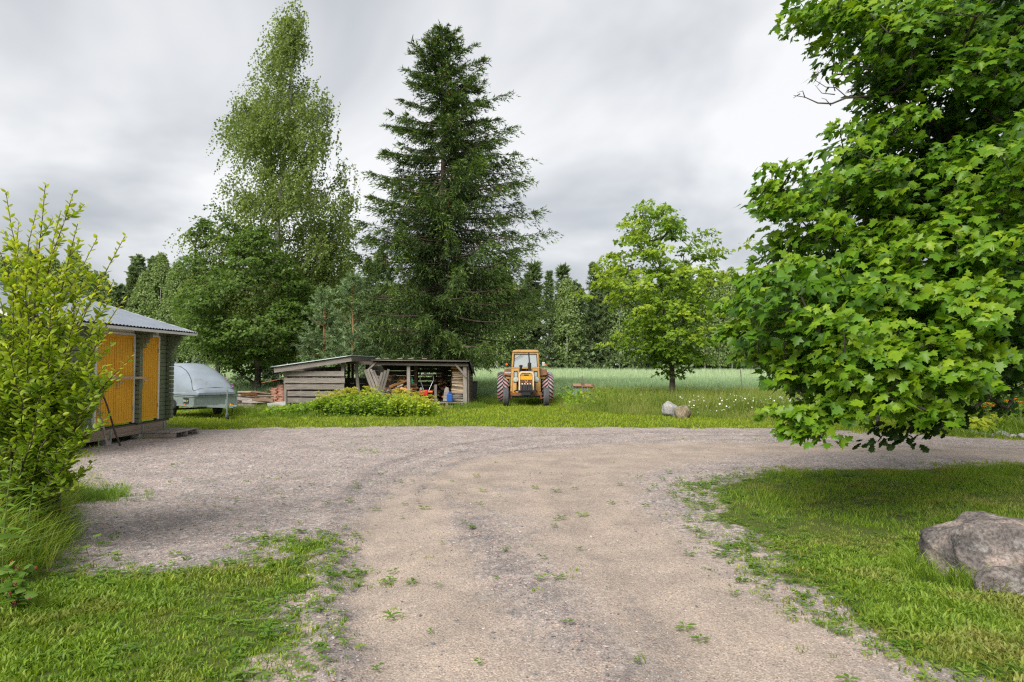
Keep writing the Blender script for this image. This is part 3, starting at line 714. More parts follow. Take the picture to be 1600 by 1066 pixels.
def branch_mesh(name, pos, par, load, ntrunk, rt, mat, parent, n=5):
    r = rt * np.sqrt(np.maximum(load, .6)); i = np.arange(ntrunk, len(pos)); p = par[i]
    r0 = np.minimum(r[p], r[i] * 1.5)
    V, F = cones(pos[p], pos[i], r0, r[i], n)
    o = link(name, npmesh(name, V, F, smooth=True), mat, parent); o['kind'] = 'stuff'; return o
def trunk_mesh(name, pts, rad, mat, parent, n=10):
    return MB().tube(pts, rad, n).build(name, mat, parent, smooth=True)
def foliage(name, mat, parent, parts):
    V = []; F = []; Rn = []; o = 0
    for v, f, r in parts: V.append(v); F.append(f + o); Rn.append(r); o += len(v)
    ob = link(name, npmesh(name, np.concatenate(V), np.concatenate(F), rnd=np.concatenate(Rn)), mat, parent); ob['kind'] = 'stuff'; return ob
def leaf_parts(name, tmpl, mat, parent, pos, B, scl, rnd, pick):
    """the leaves that show largest: one object each, meshes shared"""
    meshes = []
    for k in range(6):
        me = npmesh(name, tmpl[0], tmpl[1], rnd=np.full(len(tmpl[0]), (k + .5) / 6)); me.materials.append(mat); meshes.append(me)
    for i in pick:
        o = bpy.data.objects.new(name, meshes[min(5, int(rnd[i] * 6))]); COL.objects.link(o)
        m4 = np.eye(4); m4[:3, :3] = B[i] * scl[i]; m4[:3, 3] = pos[i]; o.matrix_basis = Matrix(m4.tolist()); attach(o, parent)
def broad_leaves(centers, per, rad, size, axis_xy, flat=.55, droop=.55, fresh_and_shade=None, zc=None, spread_jit=.45, njit=.35, nout=.5):
    """leaves in shallow umbrellas round each twig end: tips hang outward, blades face up and out"""
    N = len(centers); c = np.repeat(centers, per, 0); n = len(c); rr = np.repeat(rad, per)
    u = unit(rng.normal(size=(n, 3))); u[:, 2] = np.abs(u[:, 2]) * .9 - .25
    off = u * (rr * rng.uniform(.35, 1.0, n) ** .6)[:, None]; off[:, 2] *= flat
    p = c + off
    out = np.stack([p[:, 0] - axis_xy[0], p[:, 1] - axis_xy[1], np.zeros(n)], 1); out = unit(out)
    d = unit(off * np.array([1, 1, .3]) + out * rr[:, None] * .8 + rng.normal(0, spread_jit, (n, 3)) * rr[:, None]); d[:, 2] -= droop * rng.uniform(.3, 1.3, n)
    nr = unit(np.array([0, 0, 1.0]) + out * nout + rng.normal(0, njit, (n, 3)))
    s = size * rng.uniform(.6, 1.2, n)
    fr = np.clip(.36 + .42 * (off[:, 2] / (rr * flat + 1e-6)) + rng.normal(0, .10, n) + (np.repeat(fresh_and_shade, per) if fresh_and_shade is not None else 0), 0, 1)  # cluster tops tinted lighter: falling light put into the leaf colour
    return p, frames(d, nr), s, fr

# ---------- big maple at the right edge, its trunk just outside the picture
def big_maple():
    bx_, by_ = 7.7, 9.4; root = thing('maple_tree', (bx_, by_, 0), 'huge leafy maple overhanging the gravel beside the granite boulder', 'tree')
    tz = np.linspace(0, 9.2, 14); trunk = np.stack([bx_ + .12 * np.sin(tz * .7), by_ + .1 * np.cos(tz * .9) - .1, tz], 1)
    trunk_mesh('trunk', trunk, np.linspace(.30, .06, 14) + np.array([.12, .03] + [0] * 12), M['bark'], root)
    lobes = [(1262, 28, 8.6, .42), (1330, 35, 8.4, .6), (1420, 45, 8.2, .8), (1520, 20, 8.3, 1.0), (1320, 85, 8.8, .35), (1400, 120, 8.6, .5), (1480, 130, 8.2, .75), (1580, 120, 8, .9),
             (1385, 205, 8.4, .38), (1325, 222, 8.4, .30), (1440, 215, 8.2, .6), (1520, 240, 8.4, .8), (1345, 270, 8.1, .45), (1290, 285, 8.2, .42), (1215, 290, 8.3, .36), (1195, 320, 8.3, .30), (1260, 330, 8.1, .42),
             (1400, 300, 8.0, .65), (1480, 330, 8.2, .7), (1580, 330, 7.6, .75), (1310, 365, 8.0, .55), (1235, 385, 8.4, .35), (1400, 400, 7.8, .65), (1490, 410, 7.6, .65), (1575, 430, 7.0, .6),
             (1215, 430, 8.2, .38), (1285, 440, 7.8, .52), (1185, 470, 8.2, .3), (1365, 470, 7.2, .55), (1450, 490, 7.0, .6), (1550, 520, 6.8, .55), (1195, 520, 8.0, .35), (1180, 560, 8.2, .25), (1265, 520, 7.5, .5),
             (1330, 545, 6.9, .5), (1410, 560, 6.7, .5), (1490, 565, 6.8, .45), (1250, 585, 7.3, .38), (1310, 605, 6.9, .42), (1385, 620, 6.7, .40), (1455, 620, 6.9, .36), (1250, 640, 7.3, .25), (1300, 650, 7.0, .26), (1245, 683, 7.3, .16), (1232, 655, 7.4, .20), (1168, 475, 8.3, .30), (1160, 525, 8.3, .28), (1175, 430, 8.4, .25), (1178, 300, 8.4, .25), (1280, 665, 7.1, .18),
             (1450, 90, 9.5, .9), (1540, 220, 9.8, 1.0), (1430, 260, 9.6, .8), (1350, 330, 9.4, .7), (1500, 420, 9.4, .9), (1380, 440, 9.0, .8), (1300, 500, 8.8, .55), (1450, 540, 8.6, .6), (1590, 60, 9.5, 1.0), (1590, 250, 7.2, .6)]
    cen = []; rad = []
    for px, py, D, r in lobes:
        c = P(px, py, D); k = max(2, int(round(r * r * 24)))
        for _ in range(k):
            u = unit(rng.normal(size=3)); u[2] *= .85; cen.append(c + u * r * rng.uniform(.25, .95)); rad.append(rng.uniform(.20, .36) * (1 if r > .3 else .7))
    sil = np.array([(1245, 25), (1275, 60), (1300, 95), (1362, 112), (1372, 150), (1350, 190), (1310, 215), (1315, 240), (1280, 270), (1215, 275), (1185, 315), (1230, 340), (1240, 370), (1200, 405), (1180, 435), (1170, 500), (1175, 550), (1210, 580), (1240, 625), (1262, 650), (1300, 645), (1400, 632), (1500, 615), (1620, 580), (1620, -10), (1250, -10)])
    fx, fy = rng.uniform(1150, 1620, 1350), rng.uniform(-10, 680, 1350); ins = poly_sd(sil, fx, fy) > 0
    for px, py in zip(fx[ins], fy[ins]):                       # the deep middle of the crown, behind its outer sprays
        D = rng.uniform(8.4, 10.6) - (1.2 if py > 420 else 0); cen.append(P(px, py, D)); rad.append(rng.uniform(.24, .38))
    nvis = len(cen)
    for _ in range(480):                                       # the rest of the crown, above and to the right of the picture
        a = rng.uniform(0, 6.283); z = rng.uniform(2.2, 11.0); rr = 4.0 * math.sqrt(max(.05, 1 - ((z - 5.6) / 5.8) ** 2)) * rng.uniform(.35, 1) ** .5
        p = np.array([bx_ + math.cos(a) * rr, by_ + math.sin(a) * rr, z])
        px = 800 + FPX * p[0] / max(p[1], .1); py = 572 - FPX * (p[2] - EYE) / max(p[1], .1)
        if py > -20 and px < 1590: continue
        cen.append(p); rad.append(rng.uniform(.3, .5))
    cen = np.array(cen); rad = np.array(rad)
    pos, par, load = grow(trunk, cen, .45, .04)
    branch_mesh('branches', pos, par, load, len(trunk), .0058, M['bark'], root)
    deep = np.arange(len(cen)) >= sum(max(2, int(round(r * r * 24))) for *_, r in lobes); per = np.where(np.arange(len(cen)) < nvis, np.where(deep, 19, 31), 9)
    fresh_and_shade = np.clip((np.linalg.norm(cen[:, :2] - [bx_, by_], axis=1) - 2.6) / 5.0, -.28, .16) - np.where(deep, .26, -.04)  # crown shade painted into leaf colour: deep leaves darker, outer sprays lighter
    p, B, s, fr = broad_leaves(cen, per, rad, .124, (bx_, by_), .95, .75, fresh_and_shade, spread_jit=.7, njit=.5, nout=.9)
    B[:, :, 0] *= rng.uniform(.72, 1.12, len(p))[:, None]; B[:, :, 2] *= rng.uniform(-.8, 2.4, len(p))[:, None]
    toward = -p[:, 1] + .15 * np.linalg.norm(p - np.array([bx_, by_, 5]), axis=1)
    px = 800 + FPX * p[:, 0] / p[:, 1]; py = 572 - FPX * (p[:, 2] - EYE) / p[:, 1]
    sc_ = s / p[:, 1] * (np.abs(unit(B[:, :, 2])[:, 1]) + .35); sc_[(px > 1600) | (py < 0) | (p[:, 1] > 8.3)] = 0
    cell = (px // 30).astype(int) * 1000 + (py // 30).astype(int); pick = []; seen = {}
    for i in np.argsort(p[:, 1]):                              # nearest leaf of every patch of the crown
        if sc_[i] <= 0: continue
        if seen.get(cell[i], 0) < 2: seen[cell[i]] = seen.get(cell[i], 0) + 1; pick.append(i)
    pick = np.array(pick)[np.argsort(-sc_[pick])][:300]
    keep = np.ones(len(p), bool); keep[pick] = False
    dp = np.repeat(deep, per); parts = []
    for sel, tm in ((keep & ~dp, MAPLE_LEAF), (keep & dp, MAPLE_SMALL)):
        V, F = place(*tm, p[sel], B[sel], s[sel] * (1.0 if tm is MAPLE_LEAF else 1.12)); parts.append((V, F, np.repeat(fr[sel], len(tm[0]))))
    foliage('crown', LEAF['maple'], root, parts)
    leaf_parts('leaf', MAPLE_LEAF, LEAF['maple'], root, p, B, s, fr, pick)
    # the bare dead branch against the sky
    mb = MB(); 
    a = P(1352, 152, 8.6); tip = P(1238, 150, 8.6)
    main = [P(*q, 8.6) for q in ((1420, 140), (1352, 151), (1322, 153), (1300, 162), (1278, 161), (1258, 152), (1240, 149))]
    mb.tube(main, [.022, .016, .013, .011, .009, .006, .003], 6)
    for pts in [((1322, 153), (1308, 141), (1290, 136), (1275, 124), (1272, 112)), ((1300, 145), (1283, 142), (1276, 134)), ((1308, 141), (1303, 128), (1298, 123)), ((1331, 152), (1334, 135), (1342, 128)),
                ((1345, 151), (1340, 142), (1330, 146)), ((1258, 152), (1252, 143), (1246, 145)), ((1300, 162), (1290, 155), (1284, 153)), ((1362, 128), (1345, 122), (1328, 119)), ((1246, 149), (1240, 155)), ((1275, 124), (1284, 118), (1270, 113))]:
        mb.tube([P(*q, 8.6) + rng.normal(0, .02, 3) for q in pts], np.linspace(.008, .0022, len(pts)), 5)
    mb.build('dead_branch', M['bark'], root)
big_maple()

# ---------- oak branches hanging low under the maple
def oak():
    bx_, by_ = 8.1, 8.0; root = thing('oak_tree', (bx_, by_, 0), 'dark oak whose low twigs hang beneath the big maple', 'tree')
    tz = np.linspace(0, 3.4, 8); trunk = np.stack([bx_ - .05 * tz, by_ + 0 * tz, tz], 1); trunk_mesh('trunk', trunk, np.linspace(.09, .03, 8), M['bark'], root, 8)
    cen = np.array([P(*q) for q in [(1385, 672, 7.3), (1410, 690, 7.3), (1425, 665, 7.4), (1372, 690, 7.2), (1400, 640, 7.5), (1480, 660, 7.6), (1500, 655, 7.7), (1525, 600, 7.6), (1545, 620, 7.7), (1560, 590, 7.7), (1585, 610, 7.8), (1575, 640, 7.8), (1540, 570, 7.7), (1520, 640, 7.7), (1460, 675, 7.5), (1600, 570, 7.8), (1630, 590, 7.9), (1660, 560, 8), (1650, 630, 8)]])
    pos, par, load = grow(trunk, cen, .3, .03); branch_mesh('branches', pos, par, load, len(trunk), .006, M['bark'], root, 5)
    per = np.full(len(cen), 18); p, B, s, fr = broad_leaves(cen, per, np.full(len(cen), .17), .115, (bx_, by_), .9, .9)
    V, F = place(*OAK_LEAF, p, B, s); foliage('crown', LEAF['oak'], root, [(V, F, np.repeat(fr, len(OAK_LEAF[0])))])
oak()

# ---------- young maple in the middle of the far lawn
def young_maple(name, label, x, y, H, prof, seed_lobes, nclus, per, leaf=.15, group=None, lean=0.0, tr=.135):
    root = thing(name, (x, y, hz(x, y)), label, 'tree', group)
    tz = np.linspace(0, H * .8, 12); trunk = np.stack([x + lean * (tz / H) + .10 * np.sin(tz * .9), y + .06 * np.cos(tz), hz(x, y) + tz], 1)
    trunk_mesh('trunk', trunk, np.linspace(tr, min(.02, tr * .4), 12), M['bark'], root)
    cen = []; rad = []
    zs = [q[0] for q in prof]; rs = [q[1] for q in prof]
    while len(cen) < nclus:
        z = rng.uniform(zs[0], zs[-1]); r = np.interp(z, zs, rs)
        if rng.uniform() > (r / max(rs)) ** 1.3 + .08: continue
        a = rng.uniform(0, 6.283); rr = r * math.sqrt(rng.uniform(.12, 1)) * (1 + .18 * math.sin(3 * a + z * 2))
        p = np.array([x + lean * z / H + math.cos(a) * rr, y + math.sin(a) * rr, hz(x, y) + z + .25 * math.sin(a * 2)])
        if fbm(np.array([a * 1.6]), np.array([z * .75]), 91)[0] < .44 and rr > .5 * r: continue
        cen.append(p); rad.append(rng.uniform(.26, .46))
    for q in seed_lobes: cen.append(np.array(q)); rad.append(.35)
    cen = np.array(cen); rad = np.array(rad); pos, par, load = grow(trunk, cen, .45, .03)
    branch_mesh('branches', pos, par, load, len(trunk), .0085, M['bark'], root, 5)
    fresh_and_shade = np.clip((np.hypot(cen[:, 0] - x, cen[:, 1] - y) - 1.3) / 4 + (cen[:, 2] - H * .55) / (H * 3.5), -.25, .3)
    p, B, s, fr = broad_leaves(cen, np.full(len(cen), per), rad * 1.15, leaf, (x, y), .85, .6, fresh_and_shade, spread_jit=.7, njit=.5, nout=.8)
    V, F = place(*MAPLE_SMALL, p, B, s); foliage('crown', LEAF['ymaple'], root, [(V, F, np.repeat(fr, len(MAPLE_SMALL[0])))])
mx, my = X_at(1050, 28.0), 28.0
young_maple('maple_tree', 'young round-crowned maple standing behind the two lichen boulders', mx, my, 8.6,
            [(1.35, .5), (1.8, 1.3), (2.4, 2.1), (3.2, 2.55), (4.4, 2.65), (5.4, 2.5), (6.4, 2.3), (7.4, 1.75), (8.3, .9)],
            [P(905, 462, 28), P(918, 466, 28), P(1130, 395, 28), P(1118, 402, 28), P(1012, 318, 28), P(1105, 540, 27), P(945, 540, 27)], 360, 30, .16, lean=-.55)
young_maple('maple_tree', 'small yellow-green maple half hidden behind the huge maple', X_at(1370, 17.5), 17.5, 5.4,
            [(1.2, .9), (2.2, 1.9), (3.2, 2.1), (4.2, 1.6), (5.2, .4)], [P(1125, 490, 17.5), P(1150, 432, 17.5), P(1170, 385, 17.5)], 80, 22, .14, tr=.045)

# ---------- the big spruce
def spruce_arrays(H, Lmax, zlow, nwh, per, tw_step, blades, bl, bw, detail=1.0, seed=0, asym=None, hang=.55, prof=None, tl=1.0):
    r = np.random.default_rng(seed); P0 = []; P1 = []; R0 = []; R1 = []; TP = []; TD = []; TL = []; TS = []
    zz = zlow + (H - zlow - .25) * (np.linspace(0, 1, nwh) ** .92)
    for iz, z in enumerate(zz):
        f = (z - zlow) / (H - zlow); L0 = (Lmax * (1 - f) ** .82 * (1 if f > .10 else .80 + 2.0 * f) + .22) if prof is None else np.interp(f, prof[0], prof[1])
        for k in range(per):
            a = r.uniform(0, 6.283); L = L0 * r.uniform(.62, 1.10) * (asym(a, z) if asym else 1); z0 = z + r.uniform(-.2, .2)
            a1 = np.interp(f, [0, .35, .7, 1], [-.46, -.26, .12, .7]); a2 = np.interp(f, [0, .35, .7, 1], [.32, .27, .10, .05])
            n = max(3, int(L / .45)); s = np.linspace(0, 1, n + 1); yaw = a + .25 * r.normal() * s
            pts = np.stack([np.cos(yaw) * L * s, np.sin(yaw) * L * s, z0 + L * (a1 * s + a2 * s * s)], 1)
            P0 += list(pts[:-1]); P1 += list(pts[1:]); rr = .010 + .012 * L; R0 += list(rr * (1.02 - s[:-1])); R1 += list(rr * (1.02 - s[1:]))
            nt = max(3, int(L / tw_step)); st = np.sort(r.uniform(.04, 1.0, nt)); 
            q = np.stack([np.interp(st, s, pts[:, j]) for j in range(3)], 1)
            fwd = np.stack([np.cos(a) * np.ones(nt), np.sin(a) * np.ones(nt), (a1 + 2 * a2 * st)], 1); lat = np.stack([-np.sin(a) * np.ones(nt), np.cos(a) * np.ones(nt), 0 * st], 1)
            for sg in (-1, 1):
                d = unit(fwd * .75 + lat * sg * (.75 * (1 - .55 * st))[:, None] + r.normal(0, .18, (nt, 3)) + np.array([0, 0, -hang])[None] * (1.1 - .75 * st)[:, None] * (1.25 - .9 * f))
                TP.append(q); TD.append(d); TL.append(tl * (.20 + .16 * L * (1 - .6 * st)) * r.uniform(.6, 1.2, nt)); TS.append(st * .8 + .2 * r.uniform(size=nt))
    TP = np.concatenate(TP); TD = np.concatenate(TD); TL = np.minimum(np.concatenate(TL), 1.05); TS = np.concatenate(TS); n = len(TP)
    t = np.repeat(r.uniform(0, 1, (1, blades)), n, 0).ravel() * .85 + r.uniform(0, .15, n * blades)
    bp = np.repeat(TP, blades, 0) + np.repeat(TD * TL[:, None], blades, 0) * t[:, None]
    bp[:, 2] -= (np.repeat(TL, blades) * t) ** 2 * .55
    bd = unit(np.repeat(TD, blades, 0) + r.normal(0, .48, (n * blades, 3))); nr = unit(r.normal(size=(n * blades, 3)) + [0, 0, .8])
    B = frames(bd, nr); sc = bl * r.uniform(.6, 1.25, n * blades)
    tv = NEEDLE[0] * np.array([[bw / bl, 1, 1]])
    V, F = place(tv, NEEDLE[1], bp, B, sc)
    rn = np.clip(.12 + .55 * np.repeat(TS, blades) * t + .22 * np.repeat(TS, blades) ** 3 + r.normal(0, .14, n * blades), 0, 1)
    return (np.array(P0), np.array(P1), np.array(R0), np.array(R1)), (V, F, np.repeat(rn, 3)), (TP, TS)
def big_spruce():
    x, y = X_at(690, 34.0), 34.0; z = hz(x, y); root = thing('spruce_tree', (x, y, z), 'tall dark spruce with drooping branches rising behind the woodshed', 'tree')
    H = 18.9
    trunk_mesh('trunk', [(x + .06 * math.sin(k), y, z + H * k / 12) for k in range(13)], np.linspace(.30, .02, 13), M['spruce_bark'], root)
    asym = lambda a, zz: 1.0 + .12 * math.cos(a - .1)
    br, (V, F, rn), (tp, ts) = spruce_arrays(H, 4.85, 2.8, 46, 7, .085, 9, .19, .052, seed=4, tl=1.35, hang=.78, asym=asym, prof=([0, .12, .3, .5, .69, .85, .95, 1], [3.9, 4.8, 4.7, 4.0, 3.0, 1.8, .7, .12]))
    off = np.array([x, y, z])
    Vb, Fb = cones(br[0] + off, br[1] + off, br[2], br[3], 4); link('branches', npmesh('branches', Vb, Fb), M['spruce_bark'], root)
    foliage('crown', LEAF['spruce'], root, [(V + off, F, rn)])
    k = (tp[:, 2] > 5) & (ts > .6); c = tp[k]; c = c[rng.choice(len(c), 190, replace=False)] + off - np.array([0, 0, .08])
    Vc, Fc = cones(c, c - np.array([0, 0, .13]), np.full(len(c), .028), np.full(len(c), .014), 5); o = link('cones', npmesh('cones', Vc, Fc), M['cone'], root); o['kind'] = 'stuff'
big_spruce()

# ---------- tall birch, the dense alder below it, the thin birch and the two pines
def birch(label, x, y, H, prof, nclus, strings, per, leaf, lean=0.0, tr=.2, wind=(-.25, 0), mat='birch', strlen=1.1):
    z = hz(x, y); root = thing('birch_tree', (x, y, z), label, 'tree')
    tz = np.linspace(0, H * .97, 18); trunk = np.stack([x + lean * (tz / H) ** 1.5 + .15 * np.sin(tz * .45), y + .1 * np.cos(tz * .5), z + tz], 1)
    trunk_mesh('trunk', trunk, np.linspace(tr, .03, 18), M['birch_bark'], root)
    zs = [q[0] for q in prof]; rs = [q[1] for q in prof]; cen = []
    while len(cen) < nclus:
        zz = rng.uniform(zs[0], zs[-1]); r = np.interp(zz, zs, rs)
        if rng.uniform() > (r / max(rs)) ** 1.2 + .1: continue
        a = rng.uniform(0, 6.283); rr = r * math.sqrt(rng.uniform(.05, 1)); 
        if fbm(np.array([a * 1.3 + 5]), np.array([zz * .55]), 93)[0] < .47 and rr > .4 * r: continue
        cx = x + lean * (zz / H) ** 1.5; cen.append([cx + math.cos(a) * rr, y + math.sin(a) * rr, z + zz])
    cen = np.array(cen); pos, par, load = grow(trunk, cen, .7, -.02)
    branch_mesh('branches', pos, par, load, len(trunk), .0075, M['bark'], root, 4)
    n = len(cen) * strings; c = np.repeat(cen, strings, 0) + rng.normal(0, .28, (n, 3)); L = strlen * rng.uniform(.35, 1.15, n)
    a = rng.uniform(0, 6.283, n); d0 = np.stack([np.cos(a) * .45 + wind[0], np.sin(a) * .45 + wind[1], np.full(n, .1)], 1)
    t = np.tile(np.linspace(.05, 1, per), n); Lr = np.repeat(L, per)
    p = np.repeat(c, per, 0) + np.repeat(d0, per, 0) * (Lr * t)[:, None] + np.array([0, 0, -1.0]) * (Lr * t ** 1.7)[:, None] * .95 + rng.normal(0, .042, (n * per, 3))
    d = unit(rng.normal(0, .6, (len(p), 3)) + np.array([wind[0] * .8, 0, -.65])); nr = unit(rng.normal(size=(len(p), 3)) + [0, -.3, .5])
    V, F = place(*DIAMOND, p, frames(d, nr), leaf * rng.uniform(.6, 1.2, len(p)))
    rn = np.clip(np.repeat(rng.normal(.5, .14, n), per) + rng.normal(0, .13, len(p)), 0, 1)
    foliage('crown', LEAF[mat], root, [(V, F, np.repeat(rn, 4))])
birch('tall slender birch rising above the dense alder left of the spruce', X_at(428, 38), 38.0, 21.9,
      [(2.5, 2.8), (6.5, 4.4), (10, 4.3), (12, 4.1), (13.5, 3.4), (15, 2.8), (17.5, 2.0), (19.5, 1.15), (22.2, .2)], 740, 8, 18, .142, lean=.9, tr=.22, wind=(-.35, .0), strlen=1.5)
birch('thin young birch between the tall birch and the spruce', X_at(522, 40), 40.0, 10.8, [(4.5, 1.0), (7, 1.3), (9, .9), (10.6, .25)], 90, 6, 13, .13, tr=.08, wind=(-.2, 0))
def bushy(name, label, x, y, H, prof, nclus, per, leaf, mat, rad=(.3, .55), tr=.16, tmpl=OVAL_LEAF, cat='tree', flat=.8, barkm='bark', group=None):
    z = hz(x, y); root = thing(name, (x, y, z), label, cat, group)
    tz = np.linspace(0, H * .75, 9); trunk = np.stack([x + .12 * np.sin(tz), y + 0 * tz, z + tz], 1); trunk_mesh('trunk' if cat == 'tree' else 'stem', trunk, np.linspace(tr, tr * .15, 9), M[barkm], root, 8)
    zs = [q[0] for q in prof]; rs = [q[1] for q in prof]; cen = []
    while len(cen) < nclus:
        zz = rng.uniform(zs[0], zs[-1]); r = np.interp(zz, zs, rs)
        if rng.uniform() > (r / max(rs)) ** 1.3 + .06: continue
        a = rng.uniform(0, 6.283); rr = r * rng.uniform(.2, 1) ** .42
        if fbm(np.array([a * 1.5 + 3]), np.array([zz * .8]), 95)[0] < .44 and rr > .62 * r: continue
        cen.append([x + math.cos(a) * rr, y + math.sin(a) * rr, z + zz])
    cen = np.array(cen); pos, par, load = grow(trunk, cen, .5, .02); branch_mesh('branches', pos, par, load, len(trunk), .007, M['bark'], root, 4)
    p, B, s, fr = broad_leaves(cen, np.full(len(cen), per), rng.uniform(*rad, len(cen)), leaf, (x, y), flat, .5, spread_jit=.8)
    V, F = place(*tmpl, p, B, s); foliage('crown' if cat == 'tree' else 'foliage', LEAF[mat], root, [(V, F, np.repeat(fr, len(tmpl[0])))])
bushy('alder_tree', 'dense dark green alder below the tall birch behind the trailer', X_at(400, 34.5), 34.5, 8.0,
      [(1.2, .7), (2.2, 2.5), (3.2, 3.4), (4.4, 3.5), (5.6, 3.0), (6.8, 2.1), (8.0, 1.1), (8.8, .4)], 520, 46, .17, 'alder', (.35, .6), .2, tmpl=DIAMOND)
bushy('aspen_tree', 'light green round-leaved tree at the left flank of the tall birch', X_at(338, 36.5), 36.5, 10.4,
      [(2.2, .6), (3.4, 1.7), (5.2, 2.2), (7.0, 2.1), (8.8, 1.6), (10.3, .5)], 230, 40, .17, 'alder', (.3, .5), .14, tmpl=DIAMOND)
def pine(label, x, y, H, Lm, seed):
    z = hz(x, y); root = thing('pine_tree', (x, y, z), label, 'tree'); r = np.random.default_rng(seed)
    trunk_mesh('trunk', [(x, y, z + H * k / 8) for k in range(9)], np.linspace(.09, .015, 9), M['pine_bark'], root, 8)
    P0 = []; P1 = []; R0 = []; R1 = []; bp = []; bd = []; rn = []
    for i, zz in enumerate(np.linspace(.5, H, 17)):
        f = zz / H; L0 = Lm * (1 - f) ** .75 + .15
        for k in range(6):
            a = r.uniform(0, 6.283); L = L0 * r.uniform(.7, 1.1); up = .35 + .5 * f
            e = np.array([math.cos(a) * L, math.sin(a) * L, up * L]); q = np.array([x, y, z + zz - .25]); mid = q + e * np.array([.55, .55, .4])
            P0 += [q, mid]; P1 += [mid, q + e]; R0 += [.018, .011]; R1 += [.011, .005]
            nt = max(3, int(L * 6))
            for s in r.uniform(.25, 1.0, nt):
                c = (q + (mid - q) * s / .55) if s < .55 else mid + (q + e - mid) * (s - .55) / .45
                tw = unit(e * np.array([1, 1, .4]) / L + r.normal(0, .55, 3) + [0, 0, .35]); tl = r.uniform(.18, .38)
                m = 34; t = r.uniform(0, 1, m); bp.append(c + tw * (tl * t)[:, None]); bd.append(unit(tw * .9 + r.normal(0, .55, (m, 3)))); rn.append(np.clip(.35 + .4 * t * s + r.normal(0, .13, m), 0, 1))
    Vb, Fb = cones(P0, P1, R0, R1, 4); link('branches', npmesh('branches', Vb, Fb), M['pine_bark'], root)
    bp = np.concatenate(bp); bd = np.concatenate(bd); rn = np.concatenate(rn)
    V, F = place(NEEDLE[0] * np.array([[.22, 1, 1]]), NEEDLE[1], bp, frames(bd, unit(r.normal(size=bd.shape))), r.uniform(.13, .22, len(bp)))
    foliage('crown', LEAF['pine'], root, [(V, F, np.repeat(rn, 3))])
pine('blue-green young pine closest to the spruce behind the woodshed', X_at(551, 32.5), 32.5, 6.1, 1.75, 1)
pine('shorter blue-green young pine next to the alder behind the woodshed', X_at(506, 33), 33.0, 5.4, 1.55, 2)

# ---------- low shrubs
bushy('willow_shrub', 'pale grey-green willow shrub at the field edge right of the trailer', X_at(398, 36), 36.0, 1.7, [(.1, .8), (.6, 1.2), (1.2, 1.0), (1.7, .3)], 60, 26, .12, 'sage', (.2, .35), .03, DIAMOND, 'shrub')
bushy('willow_shrub', 'pale willow shrub behind the slatted end of the woodshed', X_at(436, 34.5), 34.5, 2.4, [(.1, .7), (.9, 1.0), (1.7, .9), (2.4, .3)], 55, 26, .12, 'sage', (.2, .35), .03, DIAMOND, 'shrub')
bushy('willow_shrub', 'pale willow shrub seen through the woodshed opening', X_at(556, 35.5), 35.5, 2.2, [(.1, .8), (.9, 1.1), (1.6, .9), (2.2, .3)], 55, 26, .12, 'sage', (.2, .35), .03, DIAMOND, 'shrub')
for i, (px, D, H, r, lab) in enumerate([(1470, 21, 2.6, 1.5, 'leafy garden shrub behind the gravel under the maple'), (1560, 22, 3.0, 1.7, 'tall garden shrub behind the daylilies'), (1650, 19, 3.2, 1.8, 'garden shrub past the end of the flower bed'),
                                         (1390, 24, 1.8, 1.3, 'low garden shrub between the small maple and the flower bed'), (1700, 27, 5.5, 2.6, 'broad bush tree beyond the flower bed'), (1520, 30, 4.4, 2.2, 'bush tree beyond the garden shrubs under the maple')]):
    bushy('garden_shrub', lab, X_at(px, D), float(D), H, [(.1, r * .6), (H * .35, r), (H * .7, r * .8), (H, r * .25)], int(55 * r * r), 22, .14, 'alder' if i % 2 else 'ymaple', (.25, .42), .05, DIAMOND, 'shrub')

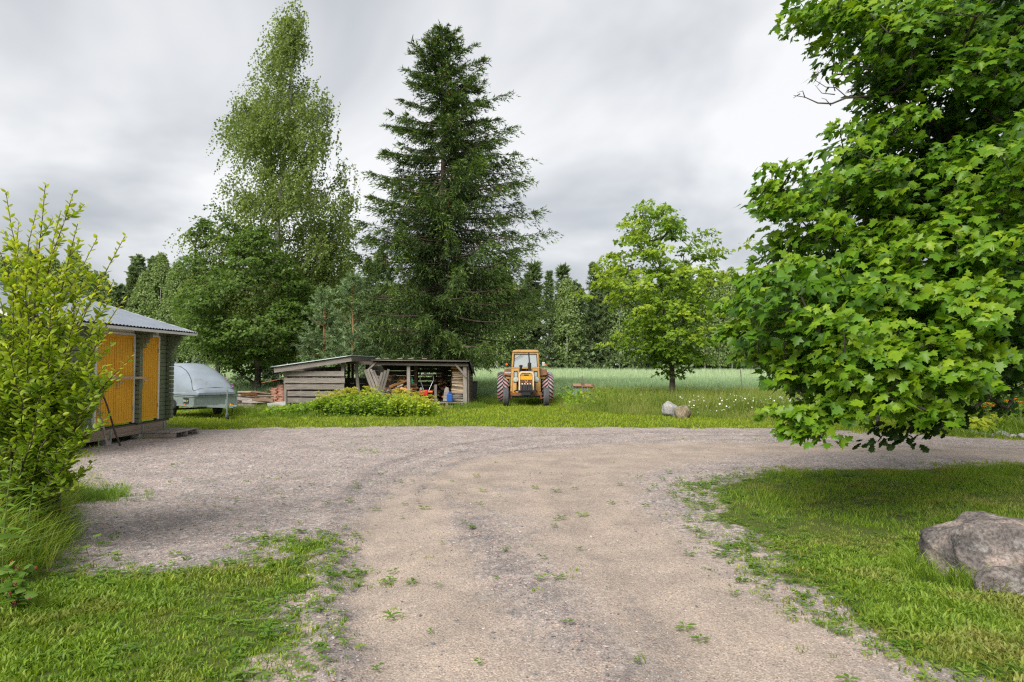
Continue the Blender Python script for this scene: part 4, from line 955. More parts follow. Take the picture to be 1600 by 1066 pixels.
# ---------- the forest edge beyond the field
def forest():
    var = []; coarse = []
    for k in range(4):
        H = [20, 22, 18, 21][k]
        br, (V, F, rn), _ = spruce_arrays(H, [3.4, 3.8, 3.3, 3.0][k], .4, 32, 6, .40, 5, .70, .24, seed=60 + k, hang=.75); coarse.append(spruce_arrays(H, [3.6, 4.0, 3.5, 3.2][k], .3, 18, 5, .85, 3, 1.45, .8, seed=60 + k, hang=.75)[1])
        tm = MB().tube([(0, 0, H * q / 5) for q in range(6)], np.linspace(.2, .02, 6), 6)
        var.append(('spruce_tree', H, npmesh('crown', V, F, rnd=rn), tm, 'forest', (V, F, rn)))
    for k in range(4):
        r = np.random.default_rng(80 + k); H = [19, 21, 18, 22][k]; n = 2700
        z = H * (.10 + .90 * r.uniform(0, 1, n) ** .85); f = z / H; rad = (3.2 * np.interp(f, [0, .15, .35, .6, .85, 1], [.5, .8, 1, .85, .5, .10])) * (.75 + .5 * fbm(z * .7 + k * 9, z * 0, 6)) 
        a = r.uniform(0, 6.283, n); keep = fbm(a * 1.2 + 9 * k, z * .6, 14) > .36; a, z, rad = a[keep], z[keep], rad[keep]; n = len(a)
        rr = rad * np.sqrt(r.uniform(.1, 1, n)); p = np.stack([np.cos(a) * rr, np.sin(a) * rr, z], 1)
        tv, tf = DIAMOND; m = 4; p = np.repeat(p, m, 0) + r.normal(0, .22, (n * m, 3)); d = unit(r.normal(0, .6, (n * m, 3)) + [0, 0, -.5]); nr = unit(r.normal(size=(n * m, 3)) + [0, -.2, .5])
        V, F = place(tv, tf, p, frames(d, nr), r.uniform(.26, .48, n * m)); rn = np.repeat(np.clip(np.repeat(r.normal(.5, .13, n), m) + r.normal(0, .1, n * m) + .15 * (np.repeat(z, m) / H - .5), 0, 1), 4)
        ck = slice(0, n * m, 8); Vc, Fc = place(tv, tf, p[ck], frames(d, nr)[ck], r.uniform(.8, 1.25, len(p[ck]))); coarse.append((Vc, Fc, rn.reshape(-1, 4)[ck].ravel()))
        tm = MB().tube([(.15 * math.sin(q), 0, H * q / 6) for q in range(7)], np.linspace(.17, .02, 7), 6)
        var.append(('birch_tree', H, npmesh('crown', V, F, rnd=rn), tm, 'forest_birch', (V, F, rn)))
    tms = [v[3].build('trunk', M['birch_bark'] if v[0] == 'birch_tree' else M['forest_bark']) for v in var]
    for t in tms: COL.objects.unlink(t)
    for v in var: v[2].materials.append(LEAF[v[4]])
    def edge(x): return 124 + .09 * x
    zones = [(-20, 128, 'above the left bush'), (128, 292, 'between the shed roof and the tall birch'), (292, 560, 'behind the tall birch'), (560, 838, 'behind the big spruce'),
             (838, 922, 'between the tractor and the young maple'), (922, 1135, 'behind the young maple'), (1135, 1240, 'between the young maple and the huge maple')]
    x = -93.0; row = []; r = np.random.default_rng(8)
    while x < 52:
        yy = edge(x) + r.uniform(-2, 3); px = 800 + FPX * x / yy
        pb = .97 if px < 330 else (.2 if px > 838 else .4)
        k = int(r.integers(4, 8)) if r.uniform() < pb else int(r.integers(0, 4))
        s = r.uniform(.78, 1.0) * (1.06 if px < 320 else .96)
        row.append((px, x, yy, k, s)); x += r.uniform(2.2, 3.8)
    words_ = ['first', 'second', 'third', 'fourth', 'fifth', 'sixth', 'seventh', 'eighth', 'ninth', 'tenth', 'eleventh', 'twelfth', 'thirteenth', 'fourteenth', 'fifteenth', 'sixteenth', 'seventeenth', 'eighteenth', 'nineteenth', 'twentieth']
    cnt = {}
    for px, x, yy, k, s in row:
        zn = next((w for a, b, w in zones if a <= px < b), zones[-1][2]); kind = var[k][0].split('_')[0]
        i = cnt.get((zn, kind), 0); cnt[(zn, kind)] = i + 1
        root = thing(var[k][0], (x, yy, hz(x, yy) - .1), f'{words_[i % 20]} {kind} from left in forest edge {zn}', 'tree', 'trees along the far forest edge')
        rz = r.uniform(0, 6.283); root.rotation_euler = (0, 0, rz); root.scale = (s * r.uniform(.9, 1.15), s * r.uniform(.9, 1.15), s)
        for nm, me in (('crown', var[k][2]), ('trunk', tms[k].data)):
            o = bpy.data.objects.new(nm, me); COL.objects.link(o); o.parent = root
            if nm == 'crown': o['kind'] = 'stuff'
    # the mass of the wood behind and to the sides
    parts = []; 
    for j in range(3):
        x = -150 + r.uniform(0, 3)
        while x < 150:
            yy = edge(x) + 5 + 4.5 * j + r.uniform(-1.5, 1.5); k = int(r.integers(4 if x < -42 and r.uniform() < .8 else 0, 8)); V, F, rn = coarse[k]
            if j == 0 or abs(x) < 110:
                s = r.uniform(.82, 1.05); a = r.uniform(0, 6.283); c, sn = math.cos(a), math.sin(a)
                sub = r.uniform(size=len(F)) < 1.1
                Vt = V @ np.array([[c, sn, 0], [-sn, c, 0], [0, 0, 1]]) * s + [x, yy, hz(x, yy) - .1]
                Fs = F[sub]; us = np.unique(Fs); mp = np.zeros(len(Vt), int); mp[us] = np.arange(len(us)); parts.append((Vt[us] * 1.0, mp[Fs], rn[us] * .8))
            x += r.uniform(5.8, 8.0)
    for j in range(46):                                        # side rows outside the individual trees
        x = [-150 + j * 2.4, 55 + (j - 23) * 4.0][j >= 23]; yy = edge(x) + r.uniform(-2, 3); k = int(r.integers(0, 8)); V, F, rn = coarse[k]
        if -95 < x < 54: continue
        sub = r.uniform(size=len(F)) < 1.1; Fs = F[sub]; us = np.unique(Fs); mp = np.zeros(len(V), int); mp[us] = np.arange(len(us)); parts.append((V[us] + [x, yy, hz(x, yy) - .1], mp[Fs], rn[us]))
    # undergrowth at the wood's foot
    n = 11000; x = r.uniform(-130, 130, n); p = np.stack([x, edge(x) + r.uniform(-2.5, 10, n), 0 * x], 1); p[:, 2] = terrain(p[:, 0], p[:, 1]) + r.uniform(0, 1, n) ** 1.5 * 5.0
    d = unit(r.normal(size=(n, 3)) + [0, 0, .5]); V, F = place(*DIAMOND, p, frames(d, unit(r.normal(size=(n, 3)))), r.uniform(.5, 1.0, n)); parts.append((V, F, np.repeat(np.clip(r.normal(.4, .2, n), 0, 1), 4)))
    V = []; F = []; Rn = []; o = 0
    for v, f, q in parts: V.append(v); F.append(f + o); Rn.append(q); o += len(v)
    ob = link('forest', npmesh('forest', np.concatenate(V), np.concatenate(F), rnd=np.concatenate(Rn)), LEAF['forest']); T(ob, 'dark mass of mixed forest behind the first trees of its edge', 'forest', kind='stuff')
forest()
# ================================================================== BUILDINGS AND OBJECTS
# ---------- green log shed with yellow doors
def log_shed():
    WX, Y0, Y1 = -8.83, 11.9, 17.55; root = thing('log_shed', (-11.3, 14.7, 0), 'moss green log shed with yellow doors and grey metal roof beside the leafy bush', 'shed')
    ZB, ZT, H = .38, 2.58, .11
    nlog = int((ZT - ZB) / H)
    segs = [(Y0, 14.40), (15.95, 16.10), (17.05, Y1)]
    for a, b in segs:                                            # courses of the long front wall between the doors
        for k in range(nlog):
            MB().box((WX - .05, (a + b) / 2, ZB + H * (k + .5)), (.10, b - a, H - .006)).build('log', M['green'], root, bevel=.007, seg=1)
    hd = MB()
    hd.box((WX - .05, (14.40 + 15.95) / 2, 2.50), (.10, 1.55, .16)).build('lintel', M['white'], root); MB().box((WX - .05, 16.575, 2.50), (.10, .95, .16)).build('lintel', M['white'], root)
    MB().box((-11.3, Y1 + .05, 1.48), (4.9, .10, 2.2)).build('end_wall', M['green'], root); MB().box((-11.3, Y0 - .05, 1.48), (4.9, .10, 2.2)).build('end_wall', M['green'], root)
    MB().box((-13.75, (Y0 + Y1) / 2, 1.48), (.10, Y1 - Y0, 2.2)).build('back_wall', M['green'], root)
    for yy in (Y1 + .05, Y0 - .05): MB().prism([(-8.83, yy - .05, 2.55), (-13.77, yy - .05, 2.55), (-11.3, yy - .05, 3.40)], (0, .1, 0)).build('gable', M['green'], root)
    for yc in (16.02, 17.50):                                    # projecting log ends with stepped brackets
        for k in range(nlog):
            up = max(0, k - (nlog - 5)); d = .15 + .075 * up
            MB().box((WX + d / 2, yc, ZB + H * (k + .5)), (d, .13, H - .007)).build('log_end', M['green'], root, bevel=.014, seg=1)
    def door(y0, y1, n, hinge_right):
        z0, z1 = .43, 2.42; d = MB().box((WX + .004, (y0 + y1) / 2, (z0 + z1) / 2), (.03, y1 - y0 - .01, z1 - z0)).build('door', M['yellow'], root)
        w = (y1 - y0 - .10) / n
        for k in range(n): MB().box((WX + .027, y0 + .05 + w * (k + .5), (z0 + z1) / 2), (.016, w - .013, z1 - z0 - .14)).build('plank', M['yellow'], d, bevel=.003, seg=1)
        for s in (y0 + .025, y1 - .025): MB().box((WX + .031, s, (z0 + z1) / 2), (.024, .045, z1 - z0 - .004)).build('stile', M['yellow'], d, bevel=.003, seg=1)
        for s in (z0 + .035, z1 - .035): MB().box((WX + .029, (y0 + y1) / 2, s), (.022, y1 - y0 - .105, .065)).build('rail', M['yellow'], d, bevel=.003, seg=1)
        return d
    dl = door(14.48, 15.16, 6, False); dr = door(15.17, 15.87, 6, True); ds = door(16.20, 16.98, 7, True)
    for d, y in ((dr, 15.22), (ds, 16.27)):
        h = MB(); h.box((WX + .055, y, 1.32), (.012, .045, .22)); h.tube([(WX + .06, y, 1.36), (WX + .11, y, 1.36), (WX + .112, y + .02, 1.36), (WX + .112, y + .13, 1.355)], .011, 8); h.build('handle', M['chrome'], d, smooth=True)
    for d, y in ((dl, 14.50), (dr, 15.85), (ds, 16.96)):
        for z in (.75, 2.1): MB().box((WX + .05, y, z), (.012, .022, .10)).build('hinge', M['zinc'], d)
    for y in (14.44, 15.91, 16.15, 17.015): MB().box((WX + .022, y, 1.43), (.045, .065, 2.06)).build('door_casing', M['white'], root, bevel=.004, seg=1)
    for a, b in ((14.47, 15.88), (16.18, 16.985)): MB().box((WX + .03, (a + b) / 2, 2.45), (.03, b - a, .055)).build('door_head', M['white'], root, bevel=.003, seg=1)
    board('foundation_beam', (WX - .02, Y0, .235), (WX - .02, 17.42, .235), .21, .13, M['beam_wood'], root); board('sill_beam', (WX - .03, Y0, .357), (WX - .03, Y1, .357), .035, .16, M['dark_wood'], root)
    for y in (12.4, 13.7, 15.0, 16.3, 17.3):
        MB().box((WX - .08, y, .06), (.2, .2, .20)).build('footing', M['concrete'], root, bevel=.01); MB().box((WX + .055, y, .22), (.012, .05, .20)).build('strap', M['zinc'], root)
    # roof: two corrugated sheets stepped like tiles
    for sg in (1, -1):
        EX, EZ, RX, RZ = -11.3 + sg * 3.0, 2.60, -11.3, 3.52; ya, yb = 11.3, 18.0; nyy = int((yb - ya) / .0225); nr = 28
        yy = np.linspace(ya, yb, nyy + 1); t = np.linspace(0, 1, nr + 1)
        TT, YY = np.meshgrid(t, yy, indexing='ij'); ph = (TT * 9) % 1.0
        XX = EX + (RX - EX) * TT; ZZ = EZ + (RZ - EZ) * TT + .010 * np.cos(YY * 2 * math.pi / .135) + .018 * (1 - ph) - .018
        i = np.arange(XX.size).reshape(XX.shape); q = np.stack([i[:-1, :-1], i[1:, :-1], i[1:, 1:], i[:-1, 1:]], -1).reshape(-1, 4)
        link('roof_sheet', npmesh('roof_sheet', np.stack([XX.ravel(), YY.ravel(), ZZ.ravel()], 1), q, smooth=True), M['roofmetal'], root)
        MB().prism([(EX, ya + .02, EZ - .05), (RX, ya + .02, RZ - .05), (RX, ya + .02, RZ - .09), (EX, ya + .02, EZ - .09)], (0, yb - ya - .04, 0)).build('soffit', M['white'], root)
        board('fascia', (EX - sg * .012, ya + .02, EZ - .075), (EX - sg * .012, yb - .02, EZ - .065), .06, .022, M['white'], root)
        for y in (ya + .008, yb - .008): MB().prism([(EX, y, EZ - .0), (RX, y, RZ - .0), (RX, y, RZ - .085), (EX, y, EZ - .07)], (0, .025 * (1 if y > 15 else -1), 0)).build('verge_board', M['white'], root)
    MB().tube([(-11.3, 11.3, 3.53), (-11.3, 18.0, 3.53)], .06, 8).build('ridge_cap', M['roofmetal'], root)
log_shed()
# pallet step, leaning poles, wooden bar
def pallet(name, label, c, rz, sx, sy, h, n, mat, cat='pallet'):
    root = thing(name, (0, 0, 0), label, cat)
    for k in range(n):
        y = -sy / 2 + sy * (k + .5) / n; board('slat', (-sx / 2, y, h), (sx / 2, y, h), sy / n - .025, .024, mat, root, up=(0, 1, 0))
    for y in (-sx / 2 + .05, 0, sx / 2 - .05):
        board('bearer', (y, -sy / 2, h - .06), (y, sy / 2, h - .06), .08, .09, mat, root)
    for y in (-sx / 2 + .05, sx / 2 - .05): board('skid', (y, -sy / 2, .02), (y, sy / 2, .02), .03, .1, mat, root)
    root.rotation_euler = (0, 0, rz); root.location = (c[0], c[1], 0); return root
pallet('pallet', 'low wooden pallet used as a step by the narrow shed door', (-8.30, 16.75), R(90), 1.25, .72, .14, 6, M['grey_wood'])
def pole(label, a, b, r, mat):
    mb = MB(); a, b = np.array(a), np.array(b); pts = [a + (b - a) * t + rng.normal(0, .012, 3) * (0 < t < 1) for t in np.linspace(0, 1, 6)]
    T(mb.tube(pts, np.linspace(r, r * .7, 6), 7).build('pole', mat, smooth=True), label, 'pole', 'poles leaning on the shed')
pole('short grey pole leaning on the shed, nearest the bush', (-8.52, 14.45, 0), (-8.75, 14.28, 1.35), .022, M['grey_wood'])
pole('dark pole leaning across the yellow double door', (-8.42, 14.75, 0), (-8.74, 14.43, 1.45), .022, M['dark_wood'])
T(board('door_bar', (-8.70, 14.85, 1.47), (-8.62, 16.05, 1.44), .05, .05, M['pale_wood']), 'pale wooden bar held across the yellow double door', 'bar')
# ---------- trailer with grey lid
def trailer():
    n_ = Vector((.75, -.66, 0)).normalized(); ang = math.atan2(n_.y, n_.x)
    root = thing('trailer', (0, 0, 0), 'small galvanised car trailer with domed grey lid parked behind the shed', 'trailer')
    L0, L1, Wd, z0, z1 = -1.35, 1.50, .73, .40, .74
    b = MB(); b.box((.075, 0, .42), (2.85, 1.44, .03))
    for s in (-1, 1): b.box((.075, s * .72, .58), (2.85, .022, .33))
    for x in (L0, L1): b.box((x, 0, .58), (.022, 1.44, .33))
    b.build('body', M['zinc'], root, bevel=.006)
    for s in (-1, 1): MB().box((.075, s * .738, .735), (2.90, .035, .04)).build('rim_rail', M['zinc'], root, bevel=.006); MB().box((.075, s * .738, .42), (2.90, .035, .04)).build('rim_rail', M['zinc'], root, bevel=.006)
    for z in (.735, .425): MB().box((L1 + .018, 0, z), (.035, 1.5, .05)).build('rim_rail', M['zinc'], root, bevel=.006)
    for s in (-1, 1): MB().box((L1 + .016, s * .70, .58), (.03, .05, .26)).build('corner_post', M['zinc'], root)
    # lid: lofted dome with a flange
    xs_ = np.linspace(L0 - .05, L1 + .10, 44); m = 30; V = []; F = []
    for i, x in enumerate(xs_):
        f = (x - xs_[0]) / (xs_[-1] - xs_[0])
        hgt = .96 * (1 - abs(np.clip((f - .30) / .70, 0, 1)) ** 1.9) ** .85 * (1 - np.clip((.16 - f) / .16, 0, 1) ** 2.6 * .75) + .02
        wd = .765 * (1 - .22 * np.clip((f - .70) / .30, 0, 1) ** 2.0)
        for k in range(m + 1):
            t = math.pi * k / m; cy, sz = math.cos(t), math.sin(t)
            V.append((x, wd * np.sign(cy) * abs(cy) ** .62, .84 + hgt * abs(sz) ** .80))
    for i in range(len(xs_) - 1):
        for k in range(m): F.append((i * (m + 1) + k, (i + 1) * (m + 1) + k, (i + 1) * (m + 1) + k + 1, i * (m + 1) + k + 1))
    F += [tuple(range(m + 1)), tuple((len(xs_) - 1) * (m + 1) + k for k in range(m, -1, -1))]
    lid = MB().add(V, F).build('lid', M['lidgrey'], root, smooth=True)
    fl = []
    for x, w in [(L0 - .05, .765), (.2, .78), (.9, .775), (1.30, .70), (1.60, .62)]: fl.append((x, w))
    out = [(x, w, .765) for x, w in fl] + [(x, -w, .765) for x, w in fl[::-1]]
    MB().prism(out, (0, 0, .09)).build('flange', M['lidgrey'], lid, bevel=.02)
    def lid_pt(f, t):
        x = xs_[0] + (xs_[-1] - xs_[0]) * f; hgt = .96 * (1 - abs(np.clip((f - .30) / .70, 0, 1)) ** 1.9) ** .85 + .02; wd = .765 * (1 - .22 * np.clip((f - .70) / .30, 0, 1) ** 2.0)
        return Vector((x, wd * math.copysign(abs(math.cos(t)) ** .62, math.cos(t)), .84 + hgt * abs(math.sin(t)) ** .80 + .004))
    seam = [lid_pt(f, R(180 - a)) for f, a in [(.05, 62), (.25, 62), (.45, 62), (.6, 60), (.70, 56), (.78, 50), (.84, 40), (.88, 26), (.905, 16), (.93, 14), (.945, 22), (.955, 45), (.957, 90), (.955, 135), (.945, 158), (.93, 166), (.905, 164), (.88, 154), (.84, 140), (.78, 130), (.70, 124), (.6, 120), (.45, 118), (.25, 118), (.05, 118)]]
    MB().tube(seam, .011, 6).build('seam', M['darkmetal'], lid, smooth=True)
    for s in (-1, 1):
        w = MB().lathe([(.12, -.075), (.22, -.08), (.262, -.06), (.272, 0), (.262, .06), (.22, .08), (.12, .075)], 28, 'Y', (0, s * .78, .272)).build('wheel', M['rubber'], root, smooth=True)
        MB().lathe([(.02, -.05), (.13, -.055), (.15, -.03), (.15, .03), (.13, .055), (.02, .05)], 20, 'Y', (0, s * .78, .272)).build('rim', M['zinc'], w, smooth=True)
        mg = MB()
        pts = [(.34 * math.cos(R(a)), .34 * math.sin(R(a))) for a in range(0, 181, 18)]
        for (ax, az), (bx2, bz2) in zip(pts[:-1], pts[1:]): mg.add([(ax, s * .68, .272 + az), (ax, s * .90, .272 + az), (bx2, s * .90, .272 + bz2), (bx2, s * .68, .272 + bz2)], [(0, 1, 2, 3)])
        o = mg.build('mudguard', M['black'], root, smooth=True); q = o.modifiers.new('solid', 'SOLIDIFY'); q.thickness = .012
    MB().tube([(0, -.75, .272), (0, .75, .272)], .03, 8).build('axle', M['black'], root, smooth=True)
    for s in (-1, 1): MB().bar((.4, s * .6, .40), (L1 + .85, s * .05, .42), .07, .05).build('drawbar_arm', M['zinc'], root)
    MB().box((L1 + .75, 0, .43), (1.0, .07, .08)).build('drawbar', M['zinc'], root, bevel=.006)
    c = MB().box((L1 + 1.32, 0, .45), (.22, .07, .07)).build('coupling', M['zinc'], root, bevel=.02); MB().tube([(L1 + 1.25, 0, .47), (L1 + 1.18, 0, .53), (L1 + 1.05, 0, .54)], .014, 6).build('handle', M['darkmetal'], c, smooth=True)
    MB().box((L1 + 1.10, 0, .492), (.06, .085, .055)).build('yellow_tag', M['petal_yellow'], root)
    MB().box((L1 + .85, -.06, .50), (.10, .012, .30)).build('mast_plate', M['zinc'], root, bevel=.004)
    jk = MB().tube([(L1 + .95, -.075, .95), (L1 + .95, -.075, .22)], .022, 8).build('jockey_post', M['zinc'], root, smooth=True)
    MB().lathe([(.02, -.025), (.075, -.028), (.088, 0), (.075, .028), (.02, .025)], 18, 'Y', (L1 + .95, -.075, .088)).build('jockey_wheel', M['rubber'], jk, smooth=True)
    MB().box((L1 + .95, -.075, .16), (.05, .07, .12)).build('fork', M['zinc'], jk)
    MB().tube([(L1 + .95, -.075, .95), (L1 + .95, -.075, 1.0), (L1 + .86, -.075, 1.0)], .012, 6).build('crank', M['zinc'], jk, smooth=True)
    MB().tube([(L1 + 1.1, .02, .40), (L1 + 1.08, .02, .26), (L1 + 1.06, .02, .17)], .016, 6).build('plug_cable', M['black'], root, smooth=True)
    # maker's plate on the flank facing the yard: white letters, one of them green
    pl = MB().box((.98, -.748, .595), (.40, .012, .185)).build('name_plate', M['black'], root, bevel=.004)
    def letters(txt, x, mat):
        cu = bpy.data.curves.new('lettering', 'FONT'); cu.body = txt; cu.size = .135; cu.extrude = .002; cu.materials.append(mat)
        tmp = bpy.data.objects.new('lettering', cu); o = bpy.data.objects.new('lettering', bpy.data.meshes.new_from_object(tmp)); bpy.data.objects.remove(tmp); COL.objects.link(o); o.rotation_euler = (R(90), 0, 0); o.location = (x, -.757, .555); attach(o, pl)
    letters('Junc', .815, M['white']); letters('a', 1.075, M['lime']); letters('r', 1.140, M['white'])
    MB().box((.98, -.76, .475), (.075, .025, .035)).build('side_marker', M['amber'], root, bevel=.006)
    root.rotation_euler = (0, 0, ang); fc = Vector((-9.72, 22.45, 0)); root.location = fc - n_ * 1.5
M['lime'] = mat_plain('lime_green_print', (.35, .60, .03), .5, var=.03)
trailer()

# ---------- yellow tractor, seen from the front
def tractor():
    root = thing('tractor', (0, 0, 0), 'old orange-yellow cab tractor facing the yard with striped rear tyres', 'tractor')
    RA = 2.0
    for s in (-1, 1):
        # rear wheel
        rw = MB().lathe([(.36, -.20), (.50, -.26), (.63, -.255), (.70, -.20), (.715, 0), (.70, .20), (.63, .255), (.50, .26), (.36, .20)], 40, 'X', (s * 1.0, RA, .715)).build('rear_wheel', M['rubber'], root, smooth=True)
        MB().lathe([(.05, -.06), (.28, -.10), (.37, -.19), (.38, 0), (.37, .19), (.28, .10), (.05, .06)], 24, 'X', (s * 1.0, RA, .715)).build('rim', M['tractorpale'], rw, smooth=True)
        n = 26
        def lug_mesh(side, nm, mat, w0, w1, proud):
            V = []; F = []; K = 5                               # a bar swept from the centre line to the shoulder, lagging behind like a chevron
            for i in range(K + 1):
                u = i / K; xx = side * (.005 + .258 * u); rr = np.interp(abs(xx), [0, .14, .20, .262], [.716, .713, .698, .63]); lag = -.30 * u
                for a, q in ((w0, 0), (w1, 0), (w1, proud), (w0, proud)):
                    th = a + lag; V.append((xx, (rr + q - .004) * math.sin(th), (rr + q - .004) * math.cos(th)))
            for i in range(K):
                for k in range(4): F.append((i * 4 + k, i * 4 + (k + 1) % 4, i * 4 + 4 + (k + 1) % 4, i * 4 + 4 + k))
            F += [(3, 2, 1, 0), (K * 4, K * 4 + 1, K * 4 + 2, K * 4 + 3)]
            me = bpy.data.meshes.new(nm); me.from_pydata(V, [], F); me.update(); me.materials.append(mat); return me
        for side in (-1, 1):
            lm = lug_mesh(side, 'lug', M['white_rib'], -.048, .048, .036); sm = lug_mesh(side, 'stripe', M['red_rib'], .050, .080, .030)
            for k in range(n):
                for me in (lm, sm):
                    o = bpy.data.objects.new(me.name.split('.')[0], me); COL.objects.link(o)
                    o.matrix_basis = Matrix.Translation((s * 1.0, RA, .715)) @ Matrix.Rotation(2 * math.pi * (k + .5 * (side > 0)) / n, 4, 'X'); attach(o, rw)
        # front wheel with ribs
        fw = MB().lathe([(.20, -.10), (.30, -.125), (.375, -.115), (.40, -.085), (.40, .085), (.375, .115), (.30, .125), (.20, .10)], 36, 'X', (s * .86, 0, .41)).build('front_wheel', M['oldrubber'], root, smooth=True)
        for x in (-.075, -.025, .025, .075): MB().lathe([(.395, -.014), (.412, -.010), (.412, .010), (.395, .014)], 36, 'X', (s * .86 + x, 0, .41)).build('rib', M['oldrubber'], fw)
        MB().lathe([(.03, -.05), (.18, -.06), (.21, -.09), (.21, .09), (.18, .06), (.03, .05)], 20, 'X', (s * .86, 0, .41)).build('rim', M['tractorpale'], fw, smooth=True)
        MB().tube([(s * .62, 0, .62), (s * .64, 0, .34), (s * .80, 0, .40)], .05, 8).build('steering_knuckle', M['rust'], root, smooth=True)
        # fender box over the rear wheel and its outer curve
        fb = MB().prism([(s * .60, RA - .72, 1.28), (s * .97, RA - .72, 1.33), (s * .95, RA - .72, 1.60), (s * .60, RA - .72, 1.63)], (0, .45, 0)).build('fender_box', M['rustpale'], root, bevel=.02)
        mg = MB(); pts = [(RA - .80 * math.cos(R(a)), .715 + .80 * math.sin(R(a))) for a in range(35, 150, 12)]
        for (ay, az), (by2, bz2) in zip(pts[:-1], pts[1:]): mg.add([(s * .60, ay, az), (s * .88, ay, az), (s * .88, by2, bz2), (s * .60, by2, bz2)], [(0, 1, 2, 3)])
        o = mg.build('fender', M['tractor'], root, smooth=True); q = o.modifiers.new('solid', 'SOLIDIFY'); q.thickness = .02
        # head lamp on its bracket
        hl = MB().lathe([(.02, .10), (.07, .09), (.105, .03), (.118, -.02), (.118, -.045)], 24, 'Y', (s * .44, -.10, 1.16)).build('headlight', M['darkmetal'], root, smooth=True)
        MB().lathe([(.0, -.062), (.06, -.058), (.108, -.046), (.108, -.03)], 24, 'Y', (s * .44, -.10, 1.16)).build('lens', M['lampglass'], hl, smooth=True)
        MB().bar((s * .30, .02, 1.10), (s * .44, 0, 1.12), .05, .04).build('lamp_bracket', M['darkmetal'], root)
        # cab side: posts and panes
        a0, a1 = Vector((s * .62, 1.0, .60)), Vector((s * .535, 1.10, 2.34)); 
        MB().bar(a0, a1, .09, .085).build('cab_post', M['tractor'], root, bevel=.015); MB().bar((s * .62, 2.15, 1.25), (s * .535, 2.10, 2.34), .08, .07).build('cab_post', M['tractor'], root, bevel=.012)
        MB().add([(s * .615, 1.08, 1.25), (s * .615, 2.12, 1.25), (s * .545, 2.08, 2.30), (s * .545, 1.12, 2.30)], [(0, 1, 2, 3)]).build('side_window', M['glass'], root)
        MB().prism([(s * .625, 1.04, .60), (s * .625, 2.15, .60), (s * .625, 2.15, 1.25), (s * .625, 1.04, 1.25)], (-s * .02, 0, 0)).build('cab_side', M['tractor'], root)
        # lower front plate of the cab, with a small upright window
        fp = MB(); x0, x1 = .30, .605
        fp.box((s * .453, 1.00, .79), (x1 - x0, .03, .42)); fp.box((s * .453, 1.00, 1.575), (x1 - x0, .03, .13)); fp.box((s * .335, 1.00, 1.255), (.07, .03, .51)); fp.box((s * .56, 1.00, 1.255), (.09, .03, .51))
        fp.build('front_plate', M['tractor'], root, bevel=.012); MB().box((s * .442, 1.01, 1.255), (.15, .008, .51)).build('small_window', M['glass'], root)
        MB().box((s * .442, 1.0, 1.50), (.16, .05, .025)).build('window_seal', M['black'], root); MB().box((s * .442, 1.0, 1.01), (.16, .05, .025)).build('window_seal', M['black'], root)
        for q in (.366, .518): MB().box((s * q, 1.0, 1.255), (.022, .05, .50)).build('window_seal', M['black'], root)
        # mirrors and lamps on arms
        MB().tube([(s * .60, 1.0, 1.72), (s * .74, .95, 1.73), (s * .86, .95, 1.76)], .013, 6).build('arm', M['black'], root, smooth=True)
    MB().box((-.84, .95, 1.74), (.22, .05, .06)).build('lamp_base', M['black'], root, bevel=.01)
    MB().lathe([(.0, -.04), (.045, -.035), (.062, 0), (.045, .035), (0, .04)], 16, 'Y', (-.84, .93, 1.80)).build('indicator', M['amber'], root, smooth=True)
    MB().box((.79, .95, 1.81), (.13, .06, .19)).build('mirror', M['lampglass'], root, bevel=.03)
    MB().lathe([(.0, -.03), (.035, -.028), (.045, 0), (.035, .028), (0, .03)], 14, 'Y', (.885, .92, 1.77)).build('indicator', M['amber'], root, smooth=True)
    # windscreen, roof, rear window
    cf = MB(); cf.bar((-.60, 1.0, 1.64), (.60, 1.0, 1.64), .06, .05); cf.build('windscreen_sill', M['tractor'], root, bevel=.012)
    MB().bar((-.55, 1.10, 2.31), (.55, 1.10, 2.31), .10, .06).build('windscreen_head', M['tractor'], root, bevel=.015)
    MB().add([(-.545, 1.04, 1.66), (.545, 1.04, 1.66), (.495, 1.11, 2.28), (-.495, 1.11, 2.28)], [(0, 1, 2, 3)]).build('windscreen', M['glass'], root)
    for a, b in (((-.53, 1.03, 1.67), (.53, 1.03, 1.67)), ((-.485, 1.085, 2.26), (.485, 1.085, 2.26)), ((-.53, 1.03, 1.67), (-.485, 1.085, 2.26)), ((.53, 1.03, 1.67), (.485, 1.085, 2.26))): MB().bar(a, b, .028, .02).build('window_seal', M['black'], root)
    MB().box((0, 2.12, 1.0), (1.2, .03, .6)).build('cab_back', M['tractor'], root); MB().add([(-.56, 2.12, 1.3), (.56, 2.12, 1.3), (.5, 2.09, 2.3), (-.5, 2.09, 2.3)], [(0, 1, 2, 3)]).build('rear_window', M['glass'], root)
    MB().prism([(-.60, 1.02, 2.34), (.60, 1.02, 2.34), (.545, 1.02, 2.42), (.40, 1.02, 2.445), (-.40, 1.02, 2.445), (-.545, 1.02, 2.42)], (0, 1.2, 0)).build('cab_roof', M['tractor'], root, bevel=.02); MB().box((0, 1.6, 2.452), (.85, 1.0, .015)).build('roof_patch', M['rust'], root)
    MB().tube([(-.52, 1.02, 2.02), (-.12, 1.03, 2.26)], .010, 6).build('wiper', M['black'], root)
    se = MB(); se.box((0, 1.75, 1.30), (.45, .45, .12)); se.box((0, 1.98, 1.55), (.45, .10, .45)); se.build('seat', M['black'], root, bevel=.04)
    MB().lathe([(.19, -.012), (.205, 0), (.19, .012), (.175, 0), (.19, -.012)], 24, 'Z', (0, 1.38, 1.55)).build('steering_wheel', M['black'], root, smooth=True); MB().tube([(0, 1.05, 1.25), (0, 1.38, 1.55)], .025, 8).build('steering_column', M['black'], root)
